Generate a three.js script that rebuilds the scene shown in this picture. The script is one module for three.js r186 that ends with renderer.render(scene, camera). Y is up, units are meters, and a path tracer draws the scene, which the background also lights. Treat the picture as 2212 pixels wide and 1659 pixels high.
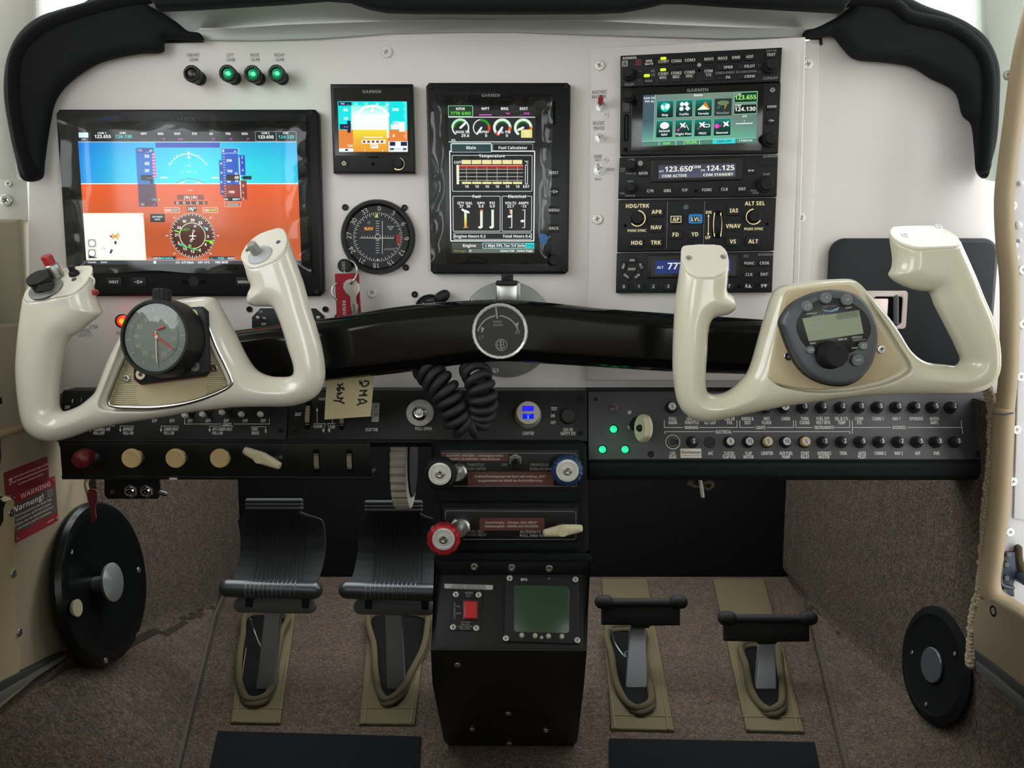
import * as THREE from 'three';
import { mergeGeometries, toCreasedNormals } from 'three/addons/utils/BufferGeometryUtils.js';
import { FontLoader } from 'three/addons/loaders/FontLoader.js';
import { RectAreaLightUniformsLib } from 'three/addons/lights/RectAreaLightUniformsLib.js';

// ------------------------------------------------------------------ camera, sky, exposure
const W = 2212, H = 1659, FOCAL = 1750, PITCH = 7.5 * Math.PI / 180;
const EYE = new THREE.Vector3(0, 0.55, 0.9);
const scene = new THREE.Scene();
const camera = new THREE.PerspectiveCamera(2 * Math.atan(H / 2 / FOCAL) * 180 / Math.PI, W / H, 0.02, 60);
camera.position.copy(EYE);
camera.rotation.set(-PITCH, 0, 0);
camera.updateMatrixWorld();
scene.add(camera);
const SKY = 5.3;                                     // even white overcast
scene.background = new THREE.Color().setRGB(0.95 * SKY, 1.0 * SKY, 1.0 * SKY);
scene.environment = null;
const renderer = new THREE.WebGLRenderer({ antialias: true });
renderer.toneMapping = THREE.LinearToneMapping;
renderer.toneMappingExposure = 1.0;
renderer.shadowMap.enabled = true;
RectAreaLightUniformsLib.init();

// ------------------------------------------------------------------ helpers
const V = (x, y, z) => new THREE.Vector3(x, y, z);
const Y = V(0, 1, 0);
const bold = await new FontLoader().loadAsync('fonts/droid/droid_sans_bold.typeface.json');
const regular = await new FontLoader().loadAsync('fonts/droid/droid_sans_regular.typeface.json');
let seed = 7;
const rnd = () => { seed = (seed * 16807) % 2147483647; return seed / 2147483647; };
function hash(x, y) { let h = Math.imul(x | 0, 374761393) + Math.imul(y | 0, 668265263); h = Math.imul(h ^ (h >>> 13), 1274126177); return ((h ^ (h >>> 16)) >>> 0) / 4294967296; }
function noise(x, y, wrap = 0) {
  const xi = Math.floor(x), yi = Math.floor(y), f = x - xi, g = y - yi, s = f * f * (3 - 2 * f), t = g * g * (3 - 2 * g);
  const w = (n) => (wrap ? ((n % wrap) + wrap) % wrap : n), A = hash(w(xi), w(yi)), B = hash(w(xi + 1), w(yi)), C = hash(w(xi), w(yi + 1)), D = hash(w(xi + 1), w(yi + 1));
  return A + (B - A) * s + (C - A) * t + (A - B - C + D) * s * t;
}
function dataTexture(n, f, srgb) {
  const d = new Uint8Array(n * n * 4);
  for (let j = 0; j < n; j++) for (let i = 0; i < n; i++) { const c = f(i / n, j / n); for (let k = 0; k < 3; k++) d[(j * n + i) * 4 + k] = Math.max(0, Math.min(255, 255 * (c.length ? c[k] : c))); d[(j * n + i) * 4 + 3] = 255; }
  const t = new THREE.DataTexture(d, n, n); t.wrapS = t.wrapT = THREE.RepeatWrapping; t.magFilter = THREE.LinearFilter; t.minFilter = THREE.LinearMipmapLinearFilter; t.generateMipmaps = true;
  if (srgb) t.colorSpace = THREE.SRGBColorSpace; t.needsUpdate = true; return t;
}
const scaled = (t, metres) => { const c = t.clone(); c.repeat.set(1 / metres, 1 / metres); c.needsUpdate = true; return c; };
// rays of the photograph's pixels, used to measure where things stand on real planes
function ray(px, py) { return V((px - W / 2) / FOCAL, (H / 2 - py) / FOCAL, -1).normalize().applyQuaternion(camera.quaternion); }
class Frame {                                         // a plane of the place: point, normal, and its own right and up
  constructor(p, n, up = Y) { this.p = p.clone(); this.n = n.clone().normalize(); this.u = new THREE.Vector3().crossVectors(up, this.n).normalize(); this.v = new THREE.Vector3().crossVectors(this.n, this.u); }
  at(px, py, h = 0) { const d = ray(px, py), t = this.p.clone().addScaledVector(this.n, h).sub(EYE).dot(this.n) / d.dot(this.n); return EYE.clone().addScaledVector(d, t); }
  quat() { return new THREE.Quaternion().setFromRotationMatrix(new THREE.Matrix4().makeBasis(this.u, this.v, this.n)); }
}
const flat = (z) => new Frame(V(0, 0, z), V(0, 0, 1));
const taken = new Map();
function numbered(name) { const n = taken.get(name) ?? 0; taken.set(name, n + 1); return n ? `${name}_${String(n).padStart(3, '0')}` : name; }
const textCache = new Map();
function glyphs(str, font) {
  const k = str + (font === bold ? 'b' : 'r');
  if (!textCache.has(k)) { const g = new THREE.ShapeGeometry(font.generateShapes(str, 1), 3); g.computeBoundingBox(); textCache.set(k, g); }
  return textCache.get(k);
}
const capOf = new Map([bold, regular].map((f) => { const g = new THREE.ShapeGeometry(f.generateShapes('H', 1), 2); g.computeBoundingBox(); return [f, g.boundingBox.max.y]; }));
function clean(g) { const o = g.index ? g.toNonIndexed() : g.clone(); for (const k of Object.keys(o.attributes)) if (!['position', 'normal', 'uv'].includes(k)) o.deleteAttribute(k); if (!o.attributes.uv) o.setAttribute('uv', new THREE.BufferAttribute(new Float32Array(o.attributes.position.count * 2), 2)); return o; }
const merge = (list) => mergeGeometries(list.map(clean));
class Thing {
  constructor(frame, px, py, name, label, category, o = {}) {
    this.F = frame; this.g = new THREE.Group(); this.g.name = numbered(name);
    this.o = frame.at(px, py, o.h ?? 0); this.g.position.copy(this.o); this.g.quaternion.copy(frame.quat());
    if (o.structure) this.g.userData.kind = 'structure'; else this.g.userData = { label, category };
    if (o.group) this.g.userData.group = o.group;
    scene.add(this.g); this.inks = new Map();
  }
  L(px, py, h = 0) { const d = this.F.at(px, py, h).sub(this.o); return V(d.dot(this.F.u), d.dot(this.F.v), d.dot(this.F.n)); }
  W(v) { const d = v.clone().sub(this.o); return V(d.dot(this.F.u), d.dot(this.F.v), d.dot(this.F.n)); }
  s(px, py, h = 0) { return this.L(px + 1, py, h).distanceTo(this.L(px, py, h)); }
  sy(px, py, h = 0) { return this.L(px, py - 1, h).distanceTo(this.L(px, py, h)); }
  add(name, geo, mat, parent = this.g, label) { const m = new THREE.Mesh(geo, mat); m.name = name; m.castShadow = m.receiveShadow = true; if (label) m.userData.label = label; parent.add(m); return m; }
  rect([x0, y0, x1, y1], h) { const a = this.L(x0, y0, h), b = this.L(x1, y0, h), c = this.L(x0, y1, h), d = this.L(x1, y1, h); return [(a.x + c.x) / 2, (c.y + d.y) / 2, (b.x + d.x) / 2, (a.y + b.y) / 2]; }
  plateG(r, h0, h1, { r: rad = 0, b = 0, holes = [] } = {}) { const [x0, y0, x1, y1] = this.rect(r, h1); const s = this.s((r[0] + r[2]) / 2, (r[1] + r[3]) / 2, h1); return extrude(roundRect(x0, y0, x1, y1, rad * s), h0, h1, b, holes); }
  plate(name, r, h0, h1, mat, o = {}) { return this.add(name, this.plateG(r, h0, h1, o), mat, o.parent, o.label); }
  ptsL(pts, h) { return pts.map(([x, y]) => this.L(x, y, h)); }
  polyG(pts, h0, h1, { b = 0, smooth = 0, holes = [] } = {}) { return extrude(shapeOf(this.ptsL(pts, h1), smooth), h0, h1, b, holes.map((q) => shapeOf(this.ptsL(q, h1), smooth))); }
  poly(name, pts, h0, h1, mat, o = {}) { return this.add(name, this.polyG(pts, h0, h1, o), mat, o.parent, o.label); }
  latheG(px, py, prof, { at, seg = 40, lobes = 0, depth = 0.06, crease = 0.7 } = {}) { // prof: [radius in pixels, height in metres]
    at ??= prof[prof.length - 1][1]; const c = this.L(px, py, at), s = this.s(px, py, at);
    let g = new THREE.LatheGeometry(prof.map(([r, h]) => new THREE.Vector2(Math.max(r * s, 1e-6), h)), seg);
    if (lobes) { const p = g.attributes.position; for (let i = 0; i < p.count; i++) { const a = Math.atan2(p.getX(i), p.getZ(i)), k = 1 + depth * (Math.abs(Math.sin(a * lobes / 2)) - 0.6); p.setX(i, p.getX(i) * k); p.setZ(i, p.getZ(i) * k); } }
    g.rotateX(Math.PI / 2); g = toCreasedNormals(g, crease); g.translate(c.x, c.y, 0); return g;
  }
  lathe(name, px, py, prof, mat, o = {}) { return this.add(name, this.latheG(px, py, prof, o), mat, o.parent, o.label); }
  tubeG(pts, r, { seg = 0, radial = 10, closed = false, straight = false } = {}) { const q = pts.map((p) => (p.isVector3 ? p : this.L(...p))); return tube(q, r, { seg, radial, closed, straight }); }
  tube(name, pts, r, mat, o = {}) { return this.add(name, this.tubeG(pts, r, o), mat, o.parent, o.label); }
  quad(name, r, h, mat, o = {}) { const [x0, y0, x1, y1] = this.rect(r, h), g = new THREE.PlaneGeometry(x1 - x0, y1 - y0); g.translate((x0 + x1) / 2, (y0 + y1) / 2, h); return this.add(name, g, mat, o.parent, o.label); }
  text(str, px, py, size, { h = 0, sx = 1, rot = 0, align = 'c', font = bold, ink = M.ink, dx = 0 } = {}) {
    const src = glyphs(str, font), b = src.boundingBox, g = src.clone(), cap = capOf.get(font), s = this.sy(px, py, h) * size / cap;
    g.translate(-(align === 'c' ? (b.min.x + b.max.x) / 2 : align === 'r' ? b.max.x : b.min.x), -cap / 2, 0);
    g.scale(s * sx, s, s); g.rotateZ(rot * Math.PI / 180); const p = this.L(px, py, h); g.translate(p.x, p.y, h + 0.00025);
    this.ink(ink).push(g);
  }
  ink(m) { if (!this.inks.has(m)) this.inks.set(m, []); return this.inks.get(m); }
  line(pts, w, { h = 0, ink = M.ink } = {}) {         // printed line, width in pixels
    for (let i = 0; i + 1 < pts.length; i++) { const a = this.L(...pts[i], h), b = this.L(...pts[i + 1], h), d = b.clone().sub(a), l = d.length(), s = this.s(...pts[i], h) * w; const g = new THREE.PlaneGeometry(l + s, s); g.rotateZ(Math.atan2(d.y, d.x)); g.translate((a.x + b.x) / 2, (a.y + b.y) / 2, h + 0.00022); this.ink(ink).push(g); }
  }
  fill(pts, { h = 0, ink = M.ink, smooth = 0 } = {}) { const g = new THREE.ShapeGeometry(shapeOf(this.ptsL(pts, h), smooth)); g.translate(0, 0, h + 0.0002); this.ink(ink).push(g); }
  ring(px, py, r0, r1, a0, a1, { h = 0, ink = M.ink } = {}) { const c = this.L(px, py, h), s = this.s(px, py, h); const g = new THREE.RingGeometry(r0 * s, r1 * s, 48, 1, a0 * Math.PI / 180, (a1 - a0) * Math.PI / 180); g.translate(c.x, c.y, h + 0.00024); this.ink(ink).push(g); }
  print(parent = this.g) { for (const [m, list] of this.inks) this.add(m.userData.part ?? 'lettering', merge(list), m, parent); this.inks.clear(); return this; }
  screw(px, py, r, h, mat, o = {}) { const c = this.L(px, py, h), s = this.s(px, py, h); const m = this.add(o.name ?? 'screw', screwShape, mat, o.parent); m.position.copy(c); m.scale.setScalar(r * s); m.rotation.z = o.turn ?? (px * 1.7 + py) % 1.5; return m; }
}
function roundRect(x0, y0, x1, y1, r) {
  const s = new THREE.Shape(); r = Math.min(r, (x1 - x0) / 2.01, (y1 - y0) / 2.01);
  if (r <= 0) { s.moveTo(x0, y0); s.lineTo(x1, y0); s.lineTo(x1, y1); s.lineTo(x0, y1); s.closePath(); return s; }
  s.moveTo(x0 + r, y0); s.lineTo(x1 - r, y0); s.absarc(x1 - r, y0 + r, r, -Math.PI / 2, 0); s.lineTo(x1, y1 - r); s.absarc(x1 - r, y1 - r, r, 0, Math.PI / 2); s.lineTo(x0 + r, y1); s.absarc(x0 + r, y1 - r, r, Math.PI / 2, Math.PI); s.lineTo(x0, y0 + r); s.absarc(x0 + r, y0 + r, r, Math.PI, Math.PI * 1.5); return s;
}
function smoothLoop(q, n) { return new THREE.CatmullRomCurve3(q, true, 'centripetal').getPoints(n).slice(0, -1); }
function shapeOf(q, smooth) { if (smooth) q = smoothLoop(q.map((p) => V(p.x, p.y, 0)), smooth); return new THREE.Shape(q.map((p) => new THREE.Vector2(p.x, p.y))); }
function extrude(shape, h0, h1, b = 0, holes = []) {
  for (const o of holes) shape.holes.push(o);
  b = Math.min(b, (h1 - h0) / 2.05);
  const g = new THREE.ExtrudeGeometry(shape, { depth: h1 - h0 - 2 * b, bevelEnabled: b > 0, bevelThickness: b, bevelSize: b, bevelOffset: -b, bevelSegments: 2, curveSegments: 8 });
  g.translate(0, 0, h0 + b); return b > 0 ? toCreasedNormals(g, 0.9) : g;
}
function tube(q, r, { seg = 0, radial = 10, closed = false, straight = false } = {}) {
  const c = new THREE.CatmullRomCurve3(q, closed, 'centripetal', 0.5);
  let curve = c; if (straight) { curve = new THREE.CurvePath(); for (let i = 0; i + 1 < q.length; i++) curve.add(new THREE.LineCurve3(q[i], q[i + 1])); }
  const g = new THREE.TubeGeometry(curve, seg || Math.max(6, q.length * 8), r, radial, closed);
  if (closed) return g;
  const caps = [q[0], q[q.length - 1]].map((p) => { const s = new THREE.SphereGeometry(r, radial, 6); s.translate(p.x, p.y, p.z); return s; });
  return merge([g, ...caps]);
}
function box(x0, x1, y0, y1, z0, z1) { const g = new THREE.BoxGeometry(x1 - x0, y1 - y0, z1 - z0); g.translate((x0 + x1) / 2, (y0 + y1) / 2, (z0 + z1) / 2); return g; }
// a screw of radius 1: domed head with a real cross-shaped recess over a disc
const screwShape = (() => {
  const c = new THREE.Shape(); c.absarc(0, 0, 0.93, 0, Math.PI * 2);
  const k = 0.13, l = 0.52, h = new THREE.Path([[k, k], [k, l], [-k, l], [-k, k], [-l, k], [-l, -k], [-k, -k], [-k, -l], [k, -l], [k, -k], [l, -k], [l, k]].map(([x, y]) => new THREE.Vector2(x, y)));
  c.holes.push(h);
  const g = new THREE.ExtrudeGeometry(c, { depth: 0.22, bevelEnabled: true, bevelThickness: 0.14, bevelSize: 0.07, bevelOffset: 0, bevelSegments: 2, curveSegments: 12 });
  g.translate(0, 0, 0.06); const d = new THREE.CylinderGeometry(0.9, 0.9, 0.06, 24); d.rotateX(Math.PI / 2); d.translate(0, 0, -0.06);
  return toCreasedNormals(merge([g, d]), 0.8);
})();
// surface of a distance field, with normals from its slope (naive surface nets)
function surface(f, lo, hi, cell) {
  const n = [0, 1, 2].map((k) => Math.ceil((hi.getComponent(k) - lo.getComponent(k)) / cell) + 1), [nx, ny, nz] = n, F = new Float32Array(nx * ny * nz);
  for (let k = 0, i = 0; k < nz; k++) for (let j = 0; j < ny; j++) for (let x = 0; x < nx; x++, i++) F[i] = f(lo.x + x * cell, lo.y + j * cell, lo.z + k * cell);
  const id = new Int32Array(nx * ny * nz).fill(-1), pos = [], nor = [], idx = [], I = (x, y, z) => x + nx * (y + ny * z);
  const E = [[0, 1], [2, 3], [4, 5], [6, 7], [0, 2], [1, 3], [4, 6], [5, 7], [0, 4], [1, 5], [2, 6], [3, 7]];
  const sample = (x, y, z) => { const a = Math.min(nx - 2, Math.max(0, Math.floor(x))), b = Math.min(ny - 2, Math.max(0, Math.floor(y))), c = Math.min(nz - 2, Math.max(0, Math.floor(z))), u = x - a, v = y - b, w = z - c, i = I(a, b, c), m = (p, q, t) => p + (q - p) * t;
    return m(m(m(F[i], F[i + 1], u), m(F[i + nx], F[i + nx + 1], u), v), m(m(F[i + nx * ny], F[i + nx * ny + 1], u), m(F[i + nx * ny + nx], F[i + nx * ny + nx + 1], u), v), w); };
  for (let z = 0; z < nz - 1; z++) for (let y = 0; y < ny - 1; y++) for (let x = 0; x < nx - 1; x++) {
    const c = []; let inside = 0; for (let k = 0; k < 8; k++) { const v = F[I(x + (k & 1), y + ((k >> 1) & 1), z + (k >> 2))]; c.push(v); if (v < 0) inside++; }
    if (!inside || inside === 8) continue;
    let sx = 0, sy = 0, sz = 0, m = 0;
    for (const [a, b] of E) if ((c[a] < 0) !== (c[b] < 0)) { const t = c[a] / (c[a] - c[b]); sx += (a & 1) + t * ((b & 1) - (a & 1)); sy += ((a >> 1) & 1) + t * (((b >> 1) & 1) - ((a >> 1) & 1)); sz += (a >> 2) + t * ((b >> 2) - (a >> 2)); m++; }
    const px = x + sx / m, py = y + sy / m, pz = z + sz / m; id[I(x, y, z)] = pos.length / 3;
    pos.push(lo.x + px * cell, lo.y + py * cell, lo.z + pz * cell);
    const e = 0.9, g = V(sample(px + e, py, pz) - sample(px - e, py, pz), sample(px, py + e, pz) - sample(px, py - e, pz), sample(px, py, pz + e) - sample(px, py, pz - e)).normalize(); nor.push(g.x, g.y, g.z);
  }
  for (let z = 1; z < nz - 1; z++) for (let y = 1; y < ny - 1; y++) for (let x = 1; x < nx - 1; x++) {
    const a = F[I(x, y, z)] < 0;
    const face = (b, p, q, r, s) => { if (a === b || p < 0 || q < 0 || r < 0 || s < 0) return; if (a) idx.push(p, q, r, p, r, s); else idx.push(p, r, q, p, s, r); };
    face(F[I(x + 1, y, z)] < 0, id[I(x, y - 1, z - 1)], id[I(x, y, z - 1)], id[I(x, y, z)], id[I(x, y - 1, z)]);
    face(F[I(x, y + 1, z)] < 0, id[I(x - 1, y, z - 1)], id[I(x - 1, y, z)], id[I(x, y, z)], id[I(x, y, z - 1)]);
    face(F[I(x, y, z + 1)] < 0, id[I(x - 1, y - 1, z)], id[I(x, y - 1, z)], id[I(x, y, z)], id[I(x - 1, y, z)]);
  }
  const g = new THREE.BufferGeometry(); g.setAttribute('position', new THREE.Float32BufferAttribute(pos, 3)); g.setAttribute('normal', new THREE.Float32BufferAttribute(nor, 3));
  const uv = []; for (let i = 0; i < pos.length; i += 3) uv.push(pos[i], pos[i + 1]); g.setAttribute('uv', new THREE.Float32BufferAttribute(uv, 2)); g.setIndex(idx); return g;
}
// signed distance to a closed outline, inside positive
function outline(q) {
  return (x, y) => { let best = 1e9, inside = false;
    for (let i = 0, j = q.length - 1; i < q.length; j = i++) { const a = q[j], b = q[i], ex = b.x - a.x, ey = b.y - a.y, t = Math.max(0, Math.min(1, ((x - a.x) * ex + (y - a.y) * ey) / (ex * ex + ey * ey + 1e-14))), dx = x - a.x - t * ex, dy = y - a.y - t * ey, d = dx * dx + dy * dy; if (d < best) best = d; if ((a.y > y) !== (b.y > y) && x < ex * (y - a.y) / ey + a.x) inside = !inside; }
    return (inside ? 1 : -1) * Math.sqrt(best); };
}
// rounded solid that fills an outline: half thickness R, edges fully rounded, then cut by extra fields
function solid(q, R, cell, { zs = 1, cut = null, pad = 0.004 } = {}) {
  const d2 = outline(q), lo = V(1e9, 1e9, -R * zs - pad), hi = V(-1e9, -1e9, R * zs + pad);
  for (const p of q) { lo.x = Math.min(lo.x, p.x - pad); lo.y = Math.min(lo.y, p.y - pad); hi.x = Math.max(hi.x, p.x + pad); hi.y = Math.max(hi.y, p.y + pad); }
  const memo = new Map();
  return surface((x, y, z) => { const k = Math.round((x - lo.x) / cell) * 4096 + Math.round((y - lo.y) / cell); let d = memo.get(k); if (d === undefined) memo.set(k, d = d2(x, y));
    const e = R - Math.min(d, R); let f = Math.hypot(e, z / zs) - R; if (cut) f = cut(x, y, z, f, d); return f; }, lo, hi, cell);
}
// ------------------------------------------------------------------ materials
const grain = dataTexture(256, (u, v) => 0.5 + 0.5 * (noise(u * 64, v * 64, 64) - 0.5) + 0.5 * (noise(u * 128, v * 128, 128) - 0.5));
const leather = dataTexture(256, (u, v) => { const a = noise(u * 40, v * 40, 40), b = noise(u * 80, v * 80, 80); return Math.abs(a - 0.5) * 1.4 + b * 0.3; });
const carpetC = dataTexture(1024, (u, v) => { const a = noise(u * 420, v * 420, 420), b = noise(u * 150, v * 150, 150), c = noise(u * 37, v * 37, 37), k = 0.57 + 0.48 * a + 0.2 * (b - 0.5) + 0.08 * (c - 0.5); const w = noise(u * 128 + 0.3, v * 128, 128) - 0.5; return [(0.35 + 0.035 * w) * k, (0.3 + 0.015 * w) * k, (0.262 - 0.02 * w) * k]; }, true);
const carpetB = dataTexture(512, (u, v) => noise(u * 210, v * 210, 210) * 0.6 + noise(u * 80, v * 80, 80) * 0.4);
const std = (c, rough, o = {}) => new THREE.MeshStandardMaterial({ color: c, roughness: rough, ...o });
const phy = (c, rough, o = {}) => new THREE.MeshPhysicalMaterial({ color: c, roughness: rough, ...o });
const glow = (c, k, part = 'backlight_lettering') => { const m = new THREE.MeshStandardMaterial({ color: 0x111111, roughness: 0.5, emissive: c, emissiveIntensity: k }); m.userData.part = part; return m; };
const matt = (c, rough, o = {}) => phy(c, rough, { specularIntensity: 0.25, ...o }), semi = (c, rough, o = {}) => phy(c, rough, { specularIntensity: 0.6, ...o });
const M = {
  white: std('#dcd7d5', 0.5, { bumpMap: scaled(grain, 0.05), bumpScale: 0.00006 }),
  black: semi('#111315', 0.42, { bumpMap: scaled(grain, 0.02), bumpScale: 0.00005 }),
  bezel: semi('#0e1014', 0.35, { bumpMap: scaled(grain, 0.03), bumpScale: 0.00003 }),
  face: semi('#111317', 0.5, { bumpMap: scaled(grain, 0.02), bumpScale: 0.00004 }),
  key: semi('#16181c', 0.55), knob: semi('#141518', 0.6), slot: matt('#050506', 0.8), dark: semi('#0d0e10', 0.7),
  shade: matt('#17191b', 0.7, { bumpMap: scaled(leather, 0.03), bumpScale: 0.00025 }),
  cream: phy('#dcd6c0', 0.32, { clearcoat: 1, clearcoatRoughness: 0.1 }),
  creamL: phy('#d8d3c6', 0.32, { clearcoat: 1, clearcoatRoughness: 0.1 }),
  ivory: std('#cfc3a4', 0.4), tan: std('#c9ad7c', 0.45), beige: std('#b09c78', 0.65, { bumpMap: scaled(leather, 0.03), bumpScale: 0.0002 }),
  trim: std('#917f64', 0.6), chrome: std('#d8dadc', 0.14, { metalness: 1 }), steel: std('#b9bab8', 0.32, { metalness: 1 }), alu: std('#dcdcd8', 0.42, { metalness: 0.45 }), dull: std('#8f908e', 0.5, { metalness: 0.9 }), iron: std('#5a5c60', 0.45, { metalness: 0.7 }),
  gloss: phy('#060709', 0.1, { specularIntensity: 0.55 }),
  ink: std('#d4d3ce', 0.7), inkGrey: std('#8b8d8f', 0.7), inkDark: std('#3c3b39', 0.7), inkFaint: std('#5c5e61', 0.7),
  red: std('#a31c25', 0.4), redDark: std('#7c1f2a', 0.5), blue: std('#27406f', 0.38, { metalness: 0.3 }), redAl: std('#b5282d', 0.35, { metalness: 0.35 }),
  carpet: matt('#ffffff', 0.95, { map: scaled(carpetC, 0.5), bumpMap: scaled(carpetB, 0.25), bumpScale: 0.0012 }), mat: matt('#101214', 0.95, { bumpMap: scaled(carpetB, 0.08), bumpScale: 0.001 }),
  rubber: std('#232322', 0.75), brown: std('#5a3028', 0.6), paper: std('#cdbf98', 0.8), greyMetal: std('#a5a6a3', 0.42, { metalness: 0.15 }), glass: phy('#ffffff', 0.03, { transmission: 1, thickness: 0, ior: 1.45 }),
};
M.boot = matt('#574e3a', 0.7, { bumpMap: scaled(leather, 0.025), bumpScale: 0.00025 });
M.blanket = matt('#0b0b0c', 0.95, { bumpMap: scaled(carpetB, 0.08), bumpScale: 0.001 }); M.door = std('#c4c2c6', 0.4); M.pad = semi('#26282d', 0.6, { bumpMap: scaled(leather, 0.02), bumpScale: 0.00012 });
M.warm = glow('#f4e4b0', 0.85); M.warmRing = glow('#f3e2a4', 0.9, 'backlight_ring'); M.yellow = glow('#d8f01a', 1.1, 'led_lamp');
for (const k of ['ink', 'inkGrey', 'inkDark', 'inkFaint']) M[k].userData.part = 'lettering';
function screen(w, h, draw, k = 1) {
  const c = document.createElement('canvas'); c.width = w; c.height = h; const x = c.getContext('2d'); draw(x, w, h);
  const t = new THREE.CanvasTexture(c); t.colorSpace = THREE.SRGBColorSpace; t.magFilter = THREE.LinearFilter;
  return new THREE.MeshPhysicalMaterial({ color: 0x050505, roughness: 0.25, specularIntensity: 0.25, emissive: 0xffffff, emissiveMap: t, emissiveIntensity: k });
}
function printed(w, h, draw, rough = 0.6) { const c = document.createElement('canvas'); c.width = w; c.height = h; draw(c.getContext('2d'), w, h); const t = new THREE.CanvasTexture(c); t.colorSpace = THREE.SRGBColorSpace; t.magFilter = THREE.LinearFilter; return std('#ffffff', rough, { map: t }); }
// ------------------------------------------------------------------ the cabin
function struct(name, geo, mat, parent = scene, kind = 'structure') { const m = new THREE.Mesh(geo, mat); m.name = parent === scene ? numbered(name) : name; m.castShadow = m.receiveShadow = true; if (parent === scene) m.userData.kind = kind; parent.add(m); return m; }
const M2 = { seat: std('#a8987c', 0.7), head: std('#e2dfd6', 0.85), ground: std('#a9a8a3', 0.9), lower: std('#8d7f68', 0.85, { bumpMap: scaled(leather, 0.04), bumpScale: 0.0003 }), mid: std('#8f8674', 0.7), pillar: std('#b9b9b2', 0.5), pillarR: std('#9fa59b', 0.55) };
const uvScale = (g) => { const p = g.attributes.position, n = g.attributes.normal, u = g.attributes.uv; for (let i = 0; i < p.count; i++) { const a = Math.abs(n.getX(i)), b = Math.abs(n.getY(i)); if (b > 0.6) u.setXY(i, p.getX(i), p.getZ(i)); else if (a > 0.5) u.setXY(i, p.getZ(i), p.getY(i)); else u.setXY(i, p.getX(i), p.getY(i)); } return g; };
const SIDE = 0.5;
struct('ground', box(-14, 14, -1.1, -1.0, -14, 14), M2.ground);
// floor of the footwell and cabin, and the carpeted sides that run up from it in one curve
struct('floor', uvScale(box(-0.56, 0.56, -0.05, 0, -0.62, 2.4)), M.carpet);
// each side: a plane that leans out from the floor seam to the upright wall; seam measured from its two visible ends
const seamX = (z) => Math.max(0.3, 0.49 - 0.27 * (z + 0.38)), leanH = (z, sgn) => Math.max(0.012, (SIDE - seamX(z)) * (sgn > 0 ? 0.3 : 1));
function sideCarpet(sgn, z0, zEnd, top) {
  const prof = (z) => { const f = seamX(z), h = Math.min(leanH(z, sgn), top - 0.003), pts = []; for (let i = 0; i <= 8; i++) { const s = i / 8; pts.push([f + (SIDE - f) * s, h * s + 0.0008]); } for (const d of [0.01, 0.02, 0.035, 0.05, 0.065]) pts.push([SIDE, Math.min(h + d, top - 0.0012 + d * 0.01)]); pts.push([SIDE, top]);
    for (let it = 0; it < 2; it++) for (let i = 1; i + 1 < pts.length; i++) pts[i] = [(pts[i - 1][0] + 2 * pts[i][0] + pts[i + 1][0]) / 4, (pts[i - 1][1] + 2 * pts[i][1] + pts[i + 1][1]) / 4]; pts.push([0.56, top], [0.56, -0.01], [f, -0.01]); return pts; };
  const nz = 30, pos = [], idx = []; let m = 0, last; for (let i = 0; i <= nz; i++) { const z = z0 + (zEnd - z0) * i / nz, p = prof(z); last = p; m = p.length; for (const [x, y] of p) pos.push(sgn * x, y, z); }
  for (let i = 0; i < nz; i++) for (let j = 0; j < m; j++) { const a = i * m + j, b = i * m + (j + 1) % m, c = a + m, d = b + m; if (sgn > 0) idx.push(a, b, d, a, d, c); else idx.push(a, d, b, a, c, d); }
  for (const [a, b, c] of THREE.ShapeUtils.triangulateShape(last.map(([x, y]) => new THREE.Vector2(x, y)), [])) { const o = nz * m; if (sgn > 0) idx.push(o + a, o + b, o + c); else idx.push(o + a, o + c, o + b); }
  const g = new THREE.BufferGeometry(); g.setAttribute('position', new THREE.Float32BufferAttribute(pos, 3)); g.setAttribute('uv', new THREE.Float32BufferAttribute(new Float32Array(pos.length / 3 * 2), 2)); g.setIndex(idx); g.computeVertexNormals();
  return uvScale(toCreasedNormals(g, 0.5));
}
struct('wall_right', sideCarpet(1, -0.56, 0.068, 0.42), M.carpet); struct('wall_left', sideCarpet(-1, -0.56, -0.05, 0.42), M.carpet); struct('baseboard_right', sideCarpet(1, 0.068, 1.4, 0.125), M.carpet); struct('baseboard_left', sideCarpet(-1, -0.05, 1.4, 0.125), M.carpet);
struct('wall_front', box(-0.56, 0.56, -0.05, 0.79, -0.62, -0.56), M.dark);                         // firewall
struct('wall_right_outer', box(0.56, 0.6, -0.05, 0.43, -0.62, 0.06), M.dark); struct('wall_left_outer', box(-0.6, -0.56, -0.05, 0.5, -0.62, 2.4), M.dark);
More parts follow.
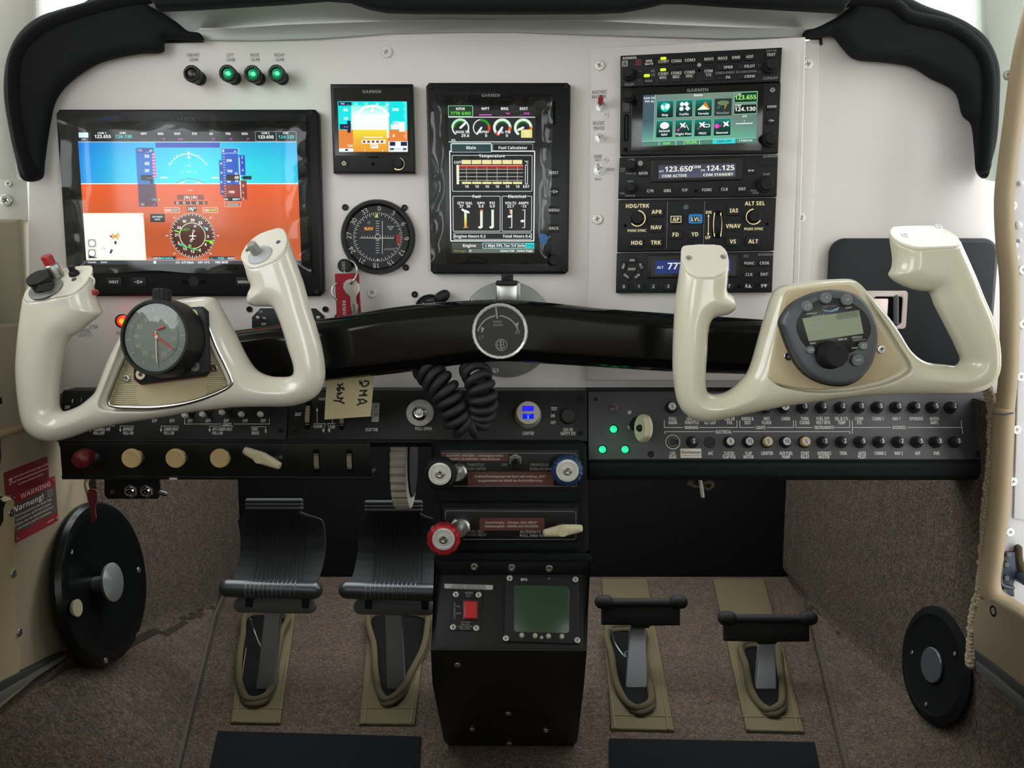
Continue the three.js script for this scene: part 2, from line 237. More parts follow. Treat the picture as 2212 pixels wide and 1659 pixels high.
// cabin shell: roof from the windscreen back, a pilot window and a rear window on one side, the open door and open baggage door on the other
struct('ceiling', box(-0.62, 0.62, 1.12, 1.16, -0.02, 2.4), std('#b3afa5', 0.9));
struct('wall_back', box(-0.62, 0.62, -0.05, 1.12, 2.36, 2.42), M2.head);
for (const [n, z0, z1, y0, y1] of [['wall_left_above', -0.02, 2.4, 1.0, 1.12], ['wall_left_pillar', 0.02, 0.3, 0.5, 1.0], ['wall_left_sill', 0.3, 1.15, 0.5, 0.64], ['wall_left_mid', 0.85, 1.15, 0.5, 1.0], ['wall_left_rear', 2.25, 2.4, 0.5, 1.0]]) struct(n, box(-0.6, -0.56, y0, y1, z0, z1), M2.head);
struct('wall_right_above', box(0.56, 0.6, 1.04, 1.12, 0.1, 2.4), M2.head); struct('wall_right_mid', box(0.56, 0.6, -0.05, 1.04, 0.25, 1.15), M2.head); struct('wall_right_rear', box(0.56, 0.6, -0.05, 1.04, 2.34, 2.4), M2.head); struct('trim_8', box(0.53, 0.6, -0.05, 0.17, 0.075, 2.4), M2.seat);
// the copilot door, hinged at its front edge and ajar, and the two front seats behind the lens: they keep the window light off the floor
{ const g = mergeGeometries([box(0, 0.04, 0.02, 0.64, 0, 0.95), box(0, 0.04, 0.64, 1.1, 0, 0.05), box(0, 0.04, 0.64, 1.1, 0.9, 0.95), box(0, 0.04, 1.06, 1.1, 0.05, 0.9)]); g.rotateY(1.42); g.translate(0.62, 0, 0.09); struct('door_1', g, M2.seat); }
function seat(x, label) { const t = new Thing(flat(0.9), 1106, 900, 'front_seat', label, 'seat', { group: 'front seats' }); t.g.position.set(x, 0, 0.95); t.g.quaternion.identity(); const q = (w, h, d, r) => { const g = extrude(roundRect(-w / 2, -h / 2, w / 2, h / 2, r), -d / 2, d / 2, 0.02); return g; }; const c = q(0.46, 0.14, 0.48, 0.05); c.translate(0, 0.24, -0.06); t.add('cushion', c, M2.seat); const b = q(0.44, 0.34, 0.12, 0.06); b.rotateX(-1.45); b.translate(0, 0.37, -0.02); t.add('backrest', b, M2.seat); for (const s of [-0.17, 0.17]) { t.add('leg', box(s - 0.02, s + 0.02, 0.006, 0.18, -0.28, 0.16), M.dark); } }
seat(-0.27, 'tan leather pilot seat with its back folded down'); seat(0.27, 'tan leather copilot seat with its back folded down');
for (const x of [-0.6, 0.56]) { struct('trim_1', box(x, x + 0.04, 0.5, 1.12, 1.05, 1.14), M2.head); struct('trim_2', box(x, x + 0.04, 0.5, 1.12, 2.2, 2.36), M2.head); }
struct('wall_left_inner', box(-0.56, -0.51, 0.12, 0.395, -0.05, 2.36), M2.lower); 
struct('trim_3', box(-0.56, -0.508, 0.395, 0.5, 0.01, 2.36), M2.mid);
{ const g = tube([V(-0.508, 0.396, -0.01), V(-0.508, 0.396, 0.6), V(-0.508, 0.396, 1.6)], 0.0045, { straight: true }); struct('trim_4', g, M.beige); }
// window posts either side of the windscreen
const post = (pts, frame, h, mat, name) => { const q = pts.map(([x, y]) => frame.at(x, y)); const o = q[0], loc = q.map((p) => { const d = p.clone().sub(o); return V(d.dot(frame.u), d.dot(frame.v), 0); }); const g = extrude(shapeOf(loc), -h, 0, 0.004); g.applyQuaternion(frame.quat()); g.translate(o.x, o.y, o.z); return struct(name, g, mat); };
post([[-160, -120], [74, -120], [80, 30], [60, 120], [40, 360], [62, 475], [-160, 470]], flat(-0.01), 0.03, M2.pillar, 'trim_5');
post([[-160, 470], [38, 473], [46, 690], [50, 905], [-160, 905]], flat(0.008), 0.03, M2.mid, 'trim_6');
post([[2118, -120], [2330, -120], [2300, 300], [2160, 480], [2140, 420], [2148, 200], [2126, 60]], flat(-0.012), 0.02, M2.pillarR, 'trim_7');
{ // screws of the left post plate
  const t = new Thing(flat(-0.008), 20, 420, 'post_plate', 'grey metal plate with two screws low on the pilot side window post', 'plate');
  t.poly('plate', [[-60, 385], [58, 388], [62, 478], [-60, 471]], -0.001, 0.001, M2.pillar); t.screw(15, 433, 13, 0.001, M.steel); t.screw(20, 397, 7, 0.001, M.steel);
}
// floor carpet piece with its cut edges, lying on the base carpet
{ const F = new Frame(V(0, 0, 0), Y, V(0, 0, -1));
  const t = new Thing(F, 1106, 1500, 'floor_carpet', 'brown carpet piece covering the footwell floor with cut straight edges', 'carpet');
  t.poly('carpet_piece', [[380, 1700], [470, 1330], [505, 1248], [1700, 1246], [1742, 1310], [1832, 1700]], 0, 0.006, M.carpet, { b: 0.002 });
  t.tube('edge_binding', [[372, 1700, 0.003], [462, 1330, 0.003], [498, 1250, 0.003]], 0.003, std('#3f362f', 0.9), { straight: true });
  t.tube('edge_binding', [[1841, 1700, 0.001], [1751, 1310, 0.001], [1708, 1248, 0.001]], 0.003, std('#3c332c', 0.9), { straight: true });
  for (const [p, l] of [[[[470, 1578], [910, 1590], [900, 1760], [430, 1760]], 'black carpet heel pad on the floor in front of the pair of brake pedals'], [[[1316, 1594], [1760, 1602], [1790, 1760], [1316, 1760]], 'black carpet heel pad on the floor in front of the pair of T-bar pedals']]) {
    const m = new Thing(F, p[0][0], p[0][1], 'heel_pad', l, 'mat', { group: 'black heel pads on the floor' }); m.poly('pad', p, 0.0062, 0.0095, M.mat, { b: 0.001 });
  }
  const w = new Thing(F, 170, 1640, 'seat_rail', 'black rail end with a small screw at the floor edge beside the wall', 'rail');
  w.poly('rail', [[180, 1606], [215, 1700], [100, 1700], [122, 1655]], 0.0062, 0.03, M.dark, { b: 0.003 }); w.screw(182, 1638, 4, 0.03, M.steel);
}
// dark sound-proofing blanket in the deep footwells
{ const F = flat(-0.545); const t = new Thing(F, 1490, 1150, 'insulation_blanket', 'black insulation blanket on the firewall behind the T-bar pedals', 'insulation');
  t.plate('blanket', [1240, 960, 1700, 1262], -0.01, 0.004, M.blanket, { b: 0.003 });
  const u = new Thing(F, 750, 1150, 'insulation_blanket', 'black insulation blanket on the firewall behind the pair of brake pedals', 'insulation'); u.plate('blanket', [515, 960, 1000, 1262], -0.01, 0.004, M.blanket, { b: 0.003 });
  const c = new Thing(flat(0.02), 1525, 1050, 'foam_scrap', 'ragged beige foam scrap and cable end hanging under the circuit breaker panel', 'scrap');
  c.poly('foam', [[1485, 1038], [1505, 1046], [1520, 1040], [1540, 1038], [1545, 1052], [1530, 1062], [1516, 1056], [1500, 1052]], 0, 0.012, M.boot, { b: 0.004, smooth: 40 });
  c.tube('cable', [[1502, 985, 0.01], [1505, 1010, 0.02], [1512, 1035, 0.02], [1518, 1072, 0.02]], 0.0022, M.greyMetal);
}
// ------------------------------------------------------------------ white instrument panel
const PANEL = flat(0);
const panel = new Thing(PANEL, 1106, 500, 'instrument_panel', 'large white painted instrument panel carrying the displays and gauges', 'panel');
panel.poly('main_plate', [[120, 88], [1745, 88], [1790, 66], [1870, 66], [1960, 84], [2050, 130], [2110, 210], [2126, 300], [2128, 388], [2150, 392], [2160, 560], [2170, 850], [62, 850], [62, 400], [66, 300], [110, 180]], -0.006, 0, M.white, { b: 0.0006 });
panel.poly('top_plate', [[430, 60], [1735, 60], [1735, 89], [430, 89]], -0.0075, -0.0015, M.white, { b: 0.0006 });
for (const [x, y, r, n] of [[835, 113, 12, 1], [804, 632, 11, 2]]) panel.screw(x, y, r, 0, M.white);
panel.text('DIM', 202, 706, 8, { sx: 0.9, ink: M.inkFaint, font: regular }); panel.text('WARN', 180, 714, 8, { sx: 0.9, ink: M.inkFaint, font: regular }); panel.text('LIGHTS', 183, 723, 8, { sx: 0.9, ink: M.inkFaint, font: regular }); panel.text('ALT', 259, 719, 8, { sx: 0.9, ink: M.inkDark, font: regular });
for (const [x, a] of [[418, 'UNSAFE'], [498, 'LEFT'], [551, 'NOSE'], [604, 'RIGHT']]) { panel.text(a, x, 119, 7, { sx: 0.85, ink: M.inkDark, font: regular }); panel.text('GEAR', x + 1, 129, 7, { sx: 0.85, ink: M.inkDark, font: regular }); }
panel.print();
// radio panel: its own plate, turned toward the pilot
const A = 10.5 * Math.PI / 180;
const RADIO = new Frame(PANEL.at(1272, 450, 0.003), V(-Math.sin(A), 0, Math.cos(A)));
const radio = new Thing(RADIO, 1500, 450, 'radio_panel', 'raised white panel angled toward the pilot holding the radio stack', 'panel');
radio.poly('face_plate', [[1276, 103], [1500, 92], [1725, 80], [1733, 82], [1712, 640], [1708, 822], [1268, 822]], -0.004, 0, M.white, { b: 0.0012 });
{ const a = radio.L(1729, 82, -0.002), b = radio.L(1709, 820, -0.002), s = new THREE.Shape(); s.moveTo(0, 0); s.lineTo(0.004, 0); s.lineTo(0.006, -0.008); s.lineTo(0.006, -0.06); s.lineTo(-0.002, -0.06); s.lineTo(-0.002, -0.002); s.closePath();
  const g = new THREE.ExtrudeGeometry(s, { depth: a.distanceTo(b), bevelEnabled: false }); g.rotateX(Math.PI / 2); const d = b.clone().sub(a); g.rotateZ(Math.atan2(d.x, -d.y)); g.translate(a.x, a.y, 0); radio.add('side_wall', g, M.white); }
for (const [x, y, r] of [[1296, 141, 11], [1291, 474, 11]]) radio.screw(x, y, r, 0, M.alu);
for (const [x, y] of [[1309, 249], [1308, 346]]) radio.screw(x, y, 7, -0.0006, M.white);
{ const f = new Frame(V(0, 0, 0.0012), V(0, 0, 1)), t = new Thing(f, 1750, 400, 'flange_strip', 'narrow white flange strip with two screws beside the radio panel', 'strip');
  t.poly('strip', [[1716, 90], [1771, 95], [1766, 300], [1748, 640], [1744, 830], [1700, 830]], -0.0014, 0.0006, M.white, { b: 0.0004 }); t.screw(1743, 139, 12, 0.0006, M.alu); t.screw(1728, 471, 11, 0.0006, M.alu); }
const D = { ink: M.inkDark, sx: 0.85, font: regular };
radio.text('AVIONIC', 1295, 199, 7.5, D); radio.text('MASTER', 1294, 209, 7.5, D); radio.text('MUSIC', 1294, 266, 7.5, D); radio.text('INHIB', 1294, 277, 7.5, D); radio.text('DME', 1292, 338, 7.5, D); radio.text('NAV1', 1292, 346, 5, D); radio.text('HOLD', 1318, 366, 5.5, D); radio.text('NAV2', 1292, 387, 5, D);
radio.print();
function toggleSwitch(F, px, py, tx, ty, label, cap, name = 'toggle_switch') {
  const t = new Thing(F, px, py, name, label, 'switch', { group: 'toggle switches of the radio panel' });
  t.lathe('washer', px, py, [[0, 0], [12, 0], [12, 0.0008], [0, 0.0008]], M.steel); t.add('hex_nut', t.latheG(px, py, [[0, 0.0008], [9.5, 0.0008], [9.5, 0.003], [6, 0.0034], [6, 0.006], [3, 0.0062], [0, 0.006]], { seg: 6, crease: 0.3, at: 0.003 }), M.steel);
  const lever = t.tube('lever', [[px, py, 0.004], [tx, ty, 0.016]], 0.0015, M.chrome);
  if (cap) t.tube('red_cap', [[px + (tx - px) * 0.5, py + (ty - py) * 0.5, 0.0105], [tx, ty - 1, 0.018]], 0.0028, M.red, { label: 'red sleeve on the switch lever', parent: lever });
}
toggleSwitch(RADIO, 1296, 230, 1298, 212, 'chrome toggle switch with a red tipped lever under the caption AVIONIC MASTER', true);
toggleSwitch(RADIO, 1295, 297, 1295, 292, 'chrome toggle switch with a bare short lever under the caption MUSIC INHIB', false);
toggleSwitch(RADIO, 1293, 367, 1292, 355, 'chrome toggle switch with its lever up beside the caption HOLD', false);
// gear lamps
function gearLamp(px, py, label, lit) {
  const t = new Thing(PANEL, px, py, 'gear_indicator_light', label, 'indicator light', { group: 'gear lamps on the white panel' });
  const bx = px + 4, by = py + 2;
  t.lathe('barrel', px, py, [[15, 0], [15, 0.004], [13, 0.005], [13, 0.012], [17, 0.013], [17.5, 0.017], [18, 0.022], [16, 0.0235], [12, 0.0235], [12, 0.018], [0, 0.018]], M.black, { at: 0.022, lobes: 24, depth: 0.05 });
  const lens = glow('#12d884', 0.9, 'x'); if (lit) { lens.roughness = 0.2; }
  t.lathe('lens', px, py, [[11.5, 0.018], [11.5, 0.021], [9, 0.0245], [5, 0.026], [0, 0.0265]], lit ? lensGreen : std('#2a1f22', 0.3), { at: 0.024, label: lit ? 'green glowing lens' : 'dark unlit lens' });
  for (let k = 0; k < 8; k++) { const a = 20 + k * 20; t.text('PRESSTOTEST'[k], px + 14.6 * Math.cos(a * Math.PI / 180 + 3.4), py + 14.6 * Math.sin(a * Math.PI / 180 + 3.4), 2.6, { h: 0.0236, ink: M.inkGrey }); }
  if (lit) t.lathe('filament_light', px + 1, py, [[5, 0.0258], [4, 0.0268], [0, 0.0271]], bulbGreen, { at: 0.0268 });
  t.print();
  if (lit) { const l = new THREE.PointLight('#20ff9a', 0.00035); l.position.copy(PANEL.at(px, py, 0.031)); l.shadow.radius = 0.25; l.castShadow = true; scene.add(l); }
}
const lensGreen = new THREE.MeshStandardMaterial({ color: '#0a3d28', roughness: 0.15, emissive: '#0fa468', emissiveIntensity: 0.55 }), bulbGreen = new THREE.MeshStandardMaterial({ color: '#0a3d28', emissive: '#63ffc0', emissiveIntensity: 1 });
gearLamp(414, 159, 'unlit dark gear lamp under the caption UNSAFE GEAR', false);
gearLamp(491, 158, 'green lit gear lamp under the caption LEFT GEAR', true);
gearLamp(545, 159, 'green lit gear lamp under the caption NOSE GEAR', true);
gearLamp(597, 158, 'green lit gear lamp under the caption RIGHT GEAR', true);
{ const t = new Thing(PANEL, 262, 694, 'warning_light', 'round red lit warning lamp beside the caption ALT', 'indicator light');
  t.lathe('lamp_bezel', 262, 694, [[15, 0], [15, 0.003], [13, 0.004], [0, 0.004]], M.black); t.lathe('lens', 262, 694, [[12.5, 0.004], [12, 0.007], [7, 0.009], [0, 0.0095]], new THREE.MeshStandardMaterial({ color: '#661010', roughness: 0.3, emissive: '#ff2a12', emissiveIntensity: 1.3 }));
  t.lathe('filament_light', 262, 694, [[6, 0.009], [5, 0.0096], [0, 0.0099]], new THREE.MeshStandardMaterial({ color: '#ff8020', emissive: '#ffb020', emissiveIntensity: 1 })); const l = new THREE.PointLight('#ff3010', 0.00025); l.position.copy(PANEL.at(262, 694, 0.02)); l.shadow.radius = 0.25; l.castShadow = true; scene.add(l); }
// glove box
{ const t = new Thing(PANEL, 1970, 650, 'glove_box_door', 'black textured glove box door with a recessed pale latch', 'door');
  t.plate('door_skin', [1788, 514, 2152, 800], 0, 0.010, M.pad, { r: 34, b: 0.006 });
  const holeRect = t.rect([1887, 641, 1949, 700], 0.0125); const hole = roundRect(...holeRect, 0.003);
  t.plate('latch_frame', [1800, 628, 1960, 711], 0.010, 0.0125, std('#d3c3c0', 0.4, { metalness: 0.4 }), { r: 8, b: 0.001, holes: [new THREE.Path(hole.getPoints(6))] });
  const frame0 = t.g.children[1]; t.plate('latch_paddle', [1840, 645, 1918, 697], 0.0100, 0.0118, std('#d8c6c1', 0.32, { metalness: 0.5 }), { r: 3, b: 0.0006, parent: frame0 });
  t.plate('latch_cavity', [1884, 639, 1952, 702], 0.0098, 0.0102, M.slot, { r: 4 });
  t.tube('latch_roller', [[1935, 642, 0.0108], [1935, 699, 0.0108]], 0.0032, M.iron, { parent: frame0 }); }
// glareshield: two padded shoulders, a padded front strip and the grey underside
{ const F = flat(0.012), t = new Thing(F, 1106, 20, 'glareshield', 'black padded glareshield arching over the panel with a grey underside', 'glareshield');
  const left = [[216, -20], [331, -22], [334, 14], [354, 30], [381, 47], [408, 68], [432, 72], [440, 86], [356, 88], [352, 111], [304, 116], [253, 125], [209, 138], [169, 162], [135, 192], [116, 223], [107, 263], [100, 304], [94, 351], [88, 386], [52, 390], [37, 344], [24, 287], [12, 209], [14, 152], [24, 111], [44, 74], [81, 41], [135, 20], [189, 4]];
  const right = [[1780, -25], [1829, 18], [1782, 51], [1760, 61], [1737, 68], [1734, 79], [1775, 81], [1799, 79], [1822, 105], [1846, 127], [1910, 135], [1971, 145], [2011, 169], [2065, 199], [2082, 250], [2099, 267], [2107, 321], [2112, 371], [2123, 385], [2130, 385], [2139, 351], [2150, 304], [2156, 219], [2156, 152], [2146, 115], [2126, 81], [2089, 51], [2045, 30], [2004, 16], [1977, 4], [1954, -10], [1940, -28]];
  const loop = (p, h) => smoothLoop(p.map(([x, y]) => { const v = t.L(x, y, h); v.z = 0; return v; }), 220);
  for (const [p, rim] of [[left, [[330, -8], [240, 8], [150, 34], [95, 58], [55, 92], [36, 130], [32, 205], [42, 280], [54, 335], [66, 375]]], [right, [[1790, 0], [1880, 0], [1932, 12], [1960, 36], [2040, 56], [2090, 84], [2122, 120], [2134, 165], [2134, 230], [2130, 300], [2124, 360]]]]) {
    t.add('shoulder_pad', solid(loop(p, 0), 0.011, 0.0016), M.shade);
    t.tube('raised_rim', rim.map(([x, y]) => [x, y, 0.0085]), 0.0075, M.shade, { radial: 14 });
  }
  const fr = [[290, -60], [331, 13], [420, 9], [600, -2], [700, -10], [750, -6], [790, 8], [830, 16], [900, 18], [1106, 19], [1290, 18], [1350, 15], [1400, 6], [1440, -4], [1480, -4], [1600, 4], [1720, 11], [1829, 17], [1880, -60]];
  t.poly('front_strip', fr, 0.05, 0.075, M.shade, { b: 0.007 });
  const G = new Frame(V(0, PANEL.at(1106, 45).y, 0.004), V(0, -0.86, 0.5)), u = { a: [[280, -40], [290, 20], [330, 60], [400, 68], [620, 54], [850, 46], [1106, 43], [1290, 46], [1450, 54], [1600, 60], [1770, 64], [1840, 50], [1880, 0], [1890, -40]] };
  const slab = (pts, fr2, thick) => { const o = t.o, q = pts.map(([x, y]) => fr2.at(x, y)), base = q[0], loc = q.map((p) => { const d = p.clone().sub(base); return V(d.dot(fr2.u), d.dot(fr2.v), 0); }); const g = extrude(shapeOf(loc), -thick, 0, 0.0006); g.applyQuaternion(fr2.quat()); g.translate(base.x - o.x, base.y - o.y, base.z - o.z); return g; };
  t.add('underside', slab(u.a, G, 0.004), M.greyMetal, t.g, 'grey painted underside');
  t.add('lower_band', slab([[404, 66], [620, 53], [850, 45], [1106, 42], [1290, 45], [1450, 53], [1600, 59], [1765, 62], [1733, 80], [1570, 84], [1290, 76], [1106, 70], [1000, 70], [840, 73], [700, 83], [560, 88], [440, 87]], flat(0.004), 0.003), M.greyMetal, t.g, 'narrow grey band along the panel top');
  t.poly('corner_gap_cover', [[355, 70], [410, 70], [440, 90], [352, 92]], -0.011, -0.008, M.dark); t.poly('corner_gap_cover', [[1735, 64], [1775, 70], [1777, 96], [1773, 96], [1771, 84], [1735, 84]], -0.011, -0.008, M.dark);
}
// ------------------------------------------------------------------ displays
const rr = (x, a, b, w, h, r) => { x.beginPath(); x.moveTo(a + r, b); x.lineTo(a + w - r, b); x.quadraticCurveTo(a + w, b, a + w, b + r); x.lineTo(a + w, b + h - r); x.quadraticCurveTo(a + w, b + h, a + w - r, b + h); x.lineTo(a + r, b + h); x.quadraticCurveTo(a, b + h, a, b + h - r); x.lineTo(a, b + r); x.quadraticCurveTo(a, b, a + r, b); x.closePath(); };
function grad(x, x0, y0, x1, y1, ...c) { const g = x.createLinearGradient(x0, y0, x1, y1); c.forEach((k, i) => g.addColorStop(i / (c.length - 1), k)); return g; }
const say = (x, s, a, b, px, c = '#ffffff', al = 'center', w = 'bold') => { x.fillStyle = c; x.font = `${w} ${px}px sans-serif`; x.textAlign = al; x.textBaseline = 'middle'; x.fillText(s, a, b); };
// wrinkled clear film left on a display: a thin sheet that lies over the glass and lifts at its edges
function film(t, pts, h, lift, nx, ny, sd) {
  const g = new THREE.PlaneGeometry(1, 1, nx, ny), p = g.attributes.position, q = t.ptsL(pts, h);
  for (let i = 0; i < p.count; i++) {
    const u = p.getX(i) + 0.5, v = 0.5 - p.getY(i); const e = Math.min(u, 1 - u, v, 1 - v), k = Math.max(0, 1 - e / 0.11);
    const w = 0.005 * k * (noise(u * 6 + sd, v * 6) - 0.5);
    const X = (q[0].x * (1 - u) + q[1].x * u) * (1 - v) + (q[3].x * (1 - u) + q[2].x * u) * v, Z = (q[0].y * (1 - u) + q[1].y * u) * (1 - v) + (q[3].y * (1 - u) + q[2].y * u) * v;
    p.setXYZ(i, X + w, Z + w, h + lift * k * k * (0.3 + Math.abs(noise(u * 9 + sd, v * 9 + 3) - 0.45) * 1.7));
  }
  g.computeVertexNormals(); return t.film = t.add('protective_film', g, M.film, t.g, 'crinkled clear protective film');
}
M.film = phy('#f8fafa', 0.1, { transmission: 1, thickness: 0, ior: 1.45, specularIntensity: 0.75 });
const bezelButton = (t, r, h, str, o = {}) => { t.plate('button', r, h, h + 0.0012, M.key, { r: o.r ?? 4, b: 0.0004 }); if (str) t.text(str, (r[0] + r[2]) / 2, (r[1] + r[3]) / 2, o.size ?? 5.5, { h: h + 0.0012, ink: o.ink ?? M.ink, sx: o.sx ?? 1, rot: o.rot ?? 0 }); };
const directTo = (t, x, y, h, s = 1, ink = M.ink) => { t.text('D', x, y, 8 * s, { h, ink }); t.line([[x - 9 * s, y], [x - 5 * s, y]], 1.4 * s, { h, ink }); t.fill([[x + 5 * s, y - 3.5 * s], [x + 11 * s, y], [x + 5 * s, y + 3.5 * s]], { h, ink }); };
// primary flight display
{ const t = new Thing(PANEL, 408, 430, 'flight_display', 'wide black flight display with a blue and orange horizon picture and peeling film', 'display');
  const o = [[120, 245], [127, 236], [680, 236], [688, 246], [699, 630], [690, 640], [158, 640], [146, 632]];
  t.poly('bezel', o, 0, 0.012, M.bezel, { b: 0.002 });
  t.poly('inner_frame', [[140, 262], [668, 262], [676, 590], [166, 590]], 0.012, 0.0128, semi('#0a0b10', 0.2), { b: 0.0003 });
  const pic = (x, w, h) => {
    const q = (X, Y) => { const v = (Y - 225) / 1025, l = 240 + 70 * v, r = 1925 + 40 * v; return [(X - l) / (r - l) * w, v * h]; }, k = w / 1685;
    const T = (s, X, Y, px, c, al, wt) => say(x, s, ...q(X, Y), px * k, c, al, wt), R = (X0, Y0, X1, Y1, c) => { const a = q(X0, (Y0 + Y1) / 2), b = q(X1, (Y0 + Y1) / 2), y0 = q(X0, Y0)[1], y1 = q(X0, Y1)[1]; x.fillStyle = c; x.fillRect(a[0], y0, b[0] - a[0], y1 - y0); }, S = (X0, Y0, X1, Y1, c, lw = 3, rad = 8) => { const a = q(X0, (Y0 + Y1) / 2), b = q(X1, (Y0 + Y1) / 2), y0 = q(X0, Y0)[1], y1 = q(X0, Y1)[1]; rr(x, a[0], y0, b[0] - a[0], y1 - y0, rad * k); x.strokeStyle = c; x.lineWidth = lw * k; x.stroke(); }, P = (pts, c, lw) => { x.beginPath(); pts.forEach((p, i) => (i ? x.lineTo(...q(...p)) : x.moveTo(...q(...p)))); if (lw) { x.strokeStyle = c; x.lineWidth = lw * k; x.stroke(); } else { x.fillStyle = c; x.fill(); } };
    x.fillStyle = '#0a0a12'; x.fillRect(0, 0, w, h);
    const hy = q(0, 626)[1], ty = q(0, 307)[1];
    x.fillStyle = grad(x, 0, ty, 0, hy, '#00a8e0', '#12d2e8', '#3fe0e8'); x.fillRect(0, ty, w, hy - ty);
    x.fillStyle = grad(x, 0, 0, w, 0, 'rgba(0,80,220,0.55)', 'rgba(0,140,230,0.25)', 'rgba(0,255,230,0.25)', 'rgba(0,220,230,0.2)', 'rgba(0,150,230,0.4)'); x.fillRect(0, ty, w, hy - ty);
    x.fillStyle = grad(x, 0, hy, 0, h, '#ec5a1c', '#d45a24', '#bc5426', '#c65c2c'); x.fillRect(0, hy, w, h - hy);
    R(200, 622, 2000, 629, '#ffffff'); R(200, 305, 1940, 309, '#d8ecf4');
    S(240, 222, 340, 300, '#51626a', 3); R(250, 236, 325, 275, '#cfeeee'); T('Split', 288, 288, 16, '#d8e0e0');
    T('COM 1', 430, 240, 22); T('123.655', 435, 267, 36); T('STBY', 590, 240, 22); T('124.130', 595, 267, 36, '#30e0d8');
    for (const [X, s, v] of [[752, 'WPT', '______'], [882, 'BRG', '_ _ _°M'], [1010, 'DIST', '_ _._ NM'], [1142, 'ETE', '_ _:_ _'], [1270, 'GS', '_ _ _KT'], [1400, 'TRK', '_ _ _°M'], [1528, 'MSA', '_ _ _ _FT']]) { T(s, X, 246, 23); T(v, X, 285, 22, '#e838d8'); }
    S(1610, 228, 1925, 302, '#aab2ba', 3); P([[1770, 228], [1772, 302]], '#aab2ba', 3); T('COM 2', 1688, 242, 20); T('123.650', 1690, 270, 34); T('STBY', 1843, 242, 20); T('124.125', 1848, 270, 34, '#30e0d8');
    R(842, 312, 1336, 350, '#0b3fb0');
    // airspeed tape
    R(700, 352, 830, 800, 'rgba(10,50,170,0.62)'); R(715, 626, 850, 800, 'rgba(60,20,20,0.5)'); R(700, 352, 826, 392, '#12408c'); T('TAS', 722, 372, 20, '#bfd0e0'); T('____KT', 790, 376, 20);
    for (const [s, Y] of [['50', 416], ['40', 471], ['30', 525]]) T(s, 775, Y, 34); P([[824, 392], [838, 580]], '#f03a9a', 20); for (let i = 0; i < 8; i++) R(815 + i, 398 + i * 24, 832 + i, 403 + i * 24, '#fff');
    R(728, 558, 818, 600, '#08080e'); T('-- --', 792, 579, 22); R(800, 600, 822, 624, '#08080e'); T('134', 828, 747, 24, '#22d8c0'); T('6', 870, 748, 16, '#ffffff'); R(728, 768, 856, 800, '#4a2020'); T('GS', 742, 783, 22, '#ddd'); T('____KT', 818, 786, 20, '#e838d8');
    // bank arc and symbols
    { const c = q(1097, 560), r = q(1257, 560)[0] - c[0]; x.strokeStyle = '#e8fbfb'; x.lineWidth = 6 * k; x.beginPath(); x.arc(c[0], c[1], r, Math.PI * 1.16, Math.PI * 1.84); x.stroke(); for (const a of [30, 50, 60, 70, 80, 100, 110, 120, 130, 150]) { const A = a * Math.PI / 180, l = a % 30 ? 10 : 18; x.beginPath(); x.moveTo(c[0] - r * Math.cos(A), c[1] - r * Math.sin(A)); x.lineTo(c[0] - (r + l * k) * Math.cos(A), c[1] - (r + l * k) * Math.sin(A)); x.stroke(); } }
    P([[1082, 382], [1108, 382], [1095, 405]], '#ffffff'); P([[1084, 432], [1110, 432], [1097, 404]], '#ffffff');
    for (const [a, b, Y] of [[1080, 1115, 486], [1070, 1125, 534], [1090, 1125, 676]]) P([[a, Y], [b, Y]], '#f2f2e0', 5); T('5', 1045, 534, 20); T('5', 1157, 534, 20);
    for (const X of [905, 1300]) P([[X - 26, 578], [X + 26, 578]], '#ffffff', 11); P([[1102, 583], [1000, 624], [1040, 624]], '#d8eef0'); P([[1102, 583], [1222, 620], [1178, 620]], '#d8eef0'); P([[1102, 583], [1000, 621]], '#223', 3); P([[1102, 583], [1222, 621]], '#223', 3);
    // altitude and climb tapes
    R(1356, 354, 1482, 740, 'rgba(10,60,190,0.85)'); R(1366, 630, 1496, 740, 'rgba(150,45,20,0.9)'); S(1352, 356, 1482, 392, '#d8f0f0', 3); T('B', 1364, 374, 24); T('____FT', 1440, 380, 18);
    for (const [s, X, Y] of [['200', 1408, 448], ['100', 1412, 528], ['00', 1405, 608], ['-100', 1424, 689]]) T(s, X, Y, 27); for (let i = 0; i < 17; i++) R(1360 + i * 0.8, 400 + i * 20, 1374 + i * 0.8, 403 + i * 20, '#fff');
    R(1336, 446, 1358, 710, 'rgba(14,40,150,0.9)'); T('O', 1346, 470, 22); T('O', 1356, 686, 22, '#ffd0a0'); for (const Y of [540, 612]) T('8', 1349, Y, 22);
    R(1384, 556, 1490, 602, '#08080e'); T('40', 1466, 577, 32); T('20', 1466, 604, 24, '#e8e8e8'); T('00', 1462, 550, 20); R(1484, 408, 1532, 560, 'rgba(14,60,190,0.92)'); R(1496, 600, 1545, 746, 'rgba(140,45,25,0.9)'); P([[1486, 420], [1500, 740]], '#fff', 5);
    for (const [s, Y] of [['2', 424], ['1', 463], ['.5', 520], ['.5', 638], ['1', 695], ['2', 737]]) T(s, 1508 + (Y - 424) * 0.03, Y, 22); P([[1500, 578], [1520, 566], [1580, 566], [1580, 592], [1520, 592]], '#0a1428');
    R(1374, 726, 1498, 758, '#120808'); T('DA', 1386, 743, 22); T('880FT', 1464, 743, 22); S(1372, 765, 1500, 802, '#e8e0d8', 3); T('1013HB', 1436, 785, 24, '#34e0e8');
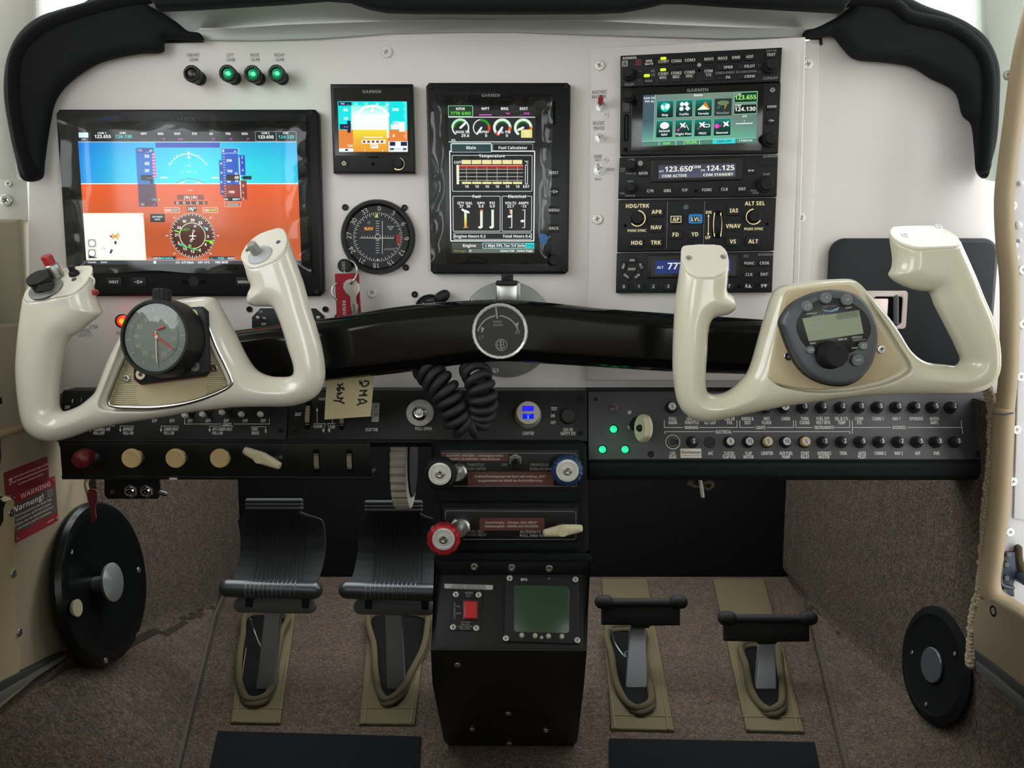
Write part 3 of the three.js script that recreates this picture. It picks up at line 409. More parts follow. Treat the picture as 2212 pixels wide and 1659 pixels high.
    R(1008, 710, 1214, 748, '#8a3a24'); T('|N||N|', 1112, 730, 30); R(985, 760, 1240, 784, '#3c1a12'); for (const X of [1010, 1062, 1164, 1216]) { const c = q(X, 772); x.strokeStyle = X > 1200 ? '#f2e24a' : '#fff'; x.lineWidth = 4 * k; x.beginPath(); x.arc(c[0], c[1], 8 * k, 0, 7); x.stroke(); } P([[1112, 758], [1113, 786]], '#fff', 4);
    R(800, 858, 914, 920, '#0a0a0e'); T('NO WXRD', 856, 880, 17); T('DATA', 856, 900, 17);
    R(1085, 798, 1158, 838, '#0c0c10'); T('297°', 1122, 818, 33); S(912, 808, 1026, 848, '#f0f0e0', 3); T('HDG', 940, 829, 22); T('330°', 994, 829, 26, '#34e0e8'); S(1206, 808, 1320, 848, '#f0f0e0', 3); T('CRS', 1234, 829, 22); T('044°', 1288, 829, 26, '#6ff03a');
    // compass rose
    { const c = q(1126, 1026), R0 = q(1300, 1026)[0] - c[0]; x.fillStyle = 'rgba(30,14,10,0.72)'; x.beginPath(); x.arc(c[0], c[1], R0 * 0.98, 0, 7); x.fill(); x.strokeStyle = '#ffffff'; for (let i = 0; i < 72; i++) { const a = i * 5 * Math.PI / 180 - Math.PI / 2 + 0.05, l = i % 2 ? 0.93 : 0.88; x.lineWidth = (i % 2 ? 4 : 5) * k; x.beginPath(); x.moveTo(c[0] + R0 * l * Math.cos(a), c[1] + R0 * l * Math.sin(a)); x.lineTo(c[0] + R0 * Math.cos(a), c[1] + R0 * Math.sin(a)); x.stroke(); }
      for (let i = 0; i < 8; i++) { const a = i * Math.PI / 4; P([[1126 + 188 * Math.cos(a), 1026 + 188 * Math.sin(a)], [1126 + 206 * Math.cos(a), 1026 + 206 * Math.sin(a)]], '#fff', 6); }
      for (const [s, X, Y] of [['30', 1126, 907], ['33', 1186, 927], ['N', 1236, 975], ['3', 1245, 1034], ['6', 1228, 1096], ['E', 1185, 1140], ['12', 1126, 1150], ['15', 1068, 1130], ['S', 1020, 1085], ['21', 1006, 1022], ['24', 1022, 964], ['W', 1064, 916]]) T(s, X, Y, 30);
      x.strokeStyle = '#f4ecd8'; x.lineWidth = 6 * k; x.beginPath(); x.arc(c[0], c[1], R0 * 0.565, 0, 7); x.stroke(); }
    T('LOC1', 1072, 978, 25, '#35e020'); P([[985, 984], [1030, 1000]], '#8cf03a', 10); P([[1224, 1062], [1270, 1074]], '#8cf03a', 10); P([[1262, 1058], [1296, 1080], [1258, 1090]], '#8cf03a'); P([[1022, 1096], [1180, 1142]], '#2de05a', 8); P([[1044, 1080], [1022, 1096], [1046, 1108]], '#2ac8e0'); P([[1212, 955], [1240, 985]], '#2ac8e0', 8);
    for (const [X, Y] of [[1146, 952], [1136, 990], [1116, 1066], [1106, 1104]]) { const c = q(X, Y); x.strokeStyle = '#fff'; x.lineWidth = 4 * k; x.beginPath(); x.arc(c[0], c[1], 8 * k, 0, 7); x.stroke(); }
    P([[1124, 1000], [1132, 1000], [1132, 1056], [1124, 1056]], '#fff'); P([[1102, 1024], [1154, 1024], [1154, 1032], [1102, 1032]], '#fff'); P([[1112, 1050], [1144, 1050], [1144, 1056], [1112, 1056]], '#fff');
    // map inset
    R(290, 852, 758, 1215, '#fbfbf4'); S(290, 852, 758, 1215, '#f6e0b0', 4); P([[720, 868], [748, 868], [748, 892]], '#e0a028', 5); P([[505, 1010], [555, 1055]], '#f0a020', 9); P([[560, 1008], [505, 1052]], '#f0a020', 9); P([[495, 1030], [568, 1030]], '#e87828', 5); P([[525, 1068], [541, 1068], [541, 1092], [525, 1092]], '#4a3a58'); P([[498, 1130], [514, 1136], [500, 1168], [486, 1160]], '#4a4a60'); P([[490, 1026], [508, 1038]], '#503040', 10); P([[430, 1122], [458, 1130]], '#aaa', 4);
    for (const Y of [1085, 1162]) { const c = q(352, Y); x.fillStyle = '#c8d0b8'; x.fillRect(c[0] - 32 * k, c[1] - 32 * k, 64 * k, 64 * k); x.fillStyle = '#fff'; x.strokeStyle = '#5a6a58'; x.lineWidth = 5 * k; x.beginPath(); x.arc(c[0], c[1], 27 * k, 0, 7); x.fill(); x.stroke(); } P([[326, 1178], [398, 1200], [326, 1202]], '#33303a');
    R(815, 1188, 1000, 1214, '#0a1420'); R(1255, 1188, 1450, 1214, '#0a1420'); T('LOC1', 848, 1202, 24); T('NO DATA', 926, 1202, 24, '#30e0e0'); T('←', 996, 1202, 26, '#30e0e0'); T('‹›', 1274, 1202, 26, '#30e0e0'); T('POR', 1345, 1202, 24, '#30e0e0'); T('VOR2', 1424, 1202, 22);
    R(290, 1220, 1990, 1250, '#3a4048'); T('Course', 352, 1234, 19); T('◆', 402, 1234, 24, '#22b8d8'); T('Zoom', 444, 1234, 19); { const c = q(836, 1234); x.fillStyle = '#d8f4ff'; x.beginPath(); x.arc(c[0], c[1], 12 * k, 0, 7); x.fill(); } T('LCL  4:21:58pm', 1066, 1235, 20); T('OAT  21°C', 1214, 1235, 20); T('TMR  00:00', 1350, 1235, 20); R(290, 1217, 1990, 1220, '#9aa');
  };
  const m = screen(1280, 780, pic, 1.12); const g = new THREE.PlaneGeometry(1, 1, 1, 12), p = g.attributes.position, q = t.ptsL([[167, 283], [640, 283], [651, 571], [187, 571]], 0.0131);
  for (let i = 0; i < p.count; i++) { const u = p.getX(i) + 0.5, v = 0.5 - p.getY(i); p.setXYZ(i, (q[0].x * (1 - u) + q[1].x * u) * (1 - v) + (q[3].x * (1 - u) + q[2].x * u) * v, (q[0].y + (q[3].y - q[0].y) * v), 0.0131); } g.computeVertexNormals(); t.add('screen', g, m);
  for (const [x, y] of [[671, 244], [684, 630]]) { t.lathe('screw_well', x, y, [[7, 0.0123], [7, 0.0118], [0, 0.0118]], M.slot); t.screw(x, y, 5, 0.0119, M.black); }
  t.text('GARMIN', 397, 258, 8, { h: 0.0128, ink: M.inkFaint, sx: 1.15 });
  for (const [x, s] of [[246, 'NRST'], [299, ''], [526, 'MENU'], [640, 'BACK']]) { bezelButton(t, [x - 17, 599, x + 17, 619], 0.012, s, { size: 6 }); if (!s) directTo(t, x, 609, 0.0132, 0.9); }
  t.plate('card_slot', [392, 606, 444, 613], 0.0119, 0.0123, M.slot, { r: 3 }); t.lathe('card_tab', 418, 608, [[12, 0.0121], [11, 0.0132], [0, 0.0135]], M.knob); t.lathe('sensor', 276, 609, [[3, 0.0121], [0, 0.0124]], M.dark);
  t.print(); film(t, [[134, 252], [664, 250], [676, 594], [158, 586]], 0.0138, 0.011, 70, 50, 3);
  const l = new THREE.RectAreaLight('#c9a98c', 0.25, 0.24, 0.14); l.position.copy(PANEL.at(408, 430, 0.02)); l.lookAt(V(l.position.x, l.position.y, 2)); scene.add(l);
}
// standby display
{ const t = new Thing(PANEL, 804, 278, 'standby_display', 'small square black standby display with an overexposed horizon and one lit knob', 'display');
  t.poly('bezel', [[713, 181], [891, 181], [896, 374], [720, 374]], 0, 0.012, M.bezel, { b: 0.0015 });
  const m = screen(640, 470, (x, w, h) => {
    x.fillStyle = '#10e8e8'; x.fillRect(0, 0, w, h * 0.56); x.fillStyle = '#e8883c'; x.fillRect(0, h * 0.56, w, h * 0.44);
    x.fillStyle = grad(x, 0, 0, 0, h * 0.56, '#60f0e0', '#f6fffc', '#ffffff'); x.fillRect(w * 0.19, h * 0.08, w * 0.53, h * 0.48); x.fillStyle = grad(x, 0, h * 0.56, 0, h, '#f6e93c', '#f2b93a', '#ee9c34'); x.fillRect(w * 0.21, h * 0.56, w * 0.5, h * 0.44);
    x.strokeStyle = '#fff'; x.lineWidth = 22; x.beginPath(); x.arc(w * 0.5, h * 0.45, h * 0.36, Math.PI * 1.15, Math.PI * 1.85); x.stroke(); x.fillStyle = '#fff'; x.beginPath(); x.moveTo(w * 0.5, h * 0.1); x.lineTo(w * 0.54, h * 0.2); x.lineTo(w * 0.46, h * 0.2); x.fill();
    x.fillStyle = '#1a2048'; x.fillRect(6, 6, w * 0.19, h * 0.07); say(x, 'TAS', 44, 22, 22); say(x, '____', 96, 22, 20); for (const [a, b, s] of [[0.11, 0.17, '40'], [0.11, 0.34, '30'], [0.83, 0.16, '300'], [0.83, 0.42, '100'], [0.8, 0.68, '0']]) say(x, s, w * a, h * b, 40); for (const [a, s] of [[0.26, '24'], [0.41, '27'], [0.57, '30'], [0.71, '33']]) say(x, s, w * a, h * 0.05, 30);
    x.fillStyle = '#1a2048'; x.fillRect(w * 0.02, h * 0.45, w * 0.16, h * 0.1); x.fillRect(w * 0.13, h * 0.38, w * 0.045, h * 0.24); say(x, '-- --', w * 0.11, h * 0.5, 26); x.fillRect(w * 0.76, h * 0.45, w * 0.15, h * 0.1); x.fillRect(w * 0.88, h * 0.4, w * 0.08, h * 0.2); say(x, '40', w * 0.92, h * 0.51, 44);
    x.strokeStyle = '#ffffff'; x.lineWidth = 4; for (let i = 0; i < 28; i++) { x.beginPath(); x.moveTo(w * 0.985, h * (0.03 + i * 0.026)); x.lineTo(w * (i % 5 ? 0.965 : 0.94), h * (0.03 + i * 0.026)); x.stroke(); } for (let i = 0; i < 16; i++) { x.beginPath(); x.moveTo(w * 0.71, h * (0.03 + i * 0.045)); x.lineTo(w * 0.745, h * (0.03 + i * 0.045)); x.stroke(); }
    x.fillStyle = '#fffef4'; x.fillRect(w * 0.7, h * 0.3, w * 0.03, h * 0.42); x.fillRect(w * 0.33, h * 0.76, w * 0.35, h * 0.075); x.fillStyle = '#8a4038'; for (let i = 0; i < 5; i++) x.fillRect(w * (0.35 + i * 0.065), h * 0.775, w * 0.035, h * 0.045); x.fillStyle = '#fffef4'; x.fillRect(w * 0.46, h * 0.83, w * 0.11, h * 0.1); x.fillRect(w * 0.36, h * 0.7, w * 0.28, h * 0.02); say(x, '297°', w * 0.515, h * 0.88, 30, '#c8a868');
    x.fillStyle = '#fff'; x.fillRect(0, h * 0.93, w * 0.21, h * 0.07); x.fillStyle = '#1a2048'; x.fillRect(w * 0.09, h * 0.945, w * 0.04, h * 0.035); say(x, '134', w * 0.16, h * 0.88, 32); x.fillStyle = '#fff'; x.fillRect(w * 0.72, h * 0.79, w * 0.28, h * 0.21); x.fillStyle = '#1c2450'; x.fillRect(w * 0.74, h * 0.8, w * 0.08, h * 0.08); x.fillRect(w * 0.9, h * 0.8, w * 0.09, h * 0.08); x.fillStyle = '#0c6078'; x.fillRect(w * 0.74, h * 0.925, w * 0.06, h * 0.04); x.fillRect(w * 0.93, h * 0.925, w * 0.05, h * 0.04); say(x, '1013', w * 0.86, h * 0.945, 24, '#8ac');
    for (const a of [0.37, 0.63]) { x.fillStyle = '#fff'; x.fillRect(w * a, h * 0.95, 6, 20); }
  }, 1.0);
  t.plate('screen_glass', [722, 190, 886, 336], 0.012, 0.0124, std('#08090f', 0.12), { r: 3 }); t.quad('screen', [731, 219, 880, 328], 0.0126, m);
  t.text('GARMIN', 803, 198, 6.5, { h: 0.0126, ink: M.inkGrey, sx: 1.15 });
  t.lathe('power_button', 743, 353, [[11, 0.012], [11, 0.0128], [9, 0.0133], [0, 0.0133]], M.key); t.ring(743, 353, 3, 4.4, 120, 420, { h: 0.0133, ink: M.warm }); t.line([[743, 348], [743, 353]], 1.3, { h: 0.0133, ink: M.warm }); t.lathe('light_sensor', 777, 353, [[4, 0.012], [3, 0.0124], [0, 0.0122]], M.face); t.lathe('pin_hole', 806, 354, [[4, 0.0122], [0, 0.0121]], M.slot);
  t.ring(860, 354, 11.2, 13.6, -130, 70, { h: 0.0122, ink: M.warmRing }); t.lathe('knob', 861, 353, [[11, 0.012], [11, 0.019], [9.5, 0.0215], [0, 0.0215]], M.knob, { at: 0.016 }); t.plate('card_door', [797, 338, 818, 341], 0.012, 0.0124, M.slot); t.print();
}
// engine display
{ const t = new Thing(PANEL, 1077, 385, 'engine_display', 'tall portrait black display showing round engine gauges under crinkled film', 'display');
  t.poly('bezel', [[927, 178], [1226, 178], [1233, 185], [1228, 585], [1221, 592], [937, 592], [930, 585], [920, 186]], 0, 0.012, M.bezel, { b: 0.002 });
  t.poly('inner_frame', [[958, 205], [1192, 205], [1190, 570], [964, 570]], 0.012, 0.0126, semi('#0a0b10', 0.2), { b: 0.0003 });
  const m = screen(768, 1328, (x, w, h) => {
    const k = w / 1300, ox = 330, oy = 262, vx = (X) => (X - ox) * k * 0.995, vy = (Y) => (Y - oy) / 2240 * h;      // laid out in a magnified copy of the layout, 1300 x 2240
    const T = (s, X, Y, px, c, al) => say(x, s, vx(X), vy(Y), px * k, c, al), R = (X0, Y0, X1, Y1, c) => { x.fillStyle = c; x.fillRect(vx(X0), vy(Y0), vx(X1) - vx(X0), vy(Y1) - vy(Y0)); }, S = (X0, Y0, X1, Y1, c, lw = 8, r = 16) => { rr(x, vx(X0), vy(Y0), vx(X1) - vx(X0), vy(Y1) - vy(Y0), r * k); x.strokeStyle = c; x.lineWidth = lw * k; x.stroke(); }, A = (X, Y, r, a0, a1, c, lw) => { x.strokeStyle = c; x.lineWidth = lw * k; x.beginPath(); x.arc(vx(X), vy(Y), r * k, a0 * Math.PI / 180, a1 * Math.PI / 180); x.stroke(); }, P = (X0, Y0, X1, Y1, c, lw) => { x.strokeStyle = c; x.lineWidth = lw * k; x.lineCap = 'round'; x.beginPath(); x.moveTo(vx(X0), vy(Y0)); x.lineTo(vx(X1), vy(Y1)); x.stroke(); };
    x.fillStyle = '#17181c'; x.fillRect(0, 0, w, h); R(330, 430, 1640, 800, '#24262a');
    R(330, 262, 695, 420, '#0d3016'); S(332, 264, 695, 422, '#9ff0c0', 9); T('XPDR', 512, 310, 54); T('7776 GND', 518, 378, 66, '#7cf04a'); for (const [X, s, v] of [[885, 'WPT', ''], [1172, 'BRG', '_ _ _°M'], [1458, 'DIST', '_ _._NM']]) { T(s, X, 308, 58); if (v) T(v, X, 380, 52, '#ea50e0'); } R(792, 392, 980, 408, '#ea60e2');
    R(330, 428, 1632, 440, '#ffffff'); R(330, 796, 1632, 808, '#fff');
    for (const [X, s, v, u] of [[512, 'MAN IN', '29.6', 0], [826, 'RPM', '0', 1], [1138, 'OIL PSI', '0', 2], [1452, '', '', 3]]) {
      A(X, 590, 120, 125, 395, '#f4f4f4', u === 1 ? 16 : 22); if (u === 0) { A(X, 590, 118, 180, 305, '#c4f8d0', 40); A(X, 590, 90, 180, 300, '#127a1c', 26); } if (u === 1) { A(X, 590, 112, 270, 350, '#1f9a2c', 38); A(X, 590, 118, 345, 380, '#f0401c', 34); } if (u >= 2) { A(X, 590, 118, 130, 360, '#e8fbe4', 40); A(X, 590, 86, 200, 320, '#127a1c', 22); A(X, 590, 112, 360, 385, '#f4601c', 36); }
      if (u === 2) A(X, 590, 118, 118, 135, '#f03018', 40); if (u === 0) P(X, 590, X + 80, 515, '#fff', 34); if (u === 1) P(X, 590, X - 62, 680, '#fff', 30); if (u === 2) P(X, 590, X - 58, 680, '#fff', 34); if (u === 3) P(X, 590, X - 70, 622, '#fff', 34);
      if (s) { T(s, X + 30, 655, 56); T(v, X + 70, 708, 64); } } R(1420, 618, 1588, 740, '#f2e888'); T('OIL', 1504, 660, 50, '#fffad0'); T('23', 1520, 710, 50, '#fffad0'); T('OIL', 404, 775, 42);
    S(368, 828, 975, 950, '#d8f4f8', 18); R(376, 838, 968, 950, '#2a4448'); T('Main', 668, 890, 62); S(996, 830, 1600, 945, '#8fb0a8', 9); T('Fuel Calculator', 1298, 890, 60); S(345, 940, 1628, 2305, '#ffffff', 16, 8); R(378, 932, 970, 952, '#22343a');
    S(380, 1004, 1592, 1546, '#e8f0ea', 9); R(800, 990, 1170, 1030, '#22343a'); T('Temperature', 985, 1012, 62); T('CHT', 462, 1108, 58); T('°C', 1508, 1106, 56); for (let i = 0; i < 6; i++) R(522 + i * 155, 1072, 666 + i * 155, 1136, '#f6ecac');
    R(444, 1146, 484, 1440, '#f4f6d8'); R(484, 1150, 1456, 1166, '#f09080'); R(484, 1166, 1456, 1196, '#b02018'); for (const Y of [1208, 1262, 1320, 1376]) R(484, Y, 1456, Y + 8, '#dcdcd4'); for (let i = 0; i < 6; i++) { R(592 + i * 155, 1175, 600 + i * 155, 1400, '#b8b8b0'); R(526 + i * 155, 1402, 668 + i * 155, 1436, '#f6ecac'); T('10', 598 + i * 155, 1474, 56); } T('EGT', 1504, 1474, 56); S(1490, 1148, 1524, 1436, '#ffffff', 9, 3);
    S(385, 1620, 1108, 2155, '#eef4ee', 9); S(1138, 1620, 1590, 2155, '#eef4ee', 9);
    T('Fuel', 746, 1625, 62); T('Electrical', 1364, 1625, 62); T('QTY GAL', 568, 1725, 58); T('37   36', 568, 1775, 56); T('GPH', 812, 1725, 58); T('0.0', 815, 1775, 56); T('PSI', 986, 1725, 58); T('0.0', 988, 1775, 56); T('VOLTS', 1268, 1725, 58); T('23.7', 1268, 1775, 56); T('AMPS', 1466, 1725, 58); T('-13', 1470, 1775, 56);
    x.fillStyle = grad(x, 0, vy(1830), 0, vy(2100), '#d8ffd8', '#e8ffc8', '#f0d060', '#e89030'); x.fillRect(vx(556), vy(1830), 38 * k, vy(2100) - vy(1830)); R(540, 2092, 612, 2104, '#f0c090'); P(530, 1825, 570, 1850, '#fff', 34); P(590, 1850, 622, 1868, '#fff', 34);
    for (const X of [800, 972]) { R(X, 1825, X + 40, 2100, '#eef8e8'); P(X - 14, 2095, X + 10, 2098, '#fff', 34); } R(800, 1825, 832, 1852, '#e87858'); R(1246, 1825, 1292, 1834, '#fff'); R(1280, 1825, 1294, 2104, '#fff'); R(1246, 2096, 1292, 2104, '#fff'); R(1256, 1832, 1284, 1890, '#f2c87a'); P(1240, 1932, 1272, 1926, '#fff', 36); R(1446, 1825, 1492, 1834, '#fff'); R(1480, 1825, 1492, 2104, '#fff'); R(1446, 2096, 1492, 2104, '#fff'); P(1438, 2000, 1462, 1998, '#fff', 36);
    S(392, 2182, 1590, 2282, '#eef4ee', 9); T('Engine Hours 0.2', 642, 2233, 60); T('Total Hours 0.4', 1364, 2233, 60);
    R(362, 2332, 828, 2420, '#4a4c46'); T('✈ Engine', 610, 2378, 64); R(834, 2332, 1640, 2424, '#9fd8d4'); R(846, 2344, 1500, 2412, '#3c4a4c'); T('◂t Wpt FPL Ter Trf Info', 1172, 2378, 60); R(1508, 2334, 1640, 2420, '#18d8e0'); T('Eng', 1572, 2378, 62, '#0a7890'); R(362, 2426, 1640, 2490, '#6a746c'); R(366, 2430, 610, 2486, '#30322a'); T('Messages', 488, 2458, 44, '#9a9a78'); T('0', 648, 2458, 50); T('Select Tab ◇ Select Page', 1360, 2458, 44);
  }, 1.0);
  const q = t.ptsL([[968, 228], [1157, 228], [1154, 548], [972, 548]], 0.0129), g = new THREE.PlaneGeometry(1, 1, 1, 12), p = g.attributes.position; for (let i = 0; i < p.count; i++) { const u = p.getX(i) + 0.5, v = 0.5 - p.getY(i); p.setXYZ(i, (q[0].x * (1 - u) + q[1].x * u) * (1 - v) + (q[3].x * (1 - u) + q[2].x * u) * v, q[0].y + (q[3].y - q[0].y) * v, 0.0129); } g.computeVertexNormals(); t.add('screen', g, m);
  for (const [x, y] of [[930, 187], [1223, 187], [938, 583], [1219, 583]]) { t.lathe('screw_well', x, y, [[6.5, 0.0123], [6.5, 0.0118], [0, 0.0118]], M.slot); t.screw(x, y, 4.8, 0.0119, M.black); }
  t.text('GARMIN', 1060, 206, 6.5, { h: 0.0127, ink: M.inkGrey, sx: 1.15 });
  for (const [y, s] of [[373, 'NRST'], [414, ''], [454, 'MENU'], [493, 'BACK']]) { bezelButton(t, [1185, y - 9, 1208, y + 9], 0.012, s, { size: 6 }); if (!s) directTo(t, 1197, y, 0.0132, 0.8); }
  t.lathe('knob', 1197, 562, [[12, 0.012], [12, 0.02], [10, 0.023], [0, 0.023]], M.knob, { at: 0.018 }); t.plate('card_slot', [1194, 218, 1200, 270], 0.0119, 0.0123, M.slot, { r: 2 });
  t.print(); film(t, [[934, 205], [1195, 207], [1186, 576], [935, 566]], 0.0136, 0.011, 46, 70, 11);
  { const s = t.polyG([[1167, 505], [1181, 508], [1182, 520], [1176, 530], [1168, 526]], 0.0262, 0.0264, { smooth: 30 }); t.add('film_sticker', s, std('#1f63a0', 0.4), t.film); }
  const l = new THREE.RectAreaLight('#cfd8d0', 0.12, 0.09, 0.16); l.position.copy(PANEL.at(1062, 390, 0.03)); l.lookAt(V(l.position.x, l.position.y, 2)); scene.add(l);
}
// course deviation indicator
{ const t = new Thing(PANEL, 816, 512, 'course_indicator', 'round black course indicator with a white compass ring and crossed needles', 'instrument');
  t.lathe('case_ring', 816, 512, [[80, 0], [80, 0.006], [77, 0.0095], [71, 0.0095], [66, 0.006], [0, 0.006]], M.black, { seg: 64, at: 0.006 });
  t.lathe('compass_card', 816, 512, [[66, 0.006], [66, 0.0064], [46, 0.0064]], std('#121319', 0.6), { seg: 64 });
  t.lathe('dial_face', 816, 512, [[47, 0.0064], [0, 0.00641]], std('#1a1c26', 0.55), { seg: 48 });
  const h = 0.0066; for (let i = 0; i < 72; i++) { const a = i * 5 * Math.PI / 180, r = i % 2 ? 50 : 47; t.line([[816 + 53 * Math.sin(a), 512 - 53 * Math.cos(a)], [816 + r * Math.sin(a), 512 - r * Math.cos(a)]], 1.3, { h }); }
  ['0', '3', '6', '9', '12', '15', '18', '21', '24', '27', '30', '33'].forEach((s, i) => { const a = (i * 30 + 3) * Math.PI / 180; t.text(s, 816 + 62 * Math.sin(a), 512 - 62 * Math.cos(a), 10, { h, rot: -i * 30, font: regular }); });
  for (let k = 1; k <= 6; k++) for (const s of [-1, 1]) { t.line([[814 - 1.5, 512 + s * k * 5.2 + s * 3], [819, 512 + s * k * 5.2 + s * 3]], 1.1, { h }); t.line([[816 + s * k * 5.6, 510], [816 + s * k * 5.6, 514]], 1, { h }); }
  t.ring(816, 512, 5, 6.3, 0, 360, { h }); t.text('GARMIN', 842, 538, 4.5, { h, ink: M.inkGrey }); t.fill([[809, 470], [818, 470], [813.5, 461]], { h, ink: std('#b8e052', 0.6) }); t.fill([[813, 560], [819, 560], [816, 565]], { h, ink: std('#b8e052', 0.6) }); t.fill([[835, 488], [852, 488], [843.5, 499]], { h, ink: M.inkGrey }); t.text('TO', 843, 491.5, 4, { h: h + 0.0002, ink: M.inkDark });
  t.tube('glideslope_needle', [[778, 514, 0.0072], [850, 515, 0.0072]], 0.0004, M.ink); t.tube('course_needle', [[826, 478, 0.0074], [826, 548, 0.0074]], 0.0004, M.ink);
  const navInk = glow('#ff9a28', 1.1, 'nav_light_lettering'); t.text('NAV', 797, 494, 7, { h, ink: navInk }); t.lathe('light_sensor', 797, 481, [[4, 0.0064], [3, 0.0067], [0, 0.0067]], M.iron);
  t.plate('flag', [857, 507, 865, 527], 0.0066, 0.0072, std('#c22020', 0.5), { r: 1 }); t.line([[861, 510], [861, 524]], 1.6, { h: 0.0072, ink: M.inkDark }); t.fill([[858, 513], [864, 513], [861, 508]], { h: 0.0073, ink: M.inkDark }); t.fill([[858, 521], [864, 521], [861, 526]], { h: 0.0073, ink: M.inkDark });
  for (const [x, y] of [[746, 448], [874, 449], [877, 578]]) t.screw(x, y, 7, 0, M.black, { name: 'mounting_screw' });
  t.lathe('setting_knob', 744, 574, [[13, 0], [13, 0.012], [14.5, 0.013], [14.5, 0.021], [13, 0.022], [0, 0.022]], M.black, { at: 0.02, lobes: 26, depth: 0.07 }); t.text('OBS', 742, 574, 7, { h: 0.022, rot: 90, ink: M.inkGrey }); t.print();
}
// ------------------------------------------------------------------ radio stack (rows follow the turned plate, so every edge is measured on it)
function unit(name, label, y, o = {}) { // y: [top-left, top-right, bottom-left, bottom-right], x the same way
  const t = new Thing(RADIO, 1510, (y[0] + y[2]) / 2, name, label, 'avionics unit');
  t.poly('faceplate', [[o.x[0], y[0]], [o.x[1], y[1]], [o.x[3], y[3]], [o.x[2], y[2]]], 0, 0.011, M.face, { b: 0.0012 }); return t;
}
const HF = 0.011;
const rb = (t, x0, y0, x1, y1, lines, o = {}) => { const hb = HF + (o.up ?? 0.002); const key = t.plate('button', [x0, y0, x1, y1], HF, hb, o.mat ?? M.key, { r: o.r ?? 4, b: 0.0005, label: o.label }), kept = t.inks; t.inks = new Map(); const cx = (x0 + x1) / 2 + (o.dx ?? 0), cy = (y0 + y1) / 2 + (o.dy ?? 0); lines.forEach((s, i) => t.text(s, cx, cy + (i - (lines.length - 1) / 2) * (o.size ?? 6) * 1.35, o.size ?? 6, { h: hb, ink: o.ink ?? M.ink, sx: o.sx ?? 1, font: o.font ?? bold, rot: o.rot ?? 0, align: o.align ?? 'c' })); for (const [m, list] of t.inks) t.add(m === M.warm ? 'backlight_caption' : 'caption', merge(list), m, key); t.inks = kept; };
const rknob = (t, x, y, r1, r2, lobes = 30) => { t.lathe('knob', x, y, [[r1, HF], [r1, HF + 0.006], [r1 * 0.96, HF + 0.007], [r2, HF + 0.0072], [r2, HF + 0.014], [r2 * 0.9, HF + 0.0155], [0, HF + 0.0155]], M.knob, { at: HF + 0.006, lobes, depth: 0.03 }); };
// audio panel, in coordinates of a 5.53x view that starts at (1320, 90)
{ const t = unit('audio_panel', 'topmost black radio unit with rows of COM and NAV buttons and yellow lit bars', [120, 102, 188, 176], { x: [1340, 1690, 1340, 1686] });
  const z = (x, y) => [1320 + x / 5.53, 90 + y / 5.53], B = (x0, y0, x1, y1, s, o) => rb(t, ...z(x0, y0), ...z(x1, y1), s, o), T = (s, x, y, n, o) => t.text(s, ...z(x, y), n, { h: HF, ...o }), G = { ink: M.inkGrey };
  T('GARMIN', 220, 195, 5, { sx: 1.1 }); T('GMA 340', 1915, 108, 4, G); T('PILOT', 220, 513, 5.5, G); T('COPILOT', 1905, 436, 5.5, G); T('HI', 500, 350, 5.5, G); T('LO', 500, 396, 5.5, G); T('CABIN AUDIO', 1360, 370, 4.5, G); T('ICS ISOLATION', 1615, 358, 4.5, G); T('SQ', 350, 352, 3.5, { ink: M.inkFaint }); T('VOL', 340, 460, 3.5, { ink: M.inkFaint }); T('VOL', 1778, 282, 3.5, { ink: M.inkFaint }); T('SQ', 1772, 362, 3.5, { ink: M.inkFaint });
  B(395, 200, 515, 285, ['MKR', 'MUTE'], { size: 5, dy: 1 }); B(565, 195, 685, 275, ['COM1'], { dy: 0 }); B(722, 190, 842, 270, ['COM2'], { dy: 0 }); B(880, 180, 1005, 258, ['COM3'], { dy: 0 }); B(1105, 165, 1230, 250, ['NAV1'], { dy: 0 }); B(1270, 155, 1395, 240, ['NAV2'], { dy: 0 }); B(1432, 145, 1557, 230, ['DME'], { dy: 0 }); B(1592, 135, 1720, 222, ['ADF'], { dy: 0 }); B(1850, 120, 1975, 190, ['TEST'], { dy: 0 });
  B(560, 320, 685, 490, ['COM1', 'MIC']); B(718, 312, 842, 482, ['COM2', 'MIC']); B(876, 300, 1002, 474, ['COM3', 'MIC']); B(1102, 280, 1224, 465, ['COM', '1/2']); B(1265, 275, 1460, 335, ['SPKR'], { dx: 7 }); B(1262, 395, 1460, 455, ['PA'], { dx: 7 }); B(1515, 262, 1720, 325, ['PILOT'], { dx: 7 }); B(1515, 382, 1722, 445, ['CREW'], { dx: 7 }); B(385, 440, 512, 498, ['SENS'], { ink: M.inkGrey, size: 5 });
  for (const [x, y] of [[625, 197], [622, 333], [427, 402]]) { const [a, b] = z(x, y); t.plate('led_light', [a - 6.5, b - 3, a + 6.5, b + 3], HF, HF + 0.0028, M.yellow, { r: 2.5, b: 0.0006, label: 'yellow lit indicator bar' }); }
  rknob(t, ...z(205, 380), 14, 11); rknob(t, ...z(1905, 290), 15, 11);
  t.plate('marker_lamp', [...z(130, 225), ...z(200, 298)], HF, HF + 0.0012, std('#8e9298', 0.5), { r: 1 }); t.text('A', ...z(165, 262), 9, { h: HF + 0.0012, ink: M.inkDark }); t.plate('marker_lamp', [...z(292, 212), ...z(362, 285)], HF, HF + 0.0012, std('#7c2430', 0.5), { r: 1 }); t.text('M', ...z(327, 250), 9, { h: HF + 0.0012, ink: std('#3c1016', 0.6) });
  t.screw(...z(1052, 278), 4, HF, M.steel); t.lathe('pin_hole', ...z(1052, 345), [[3.5, HF + 0.0003], [0, HF + 0.0002]], M.slot); t.print(); }
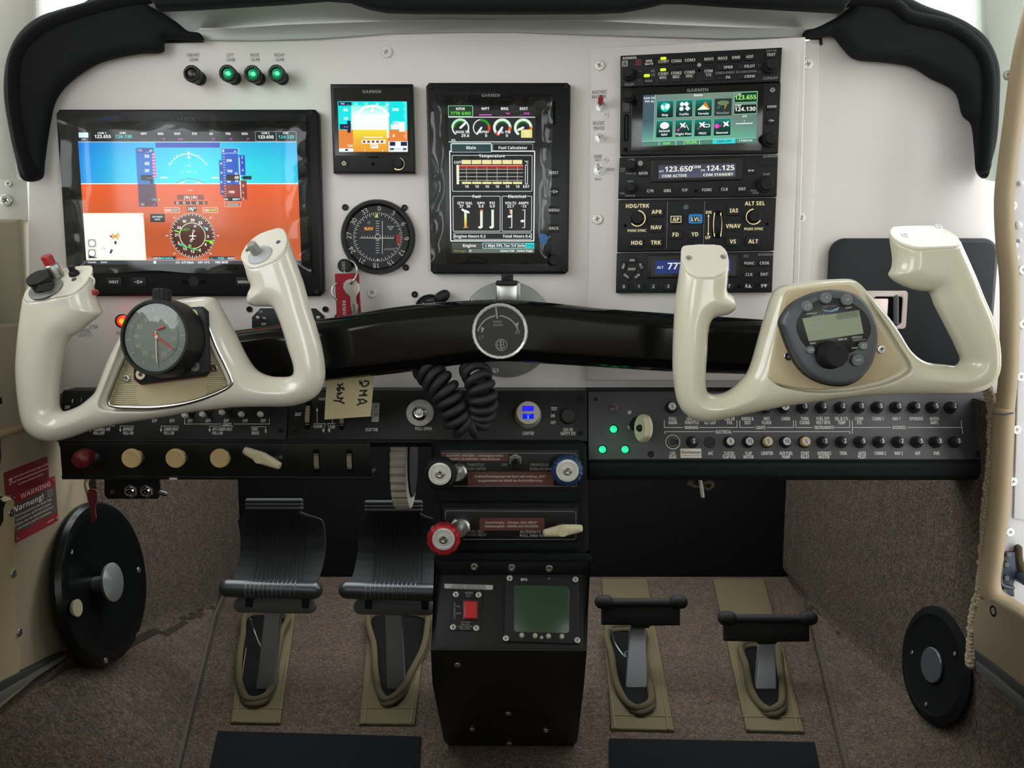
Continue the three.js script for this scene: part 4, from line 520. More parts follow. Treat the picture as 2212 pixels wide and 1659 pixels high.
// touch-screen navigator, same view
{ const t = unit('navigator', 'black touch-screen navigator showing eight icon tiles on a green home page', [191, 178, 336, 330], { x: [1340, 1687, 1339, 1681] });
  const z = (x, y) => [1320 + x / 5.53, 90 + y / 5.53];
  t.poly('screen_glass', [z(250, 545), z(1830, 512), z(1800, 1300), z(240, 1310)], HF, HF + 0.0006, std('#07090c', 0.12), { b: 0.0002 });
  const m = screen(1024, 480, (x, w, h) => {
    const k = w / 1385; const u = (X) => (X - 372) * k, v = (Y) => (Y - 630) * h / 620, T = (s, X, Y, px, c, al) => say(x, s, u(X), v(Y), px * k, c, al);
    x.fillStyle = grad(x, 0, 0, w, h, '#6f8b88', '#7f9484', '#62807a'); x.fillRect(0, 0, w, h); x.fillStyle = grad(x, 0, v(960), 0, v(1230), 'rgba(120,220,180,0)', 'rgba(110,220,180,0.65)'); x.fillRect(0, v(960), w, h); x.fillStyle = grad(x, 0, 0, 0, h, '#50606c', '#46606a', '#7cc4b0'); x.fillRect(0, 0, u(520), h); x.fillStyle = '#a8f0d0'; x.fillRect(u(516), 0, 4, h * 0.93);
    T('Com Vol', 450, 665, 36); T('Psh Sq', 450, 705, 36); T('⌂', 935, 655, 40, '#a8fff0'); T('Home', 1045, 655, 38);
    const tiles = ['Map', 'Traffic', 'Terrain', 'Weather', 'Default', 'Flight Plan', 'PROC', 'Nearest'];
    tiles.forEach((s, i) => { const X = 545 + (i % 4) * 234, Y = 706 + (i >> 2) * 240, A = u(X), B = v(Y), ww = 204 * k, hh = v(Y + 205) - B; rr(x, A, B, ww, hh, 8); x.fillStyle = i === 3 ? '#2c3834' : grad(x, 0, B, 0, B + hh, '#1f8878', '#134840', '#0c2620'); x.fill(); x.strokeStyle = i === 3 ? '#4c5c56' : '#5fe0c4'; x.lineWidth = 3; x.stroke();
      T(s, X + 102, Y + (i === 4 ? 128 : 172), 38, i === 3 ? '#9aa8a0' : '#fff'); if (i === 4) T('NAV', X + 102, Y + 172, 38);
      const cx = A + ww / 2, cy = B + hh * 0.38; x.fillStyle = '#fff';
      if (i === 0) { x.fillStyle = '#12d8c8'; x.beginPath(); x.arc(cx, cy, 58 * k, 0, 7); x.fill(); x.fillStyle = '#f0fffa'; x.beginPath(); x.ellipse(cx + 26 * k, cy - 8 * k, 30 * k, 38 * k, 0.5, 0, 7); x.fill(); x.beginPath(); x.ellipse(cx - 32 * k, cy, 18 * k, 34 * k, -0.4, 0, 7); x.fill(); }
      if (i === 1) { for (const [a, b] of [[-28, -30], [-34, 28]]) { x.beginPath(); x.arc(cx + a * k, cy + b * k, 26 * k, 0, 7); x.fill(); } for (const [a, b] of [[24, -30], [40, 26]]) { x.beginPath(); x.moveTo(cx + a * k, cy + (b - 34) * k); x.lineTo(cx + (a + 34) * k, cy + b * k); x.lineTo(cx + a * k, cy + (b + 34) * k); x.lineTo(cx + (a - 34) * k, cy + b * k); x.fill(); } }
      if (i === 2) { x.fillStyle = '#d8862c'; x.beginPath(); x.moveTo(cx + 20 * k, cy - 56 * k); x.lineTo(cx + 80 * k, cy + 44 * k); x.lineTo(cx - 50 * k, cy + 44 * k); x.fill(); x.fillStyle = '#fffbe8'; x.beginPath(); x.moveTo(cx - 6 * k, cy - 14 * k); x.lineTo(cx + 70 * k, cy + 50 * k); x.lineTo(cx - 78 * k, cy + 50 * k); x.fill(); }
      if (i === 3) { x.fillStyle = '#6f8a5c'; x.beginPath(); x.ellipse(cx, cy - 28 * k, 70 * k, 30 * k, 0, 0, 7); x.fill(); x.fillStyle = '#d8a830'; x.beginPath(); x.moveTo(cx + 24 * k, cy); x.lineTo(cx + 44 * k, cy); x.lineTo(cx + 14 * k, cy + 62 * k); x.fill(); x.strokeStyle = '#48b8c0'; x.lineWidth = 4; for (const a of [-60, -36]) { x.beginPath(); x.moveTo(cx + a * k, cy + 6 * k); x.lineTo(cx + (a - 12) * k, cy + 46 * k); x.stroke(); } }
      if (i === 4) { x.beginPath(); x.ellipse(cx, cy - 18 * k, 56 * k, 44 * k, 0, 0, 7); x.fill(); }
      if (i >= 5) { const px = cx + (i === 7 ? 44 : -10) * k, py = cy - 12 * k; x.beginPath(); x.ellipse(px, py, 12 * k, 48 * k, 0.7, 0, 7); x.fill(); x.beginPath(); x.ellipse(px, py, 46 * k, 13 * k, 0.7, 0, 7); x.fill(); x.strokeStyle = '#e8408c'; x.lineWidth = 9 * k; x.beginPath(); x.moveTo(cx - 70 * k, cy + 44 * k); x.lineTo(cx - 6 * k, cy); x.stroke(); if (i === 5) { x.strokeStyle = '#d8f4f0'; x.lineWidth = 10 * k; x.beginPath(); x.moveTo(cx + 30 * k, cy - 20 * k); x.lineTo(cx + 66 * k, cy + 50 * k); x.stroke(); } if (i === 6) { x.strokeStyle = '#fff'; x.lineWidth = 10 * k; rr(x, cx + 4, cy - 16 * k, 76 * k, 34 * k, 17 * k); x.stroke(); } if (i !== 6) { x.fillStyle = '#ff40d8'; x.beginPath(); x.arc(cx - 66 * k, cy + (i === 7 ? 10 : 46) * k, (i === 7 ? 28 : 14) * k, 0, 7); x.fill(); } }
    });
    x.fillStyle = '#0c4020'; rr(x, u(1480), v(640), 270 * k, v(760) - v(640), 8); x.fill(); x.strokeStyle = '#a0f0c8'; x.lineWidth = 4; x.stroke(); T('COM', 1525, 662, 32); T('123.655', 1612, 702, 72, '#b4ff8c'); x.fillStyle = '#14241f'; rr(x, u(1480), v(784), 270 * k, v(900) - v(784), 8); x.fill(); x.stroke(); T('STBY', 1530, 800, 34); T('124.130', 1612, 842, 70); T('⇕', 1612, 772, 34); T('ETE', 1612, 930, 32); x.fillStyle = '#fff'; x.fillRect(u(1510), v(1010), 200 * k, 8); T('•', 1610, 985, 40);
    x.fillStyle = '#bff4e4'; x.fillRect(0, v(1190), w, 4); x.fillStyle = 'rgba(60,90,80,0.5)'; x.fillRect(0, v(1194), w, h); for (const X of [585, 790, 895, 1080]) { x.fillStyle = '#e8fff8'; x.fillRect(u(X), v(1194), 4, 60); } T('ENR', 682, 1224, 46, '#8cf060'); T('VLOC', 985, 1218, 56, '#9cff70'); x.fillStyle = '#40e0e0'; x.fillRect(u(1240), v(1196), 270 * k, 60); T('LNAV LPV', 1376, 1222, 38, '#0c5058'); T('✈1 PshCom', 1625, 1220, 36);
  }, 0.95);
  const q = t.ptsL([z(385, 640), z(1755, 588), z(1730, 1205), z(365, 1250)], HF + 0.0008), g = new THREE.PlaneGeometry(1, 1, 8, 8), p = g.attributes.position; for (let i = 0; i < p.count; i++) { const a = p.getX(i) + 0.5, b = 0.5 - p.getY(i); p.setXYZ(i, (q[0].x * (1 - a) + q[1].x * a) * (1 - b) + (q[3].x * (1 - a) + q[2].x * a) * b, (q[0].y * (1 - a) + q[1].y * a) * (1 - b) + (q[3].y * (1 - a) + q[2].y * a) * b, HF + 0.0008); } g.computeVertexNormals(); t.add('screen', g, m);
  t.text('GARMIN', ...z(1033, 578), 7, { h: HF + 0.0006, sx: 1.2, ink: M.inkGrey }); rb(t, ...z(1868, 738), ...z(1975, 812), ['HOME'], { size: 5 }); rb(t, ...z(1862, 905), ...z(1968, 980), []); directTo(t, ...z(1912, 942), HF + 0.002, 0.6);
  rknob(t, ...z(205, 650), 12, 9); rknob(t, ...z(1900, 1170), 16, 12); t.screw(...z(1927, 578), 5.5, HF, M.dull); t.plate('card_slot', [...z(155, 870), ...z(208, 1190)], HF - 0.0006, HF + 0.0004, M.slot, { r: 4 }); t.plate('data_card', [...z(172, 890), ...z(194, 1170)], HF, HF + 0.0012, M.key, { r: 1 }); t.lathe('pin_hole', ...z(175, 1290), [[4.5, HF + 0.0003], [0, HF + 0.0002]], M.slot); t.plate('label_patch', [...z(140, 725), ...z(220, 835)], HF, HF + 0.0003, std('#34373c', 0.5)); t.print(); }
// com/nav radio, in a 5.3525x view that starts at (1320, 330)
const z2 = (x, y) => [1320 + x / 5.3525, 330 + y / 5.3525];
{ const t = unit('comm_radio', 'black radio unit with a narrow lit frequency display reading COM ACTIVE', [340, 334, 428, 424], { x: [1338, 1681, 1335, 1678] }), G = { h: HF, ink: M.inkGrey };
  t.poly('display_recess', [z2(455, 80), z2(1540, 40), z2(1520, 315), z2(455, 345)], HF, HF + 0.002, M.black, { b: 0.0012 }); t.poly('display_window', [z2(492, 100), z2(1510, 65), z2(1500, 300), z2(490, 330)], HF + 0.0014, HF + 0.0022, std('#08090c', 0.15));
  const m = screen(720, 140, (x, w, h) => { x.fillStyle = '#585a6c'; x.fillRect(0, 0, w, h); x.fillStyle = grad(x, 0, 0, 0, h, 'rgba(40,40,60,0.5)', 'rgba(90,90,120,0.2)'); x.fillRect(0, 0, w, h); const c = '#fbfbe6'; say(x, '123.650', 188, 46, 74, c); say(x, 'COM', 356, 30, 38, c); say(x, '124.125', 580, 46, 74, c); say(x, 'ACT', 26, 66, 24, c); say(x, 'STB', 418, 66, 24, c); say(x, 'COM ACTIVE', 150, 114, 40, c); say(x, 'COM STANDBY', 560, 114, 40, c); }, 0.95);
  const q = t.ptsL([z2(552, 140), z2(1440, 118), z2(1436, 275), z2(548, 300)], HF + 0.0024), g = new THREE.PlaneGeometry(1, 1), p = g.attributes.position;[0, 1, 3, 2].forEach((s, i) => p.setXYZ(i, q[s].x, q[s].y, HF + 0.0024)); t.add('screen', g, m);
  t.text('GARMIN', ...z2(1842, 42), 5, { ...G, sx: 1.15 }); t.text('COM', ...z2(236, 80), 4.5, G); t.text('PWR', ...z2(136, 185), 4, G); t.text('VOL', ...z2(136, 212), 4, G); t.text('PUSH SQ', ...z2(230, 240), 4, G); t.text('NAV', ...z2(224, 330), 4.5, G); t.text('VOL', ...z2(130, 470), 4.5, G); t.text('PUSH ID', ...z2(222, 496), 4, G); t.text('TUNE', ...z2(1795, 248), 4.5, G); t.text('PUSH', ...z2(1648, 437), 4, G); t.text('CRSR', ...z2(1670, 464), 4, G);
  rb(t, ...z2(318, 198), ...z2(428, 275), ['MON']); for (const [x0, y0, s] of [[398, 400, 'C/N'], [597, 398, 'OBS'], [797, 392, 'T/F'], [1056, 388, 'FUNC'], [1258, 382, 'CLR'], [1462, 378, 'ENT']]) rb(t, ...z2(x0, y0), ...z2(x0 + 108, y0 + 80), [s]);
  rb(t, ...z2(1565, 165), ...z2(1672, 245), []); { const h = HF + 0.002; t.line([z2(1600, 205), z2(1634, 205)], 1.4, { h }); t.fill([z2(1578, 205), z2(1604, 192), z2(1604, 218)], { h }); t.fill([z2(1656, 205), z2(1630, 192), z2(1630, 218)], { h }); }
  rknob(t, ...z2(228, 150), 12, 9); rknob(t, ...z2(225, 405), 12, 9); rknob(t, ...z2(1790, 365), 18, 14); t.lathe('light_sensor', ...z2(338, 122), [[6, HF], [5.5, HF + 0.001], [0, HF + 0.0012]], M.dull); t.lathe('pin_hole', ...z2(978, 443), [[4, HF + 0.0003], [0, HF + 0.0002]], M.slot); t.plate('card_door', [...z2(1705, 80), ...z2(1918, 135)], HF, HF + 0.0006, M.key, { r: 1 }); t.print(); }
// autopilot controller
{ const t = unit('autopilot_controller', 'black autopilot controller with cream lit keys and one blue LVL key', [432, 427, 544, 541], { x: [1336, 1677, 1333, 1672] });
  const B = (x0, y0, s, o = {}) => rb(t, ...z2(x0, y0), ...z2(x0 + (o.w ?? 156), y0 + (o.hh ?? 112)), s, { size: 8.5, ink: M.warm, r: 4, up: 0.0025, ...o }), h = HF;
  B(450, 628, ['APR']); B(445, 806, ['NAV']); B(218, 985, ['HDG']); B(440, 982, ['TRK']); B(672, 712, [], {}); B(896, 708, [], { w: 162, mat: std('#1f7cc0', 0.4, { emissive: '#0c4a80', emissiveIntensity: 0.25 }), label: 'blue leveling key' }); B(668, 890, ['FD']); B(890, 886, ['YD']); B(1342, 612, ['IAS']); B(1334, 790, ['VNAV']); B(1330, 970, ['VS']); B(1562, 968, ['ALT'], { w: 164 });
  { const hb = HF + 0.0025; t.text('AP', ...z2(750, 770), 8.5, { h: hb, ink: M.warm }); t.line([z2(692, 735), z2(808, 733), z2(808, 803), z2(692, 805), z2(692, 735)], 1.4, { h: hb, ink: M.warm }); t.plate('key_window', [...z2(934, 738), ...z2(1022, 796)], hb, hb + 0.0003, M.dark, { r: 1 }); t.text('LVL', ...z2(978, 767), 8, { h: hb + 0.0003, ink: M.warm }); }
  t.text('HDG/TRK', ...z2(306, 614), 8.5, { h, ink: M.warm }); t.text('ALT SEL', ...z2(1662, 585), 8.5, { h, ink: M.warm }); t.text('PUSH SYNC', ...z2(300, 900), 5.5, { h, ink: M.warm }); t.text('PUSH SYNC', ...z2(1650, 880), 5.5, { h, ink: M.warm }); t.text('DN', ...z2(1128, 688), 6.5, { h, ink: M.warm }); t.text('UP', ...z2(1120, 980), 6.5, { h, ink: M.warm });
  t.line([z2(1127, 725), z2(1123, 945)], 1.4, { h, ink: M.warm }); t.fill([z2(1127, 710), z2(1114, 738), z2(1140, 738)], { h, ink: M.warm }); t.fill([z2(1123, 960), z2(1110, 930), z2(1137, 930)], { h, ink: M.warm }); t.line([z2(654, 570), z2(640, 1108)], 0.9, { h, ink: M.inkGrey }); t.line([z2(1082, 560), z2(1066, 1105)], 0.9, { h, ink: M.inkGrey });
  for (const [x, y, a0, a1] of [[306, 758, -140, 85], [1652, 738, 95, 330]]) { const [a, b] = z2(x, y); t.ring(a, b, 15.2, 17.6, a0, a1, { h, ink: M.warmRing }); t.lathe('knob', a, b, [[15, HF], [15, HF + 0.004], [13, HF + 0.006], [13, HF + 0.013], [11, HF + 0.015], [0, HF + 0.015]], M.knob, { at: HF + 0.005, lobes: 28, depth: 0.03 }); }
  { const [a, b] = z2(1232, 830); t.plate('wheel_slot', [a - 11, b - 30, a + 11, b + 30], HF - 0.0005, HF + 0.0003, M.slot, { r: 10 }); const c = t.L(a, b, HF), s = t.s(a, b, HF); let g = new THREE.LatheGeometry([[0, -9], [24, -9], [30, -7], [30, 7], [24, 9], [0, 9]].map(([r, y]) => new THREE.Vector2(r * s, y * s)), 40); g.rotateZ(Math.PI / 2); g = toCreasedNormals(g, 0.5); g.translate(c.x, c.y, HF - 20 * s); t.add('pitch_wheel', g, M.knob);
    for (const x of [1196, 1268]) { const [u] = z2(x, 830); t.tube('backlight_strip', [[u, b - 25, HF + 0.0006], [u + (x < 1232 ? -2 : 2), b, HF + 0.0022], [u, b + 25, HF + 0.0006]], 0.00055, M.warmRing); } }
  t.lathe('light_sensor', ...z2(866, 627), [[6, HF], [5.5, HF + 0.0006], [0, HF + 0.0006]], std('#54575c', 0.4)); for (const [x, y] of [[162, 845], [1804, 824]]) t.lathe('pin_hole', ...z2(x, y), [[3.5, HF + 0.0003], [0, HF + 0.0002]], M.slot); t.print(); }
// transponder
{ const t = unit('transponder', 'lowest black radio unit with number keys and a dark blue lit code display', [547, 544, 633, 632], { x: [1332, 1671, 1330, 1668] });
  t.poly('display_recess', [z2(420, 1180), z2(1480, 1165), z2(1480, 1440), z2(415, 1455)], HF, HF + 0.002, M.black, { b: 0.0012 }); t.poly('display_window', [z2(470, 1205), z2(1440, 1190), z2(1440, 1420), z2(465, 1430)], HF + 0.0014, HF + 0.0022, std('#08090c', 0.15));
  const m = screen(720, 140, (x, w, h) => { x.fillStyle = '#2a3a7c'; x.fillRect(0, 0, w, h); say(x, 'ALT', 48, 74, 36, '#f4f4e0'); say(x, '7776', 220, 62, 96, '#f8f8e8'); say(x, 'FL 001', 470, 62, 60, '#f8f8e8'); say(x, 'R', 690, 30, 34, '#f8f8e8'); say(x, '.4', 690, 105, 34, '#f8f8e8'); }, 0.85);
  const q = t.ptsL([z2(515, 1245), z2(1392, 1235), z2(1386, 1388), z2(508, 1400)], HF + 0.0024), g = new THREE.PlaneGeometry(1, 1), p = g.attributes.position;[0, 1, 3, 2].forEach((s, i) => p.setXYZ(i, q[s].x, q[s].y, HF + 0.0024)); t.add('screen', g, m);
  t.text('GARMIN', ...z2(1790, 1176), 5, { h: HF, ink: M.inkGrey, sx: 1.15 }); ['0', '1', '2', '3', '4', '5', '6', '7', '8', '9'].forEach((s, i) => { const x = [95, 265, 437, 608, 780, 950, 1120, 1312, 1530, 1712][i]; rb(t, ...z2(x, 1508 - i), ...z2(x + (i > 7 ? 112 : 106), 1585 - i), [s], { size: 7, ink: M.ink, dx: i > 7 ? -4 : 0 }); if (i > 7) { const c = z2(x + 72, 1548 - i), d = i === 8 ? 1 : -1; t.fill([[c[0] - 4, c[1] + 3.5 * d], [c[0] + 4, c[1] + 3.5 * d], [c[0], c[1] - 4 * d]], { h: HF + 0.002 }); } });
  for (const [x, y, s] of [[1542, 1238, 'FUNC'], [1716, 1236, 'CRSR'], [1538, 1368, 'CLR'], [1714, 1366, 'ENT']]) rb(t, ...z2(x, y), ...z2(x + 114, y + 78), [s]);
  t.lathe('button', ...z2(240, 1345), [[10, HF], [10, HF + 0.0016], [9, HF + 0.002], [0, HF + 0.002]], M.key); t.text('IDNT', ...z2(240, 1345), 5, { h: HF + 0.002 });
  for (const [x, y, s, r] of [[243, 1242, 'ON', 0], [143, 1310, 'SBY', 70], [345, 1308, 'ALT', -70], [175, 1425, 'OFF', -40], [303, 1425, 'VFR', 40]]) { const [a, b] = z2(x, y), c = t.L(a, b, HF), sc = t.s(a, b, HF), gg = extrude(roundRect(-10.5 * sc, -6 * sc, 10.5 * sc, 6 * sc, 4 * sc), HF, HF + 0.002, 0.0005); gg.rotateZ(r * Math.PI / 180); gg.translate(c.x, c.y, 0); t.add('button', gg, M.key); t.text(s, a, b, 5, { h: HF + 0.002, rot: r }); }
  t.plate('sensor_window', [...z2(1530, 1178), ...z2(1588, 1212)], HF, HF + 0.0004, std('#3c3f45', 0.3)); t.lathe('pin_hole', ...z2(1475, 1552), [[3.5, HF + 0.0003], [0, HF + 0.0002]], M.slot); t.print(); }
// ------------------------------------------------------------------ control column and yokes
{ const F = flat(0.105), t = new Thing(F, 1080, 717, 'control_column', 'glossy black control bar with a round direction dial at its middle', 'control column');
  const o = [[330, 742], [515, 713], [700, 689], [860, 662], [980, 651], [1060, 647], [1100, 647], [1200, 655], [1300, 666], [1450, 677], [1650, 690], [1780, 700], [1850, 735], [1850, 780], [1780, 812], [1620, 808], [1460, 803], [1250, 790], [1150, 784], [1080, 781], [1000, 787], [900, 801], [780, 815], [700, 824], [545, 838], [400, 842], [330, 820]];
  const q = smoothLoop(o.map(([x, y]) => { const v = t.L(x, y, 0); v.z = 0; return v; }), 200);
  t.add('cross_bar', solid(q, 0.015, 0.0014, { zs: 1.35 }), M.gloss);
  const h = 0.0205; t.lathe('dial_rim', 1080, 716, [[60, h - 0.004], [60.5, h + 0.004], [58, h + 0.007], [54, h + 0.006], [53, h + 0.0035]], M.alu, { at: h + 0.004, seg: 90, lobes: 120, depth: 0.012 });
  const rim0 = t.g.children[1]; t.lathe('dial_face', 1080, 716, [[54.5, h - 0.004], [54.5, h + 0.0038], [0, h + 0.0039]], std('#1b1c1e', 0.5), { at: h + 0.0039, seg: 64, parent: rim0 });
  const H2 = h + 0.0041, g = { h: H2, ink: M.inkGrey };
  t.line([[1071, 664], [1074, 686]], 3.6, g); t.ring(1076, 727, 43.5, 46.5, 17, 86, g); t.ring(1076, 727, 43.5, 46.5, 98, 166, g); t.fill([[1113, 699], [1121, 695], [1118, 709]], g); t.fill([[1039, 706], [1047, 709], [1040, 720]], g);
  t.text('WIND', 1074, 695, 5, { ...g, font: regular }); t.text('DOWN', 1076, 702, 5, { ...g, font: regular }); t.text('LT', 1040, 729, 7.5, { ...g, font: regular, rot: 4 }); t.text('RT', 1119, 718, 7.5, { ...g, font: regular, rot: 4 });
  t.ring(1083, 745, 11.6, 13, 0, 360, g); t.ring(1083, 745, 9.8, 10.6, 60, 300, g); t.text('B', 1085, 745, 15, { ...g, font: regular, rot: 6 }); t.line([[1081, 737], [1083, 755]], 1.6, g); t.ring(1077, 742, 3, 4, 90, 270, g); t.ring(1078, 749, 3, 4, 80, 280, g);
  t.print();
  for (const [x, y] of [[350, 745], [1800, 730]]) t.lathe('yoke_shaft', x, y, [[40, 0.01], [40, 0.03], [30, 0.035], [30, 0.09], [0, 0.09]], M.black, { at: 0.03 });
  // housing and flange where the shaft passes through the panel
  const f = new Thing(PANEL, 1094, 710, 'shaft_flange', 'dull metal round flange with a chrome neck and black bolt behind the control bar', 'flange');
  f.lathe('flange_disc', 1094, 712, [[104, 0], [103, 0.002], [60, 0.006], [0, 0.0062]], M.dull, { at: 0, seg: 64 });
  f.plate('neck', [1071, 606, 1124, 660], 0.005, 0.06, M.steel, { r: 10, b: 0.004 }); f.add('column_shaft', f.latheG(1090, 705, [[46, 0], [46, 0.09], [0, 0.09]], { at: 0.05 }), M.iron);
  f.plate('bolt_collar', [1071, 606, 1118, 617], 0.045, 0.068, M.black, { r: 4, b: 0.001 }); f.plate('bolt', [1083, 591, 1109, 607], 0.045, 0.064, M.black, { r: 3, b: 0.002 });
  f.screw(1070, 800, 7, 0.002, M.steel); f.screw(1016, 648, 5, 0.002, M.steel);
}
function yoke(z, name, label, mat, pts, R, cuts, recess) {
  const F = flat(z), t = new Thing(F, (pts[0][0] + recess[0][0]) / 2, recess[0][1], name, label, 'control yoke');
  const two = (p) => p.map(([x, y]) => { const v = t.L(x, y, 0); v.z = 0; return v; }), q = smoothLoop(two(pts), 360);
  const planes = cuts.map((c) => { const [a, b, d] = c.p.map(([x, y, h]) => t.L(x, y, h)); let n = b.clone().sub(a).cross(d.clone().sub(a)).normalize(); if (n.y < 0) n.negate(); return { a, n, x0: t.L(c.x[0], 600, 0).x, x1: t.L(c.x[1], 600, 0).x, yMin: Math.min(a.y, b.y, d.y) - 0.025 }; });
  const rq = smoothLoop(two(recess), 160), rd = outline(rq), rMemo = new Map();
  const body = (x, y, zz, f) => { for (const c of planes) if (x > c.x0 && x < c.x1 && y > c.yMin) f = Math.max(f, (x - c.a.x) * c.n.x + (y - c.a.y) * c.n.y + (zz - c.a.z) * c.n.z); return f; };
  const cut = (x, y, zz, f) => { f = body(x, y, zz, f); if (zz > R - 0.012) { const k = Math.round(x * 1e5) * 1e6 + Math.round(y * 1e5); let d = rMemo.get(k); if (d === undefined) rMemo.set(k, d = rd(x, y)); f = Math.max(f, Math.min(d, zz - (R - 0.007))); } return f; };
  t.add('yoke_body', solid(q, R, 0.00135, { cut }), mat);
  t.planes = planes; t.R = R; t.two = two; t.q = q; t.body = body;
  t.caps = planes.map((c, i) => { // cap plate: a thin slice of the same grip just above the cut
    const d2 = outline(q), lo = V(c.x0, c.yMin, -R), hi = V(c.x1, c.a.y + 0.035, R), memo = new Map(), cell = 0.0007;
    for (const k of 'xyz') lo[k] -= 0.002; hi.addScalar(0.002);
    const g = surface((x, y, zz) => { const k = Math.round(x * 1e5) * 1e6 + Math.round(y * 1e5); let d = memo.get(k); if (d === undefined) memo.set(k, d = d2(x, y)); if (x < c.x0 || x > c.x1) d = -0.01; const e = R - Math.min(d, R), f = Math.hypot(e, zz) - R + 0.0004, s = (x - c.a.x) * c.n.x + (y - c.a.y) * c.n.y + (zz - c.a.z) * c.n.z; return Math.max(f, Math.abs(s - 0.0008) - 0.001); }, lo, hi, cell);
    return t.add('grip_cap', g, cuts[i].mat ?? mat);
  });
  t.capFrame = (i) => new Frame(t.o.clone().add(planes[i].a.clone().addScaledVector(planes[i].n, 0.0018)), planes[i].n, V(0, 0, -1));
  t.on = (i, name, px, py, prof, mat, o = {}) => { // a turned part that stands on a grip cap
    const f = t.capFrame(i), c = f.at(px, py, 0), s = 1 / FOCAL * EYE.distanceTo(c); let g = new THREE.LatheGeometry(prof.map(([r, h]) => new THREE.Vector2(Math.max(1e-6, r * s), h)), o.seg ?? 28);
    if (o.stretch) g.scale(o.stretch, 1, 1); g = toCreasedNormals(g, 0.6); const qn = new THREE.Quaternion().setFromUnitVectors(Y, o.tilt ? f.n.clone().add(o.tilt).normalize() : f.n); g.applyQuaternion(qn); c.sub(t.o); g.translate(c.x, c.y, c.z); return t.add(name, g, mat, o.parent, o.label);
  };
  return t;
}
const ribTex = dataTexture(64, (u, v) => { const k = Math.abs((v * 2) % 1 - 0.5) * 2; return Math.sqrt(Math.max(0, 1 - k * k)); });
{ const pts = [[66, 560], [63, 610], [55, 645], [48, 690], [42, 741], [39, 790], [41, 835], [46, 878], [53, 911], [66, 934], [87, 948], [114, 953], [150, 946], [201, 929], [268, 914], [334, 904], [395, 893], [450, 886], [502, 880], [569, 878], [620, 878], [645, 874], [672, 864], [692, 845], [702, 814], [698, 765], [686, 715], [669, 662], [655, 610], [646, 585], [634, 550], [618, 505], [610, 470], [525, 470], [519, 552], [528, 572], [536, 600], [543, 618], [537, 632], [534, 648], [540, 658], [555, 662], [575, 662], [590, 664], [602, 687], [614, 722], [622, 750], [635, 794], [633, 808], [624, 813], [600, 814], [582, 812], [555, 800], [535, 774], [508, 721], [488, 685], [472, 657], [463, 645], [446, 641], [410, 644], [368, 650], [320, 657], [298, 664], [284, 682], [270, 710], [256, 737], [234, 782], [214, 834], [208, 846], [196, 858], [174, 875], [144, 887], [131, 888], [125, 882], [124, 862], [127, 814], [132, 775], [140, 745], [152, 728], [166, 720], [188, 702], [212, 683], [218, 676], [213, 665], [205, 645], [200, 622], [196, 600], [192, 560]];
  const recess = [[300, 690], [283, 722], [267, 770], [245, 826], [231, 866], [233, 875], [244, 880], [290, 883], [345, 882], [399, 874], [453, 858], [496, 838], [505, 828], [502, 816], [490, 789], [471, 750], [455, 710], [440, 674], [434, 664], [420, 663], [380, 672], [330, 682]];
  const t = yoke(0.19, 'pilot_yoke', 'off white control yoke with a ribbed chrome-trimmed center plate carrying the round clock', M.creamL, pts, 0.0165, [{ p: [[60, 618, -0.004], [198, 594, -0.004], [104, 645, 0.0145]], x: [30, 240] }, { p: [[519, 553, -0.003], [620, 515, -0.003], [563, 574, 0.0145]], x: [490, 660] }], recess);
  const rib = std('#b9ad8c', 0.5, { bumpMap: (() => { const c = ribTex.clone(); c.repeat.set(300, 300); c.rotation = 0; return c; })(), bumpScale: 0.0007 });
  const inn = recess.map(([x, y]) => [373 + (x - 373) * 0.985, 790 + (y - 790) * 0.985]);
  t.poly('ribbed_plate', inn, t.R - 0.0072, t.R - 0.004, rib, { smooth: 140, b: 0.0004 });
  t.add('chrome_trim', new THREE.TubeGeometry(new THREE.CatmullRomCurve3(recess.map(([x, y]) => t.L(373 + (x - 373) * 0.975, 785 + (y - 785) * 0.975, t.R - 0.0012)), true, 'centripetal'), 260, 0.0019, 8, true), M.chrome);
  t.poly('smooth_pad', [[300, 830], [430, 812], [445, 850], [390, 868], [300, 872]], t.R - 0.0045, t.R - 0.0037, std('#b5a988', 0.55), { smooth: 60 });
  for (const [x, y] of [[464, 795], [274, 818]]) t.screw(x, y, 8, t.R - 0.004, M.steel);
  // switches on the grips
  t.on(0, 'switch_collar', 100, 625, [[31, 0], [31, 0.0015], [27, 0.002], [0, 0.002]], M.dull); t.on(0, 'trim_switch', 97, 622, [[19, 0.001], [19, 0.008], [21, 0.009], [21, 0.012], [0, 0.0125]], M.black);
  { const b = t.W(t.capFrame(0).at(97, 622, 0.0125)); for (let k = -2; k <= 2; k++) { const g = new THREE.BoxGeometry(0.014, 0.0012, 0.0009); const f = t.capFrame(0); g.applyQuaternion(f.quat()); g.translate(b.x + f.v.x * k * 0.002, b.y + f.v.y * k * 0.002 + 0.0003, b.z + f.v.z * k * 0.002); t.add('thumb_ridge', g, M.black); } }
  t.on(0, 'button_guard', 122, 596, [[15, 0], [14, 0.011], [12.5, 0.012], [0, 0.012]], M.steel, { tilt: V(-0.1, 0.5, 0) }); t.on(0, 'push_button', 122, 596, [[10, 0.011], [10.5, 0.018], [9, 0.0195], [0, 0.0195]], M.red, { tilt: V(-0.1, 0.5, 0), label: 'red push button' });
  t.on(0, 'small_button', 161, 593, [[10, 0], [9, 0.0025], [6, 0.004], [6, 0.0085], [0, 0.009]], M.black, { tilt: V(0, 0.4, 0) });
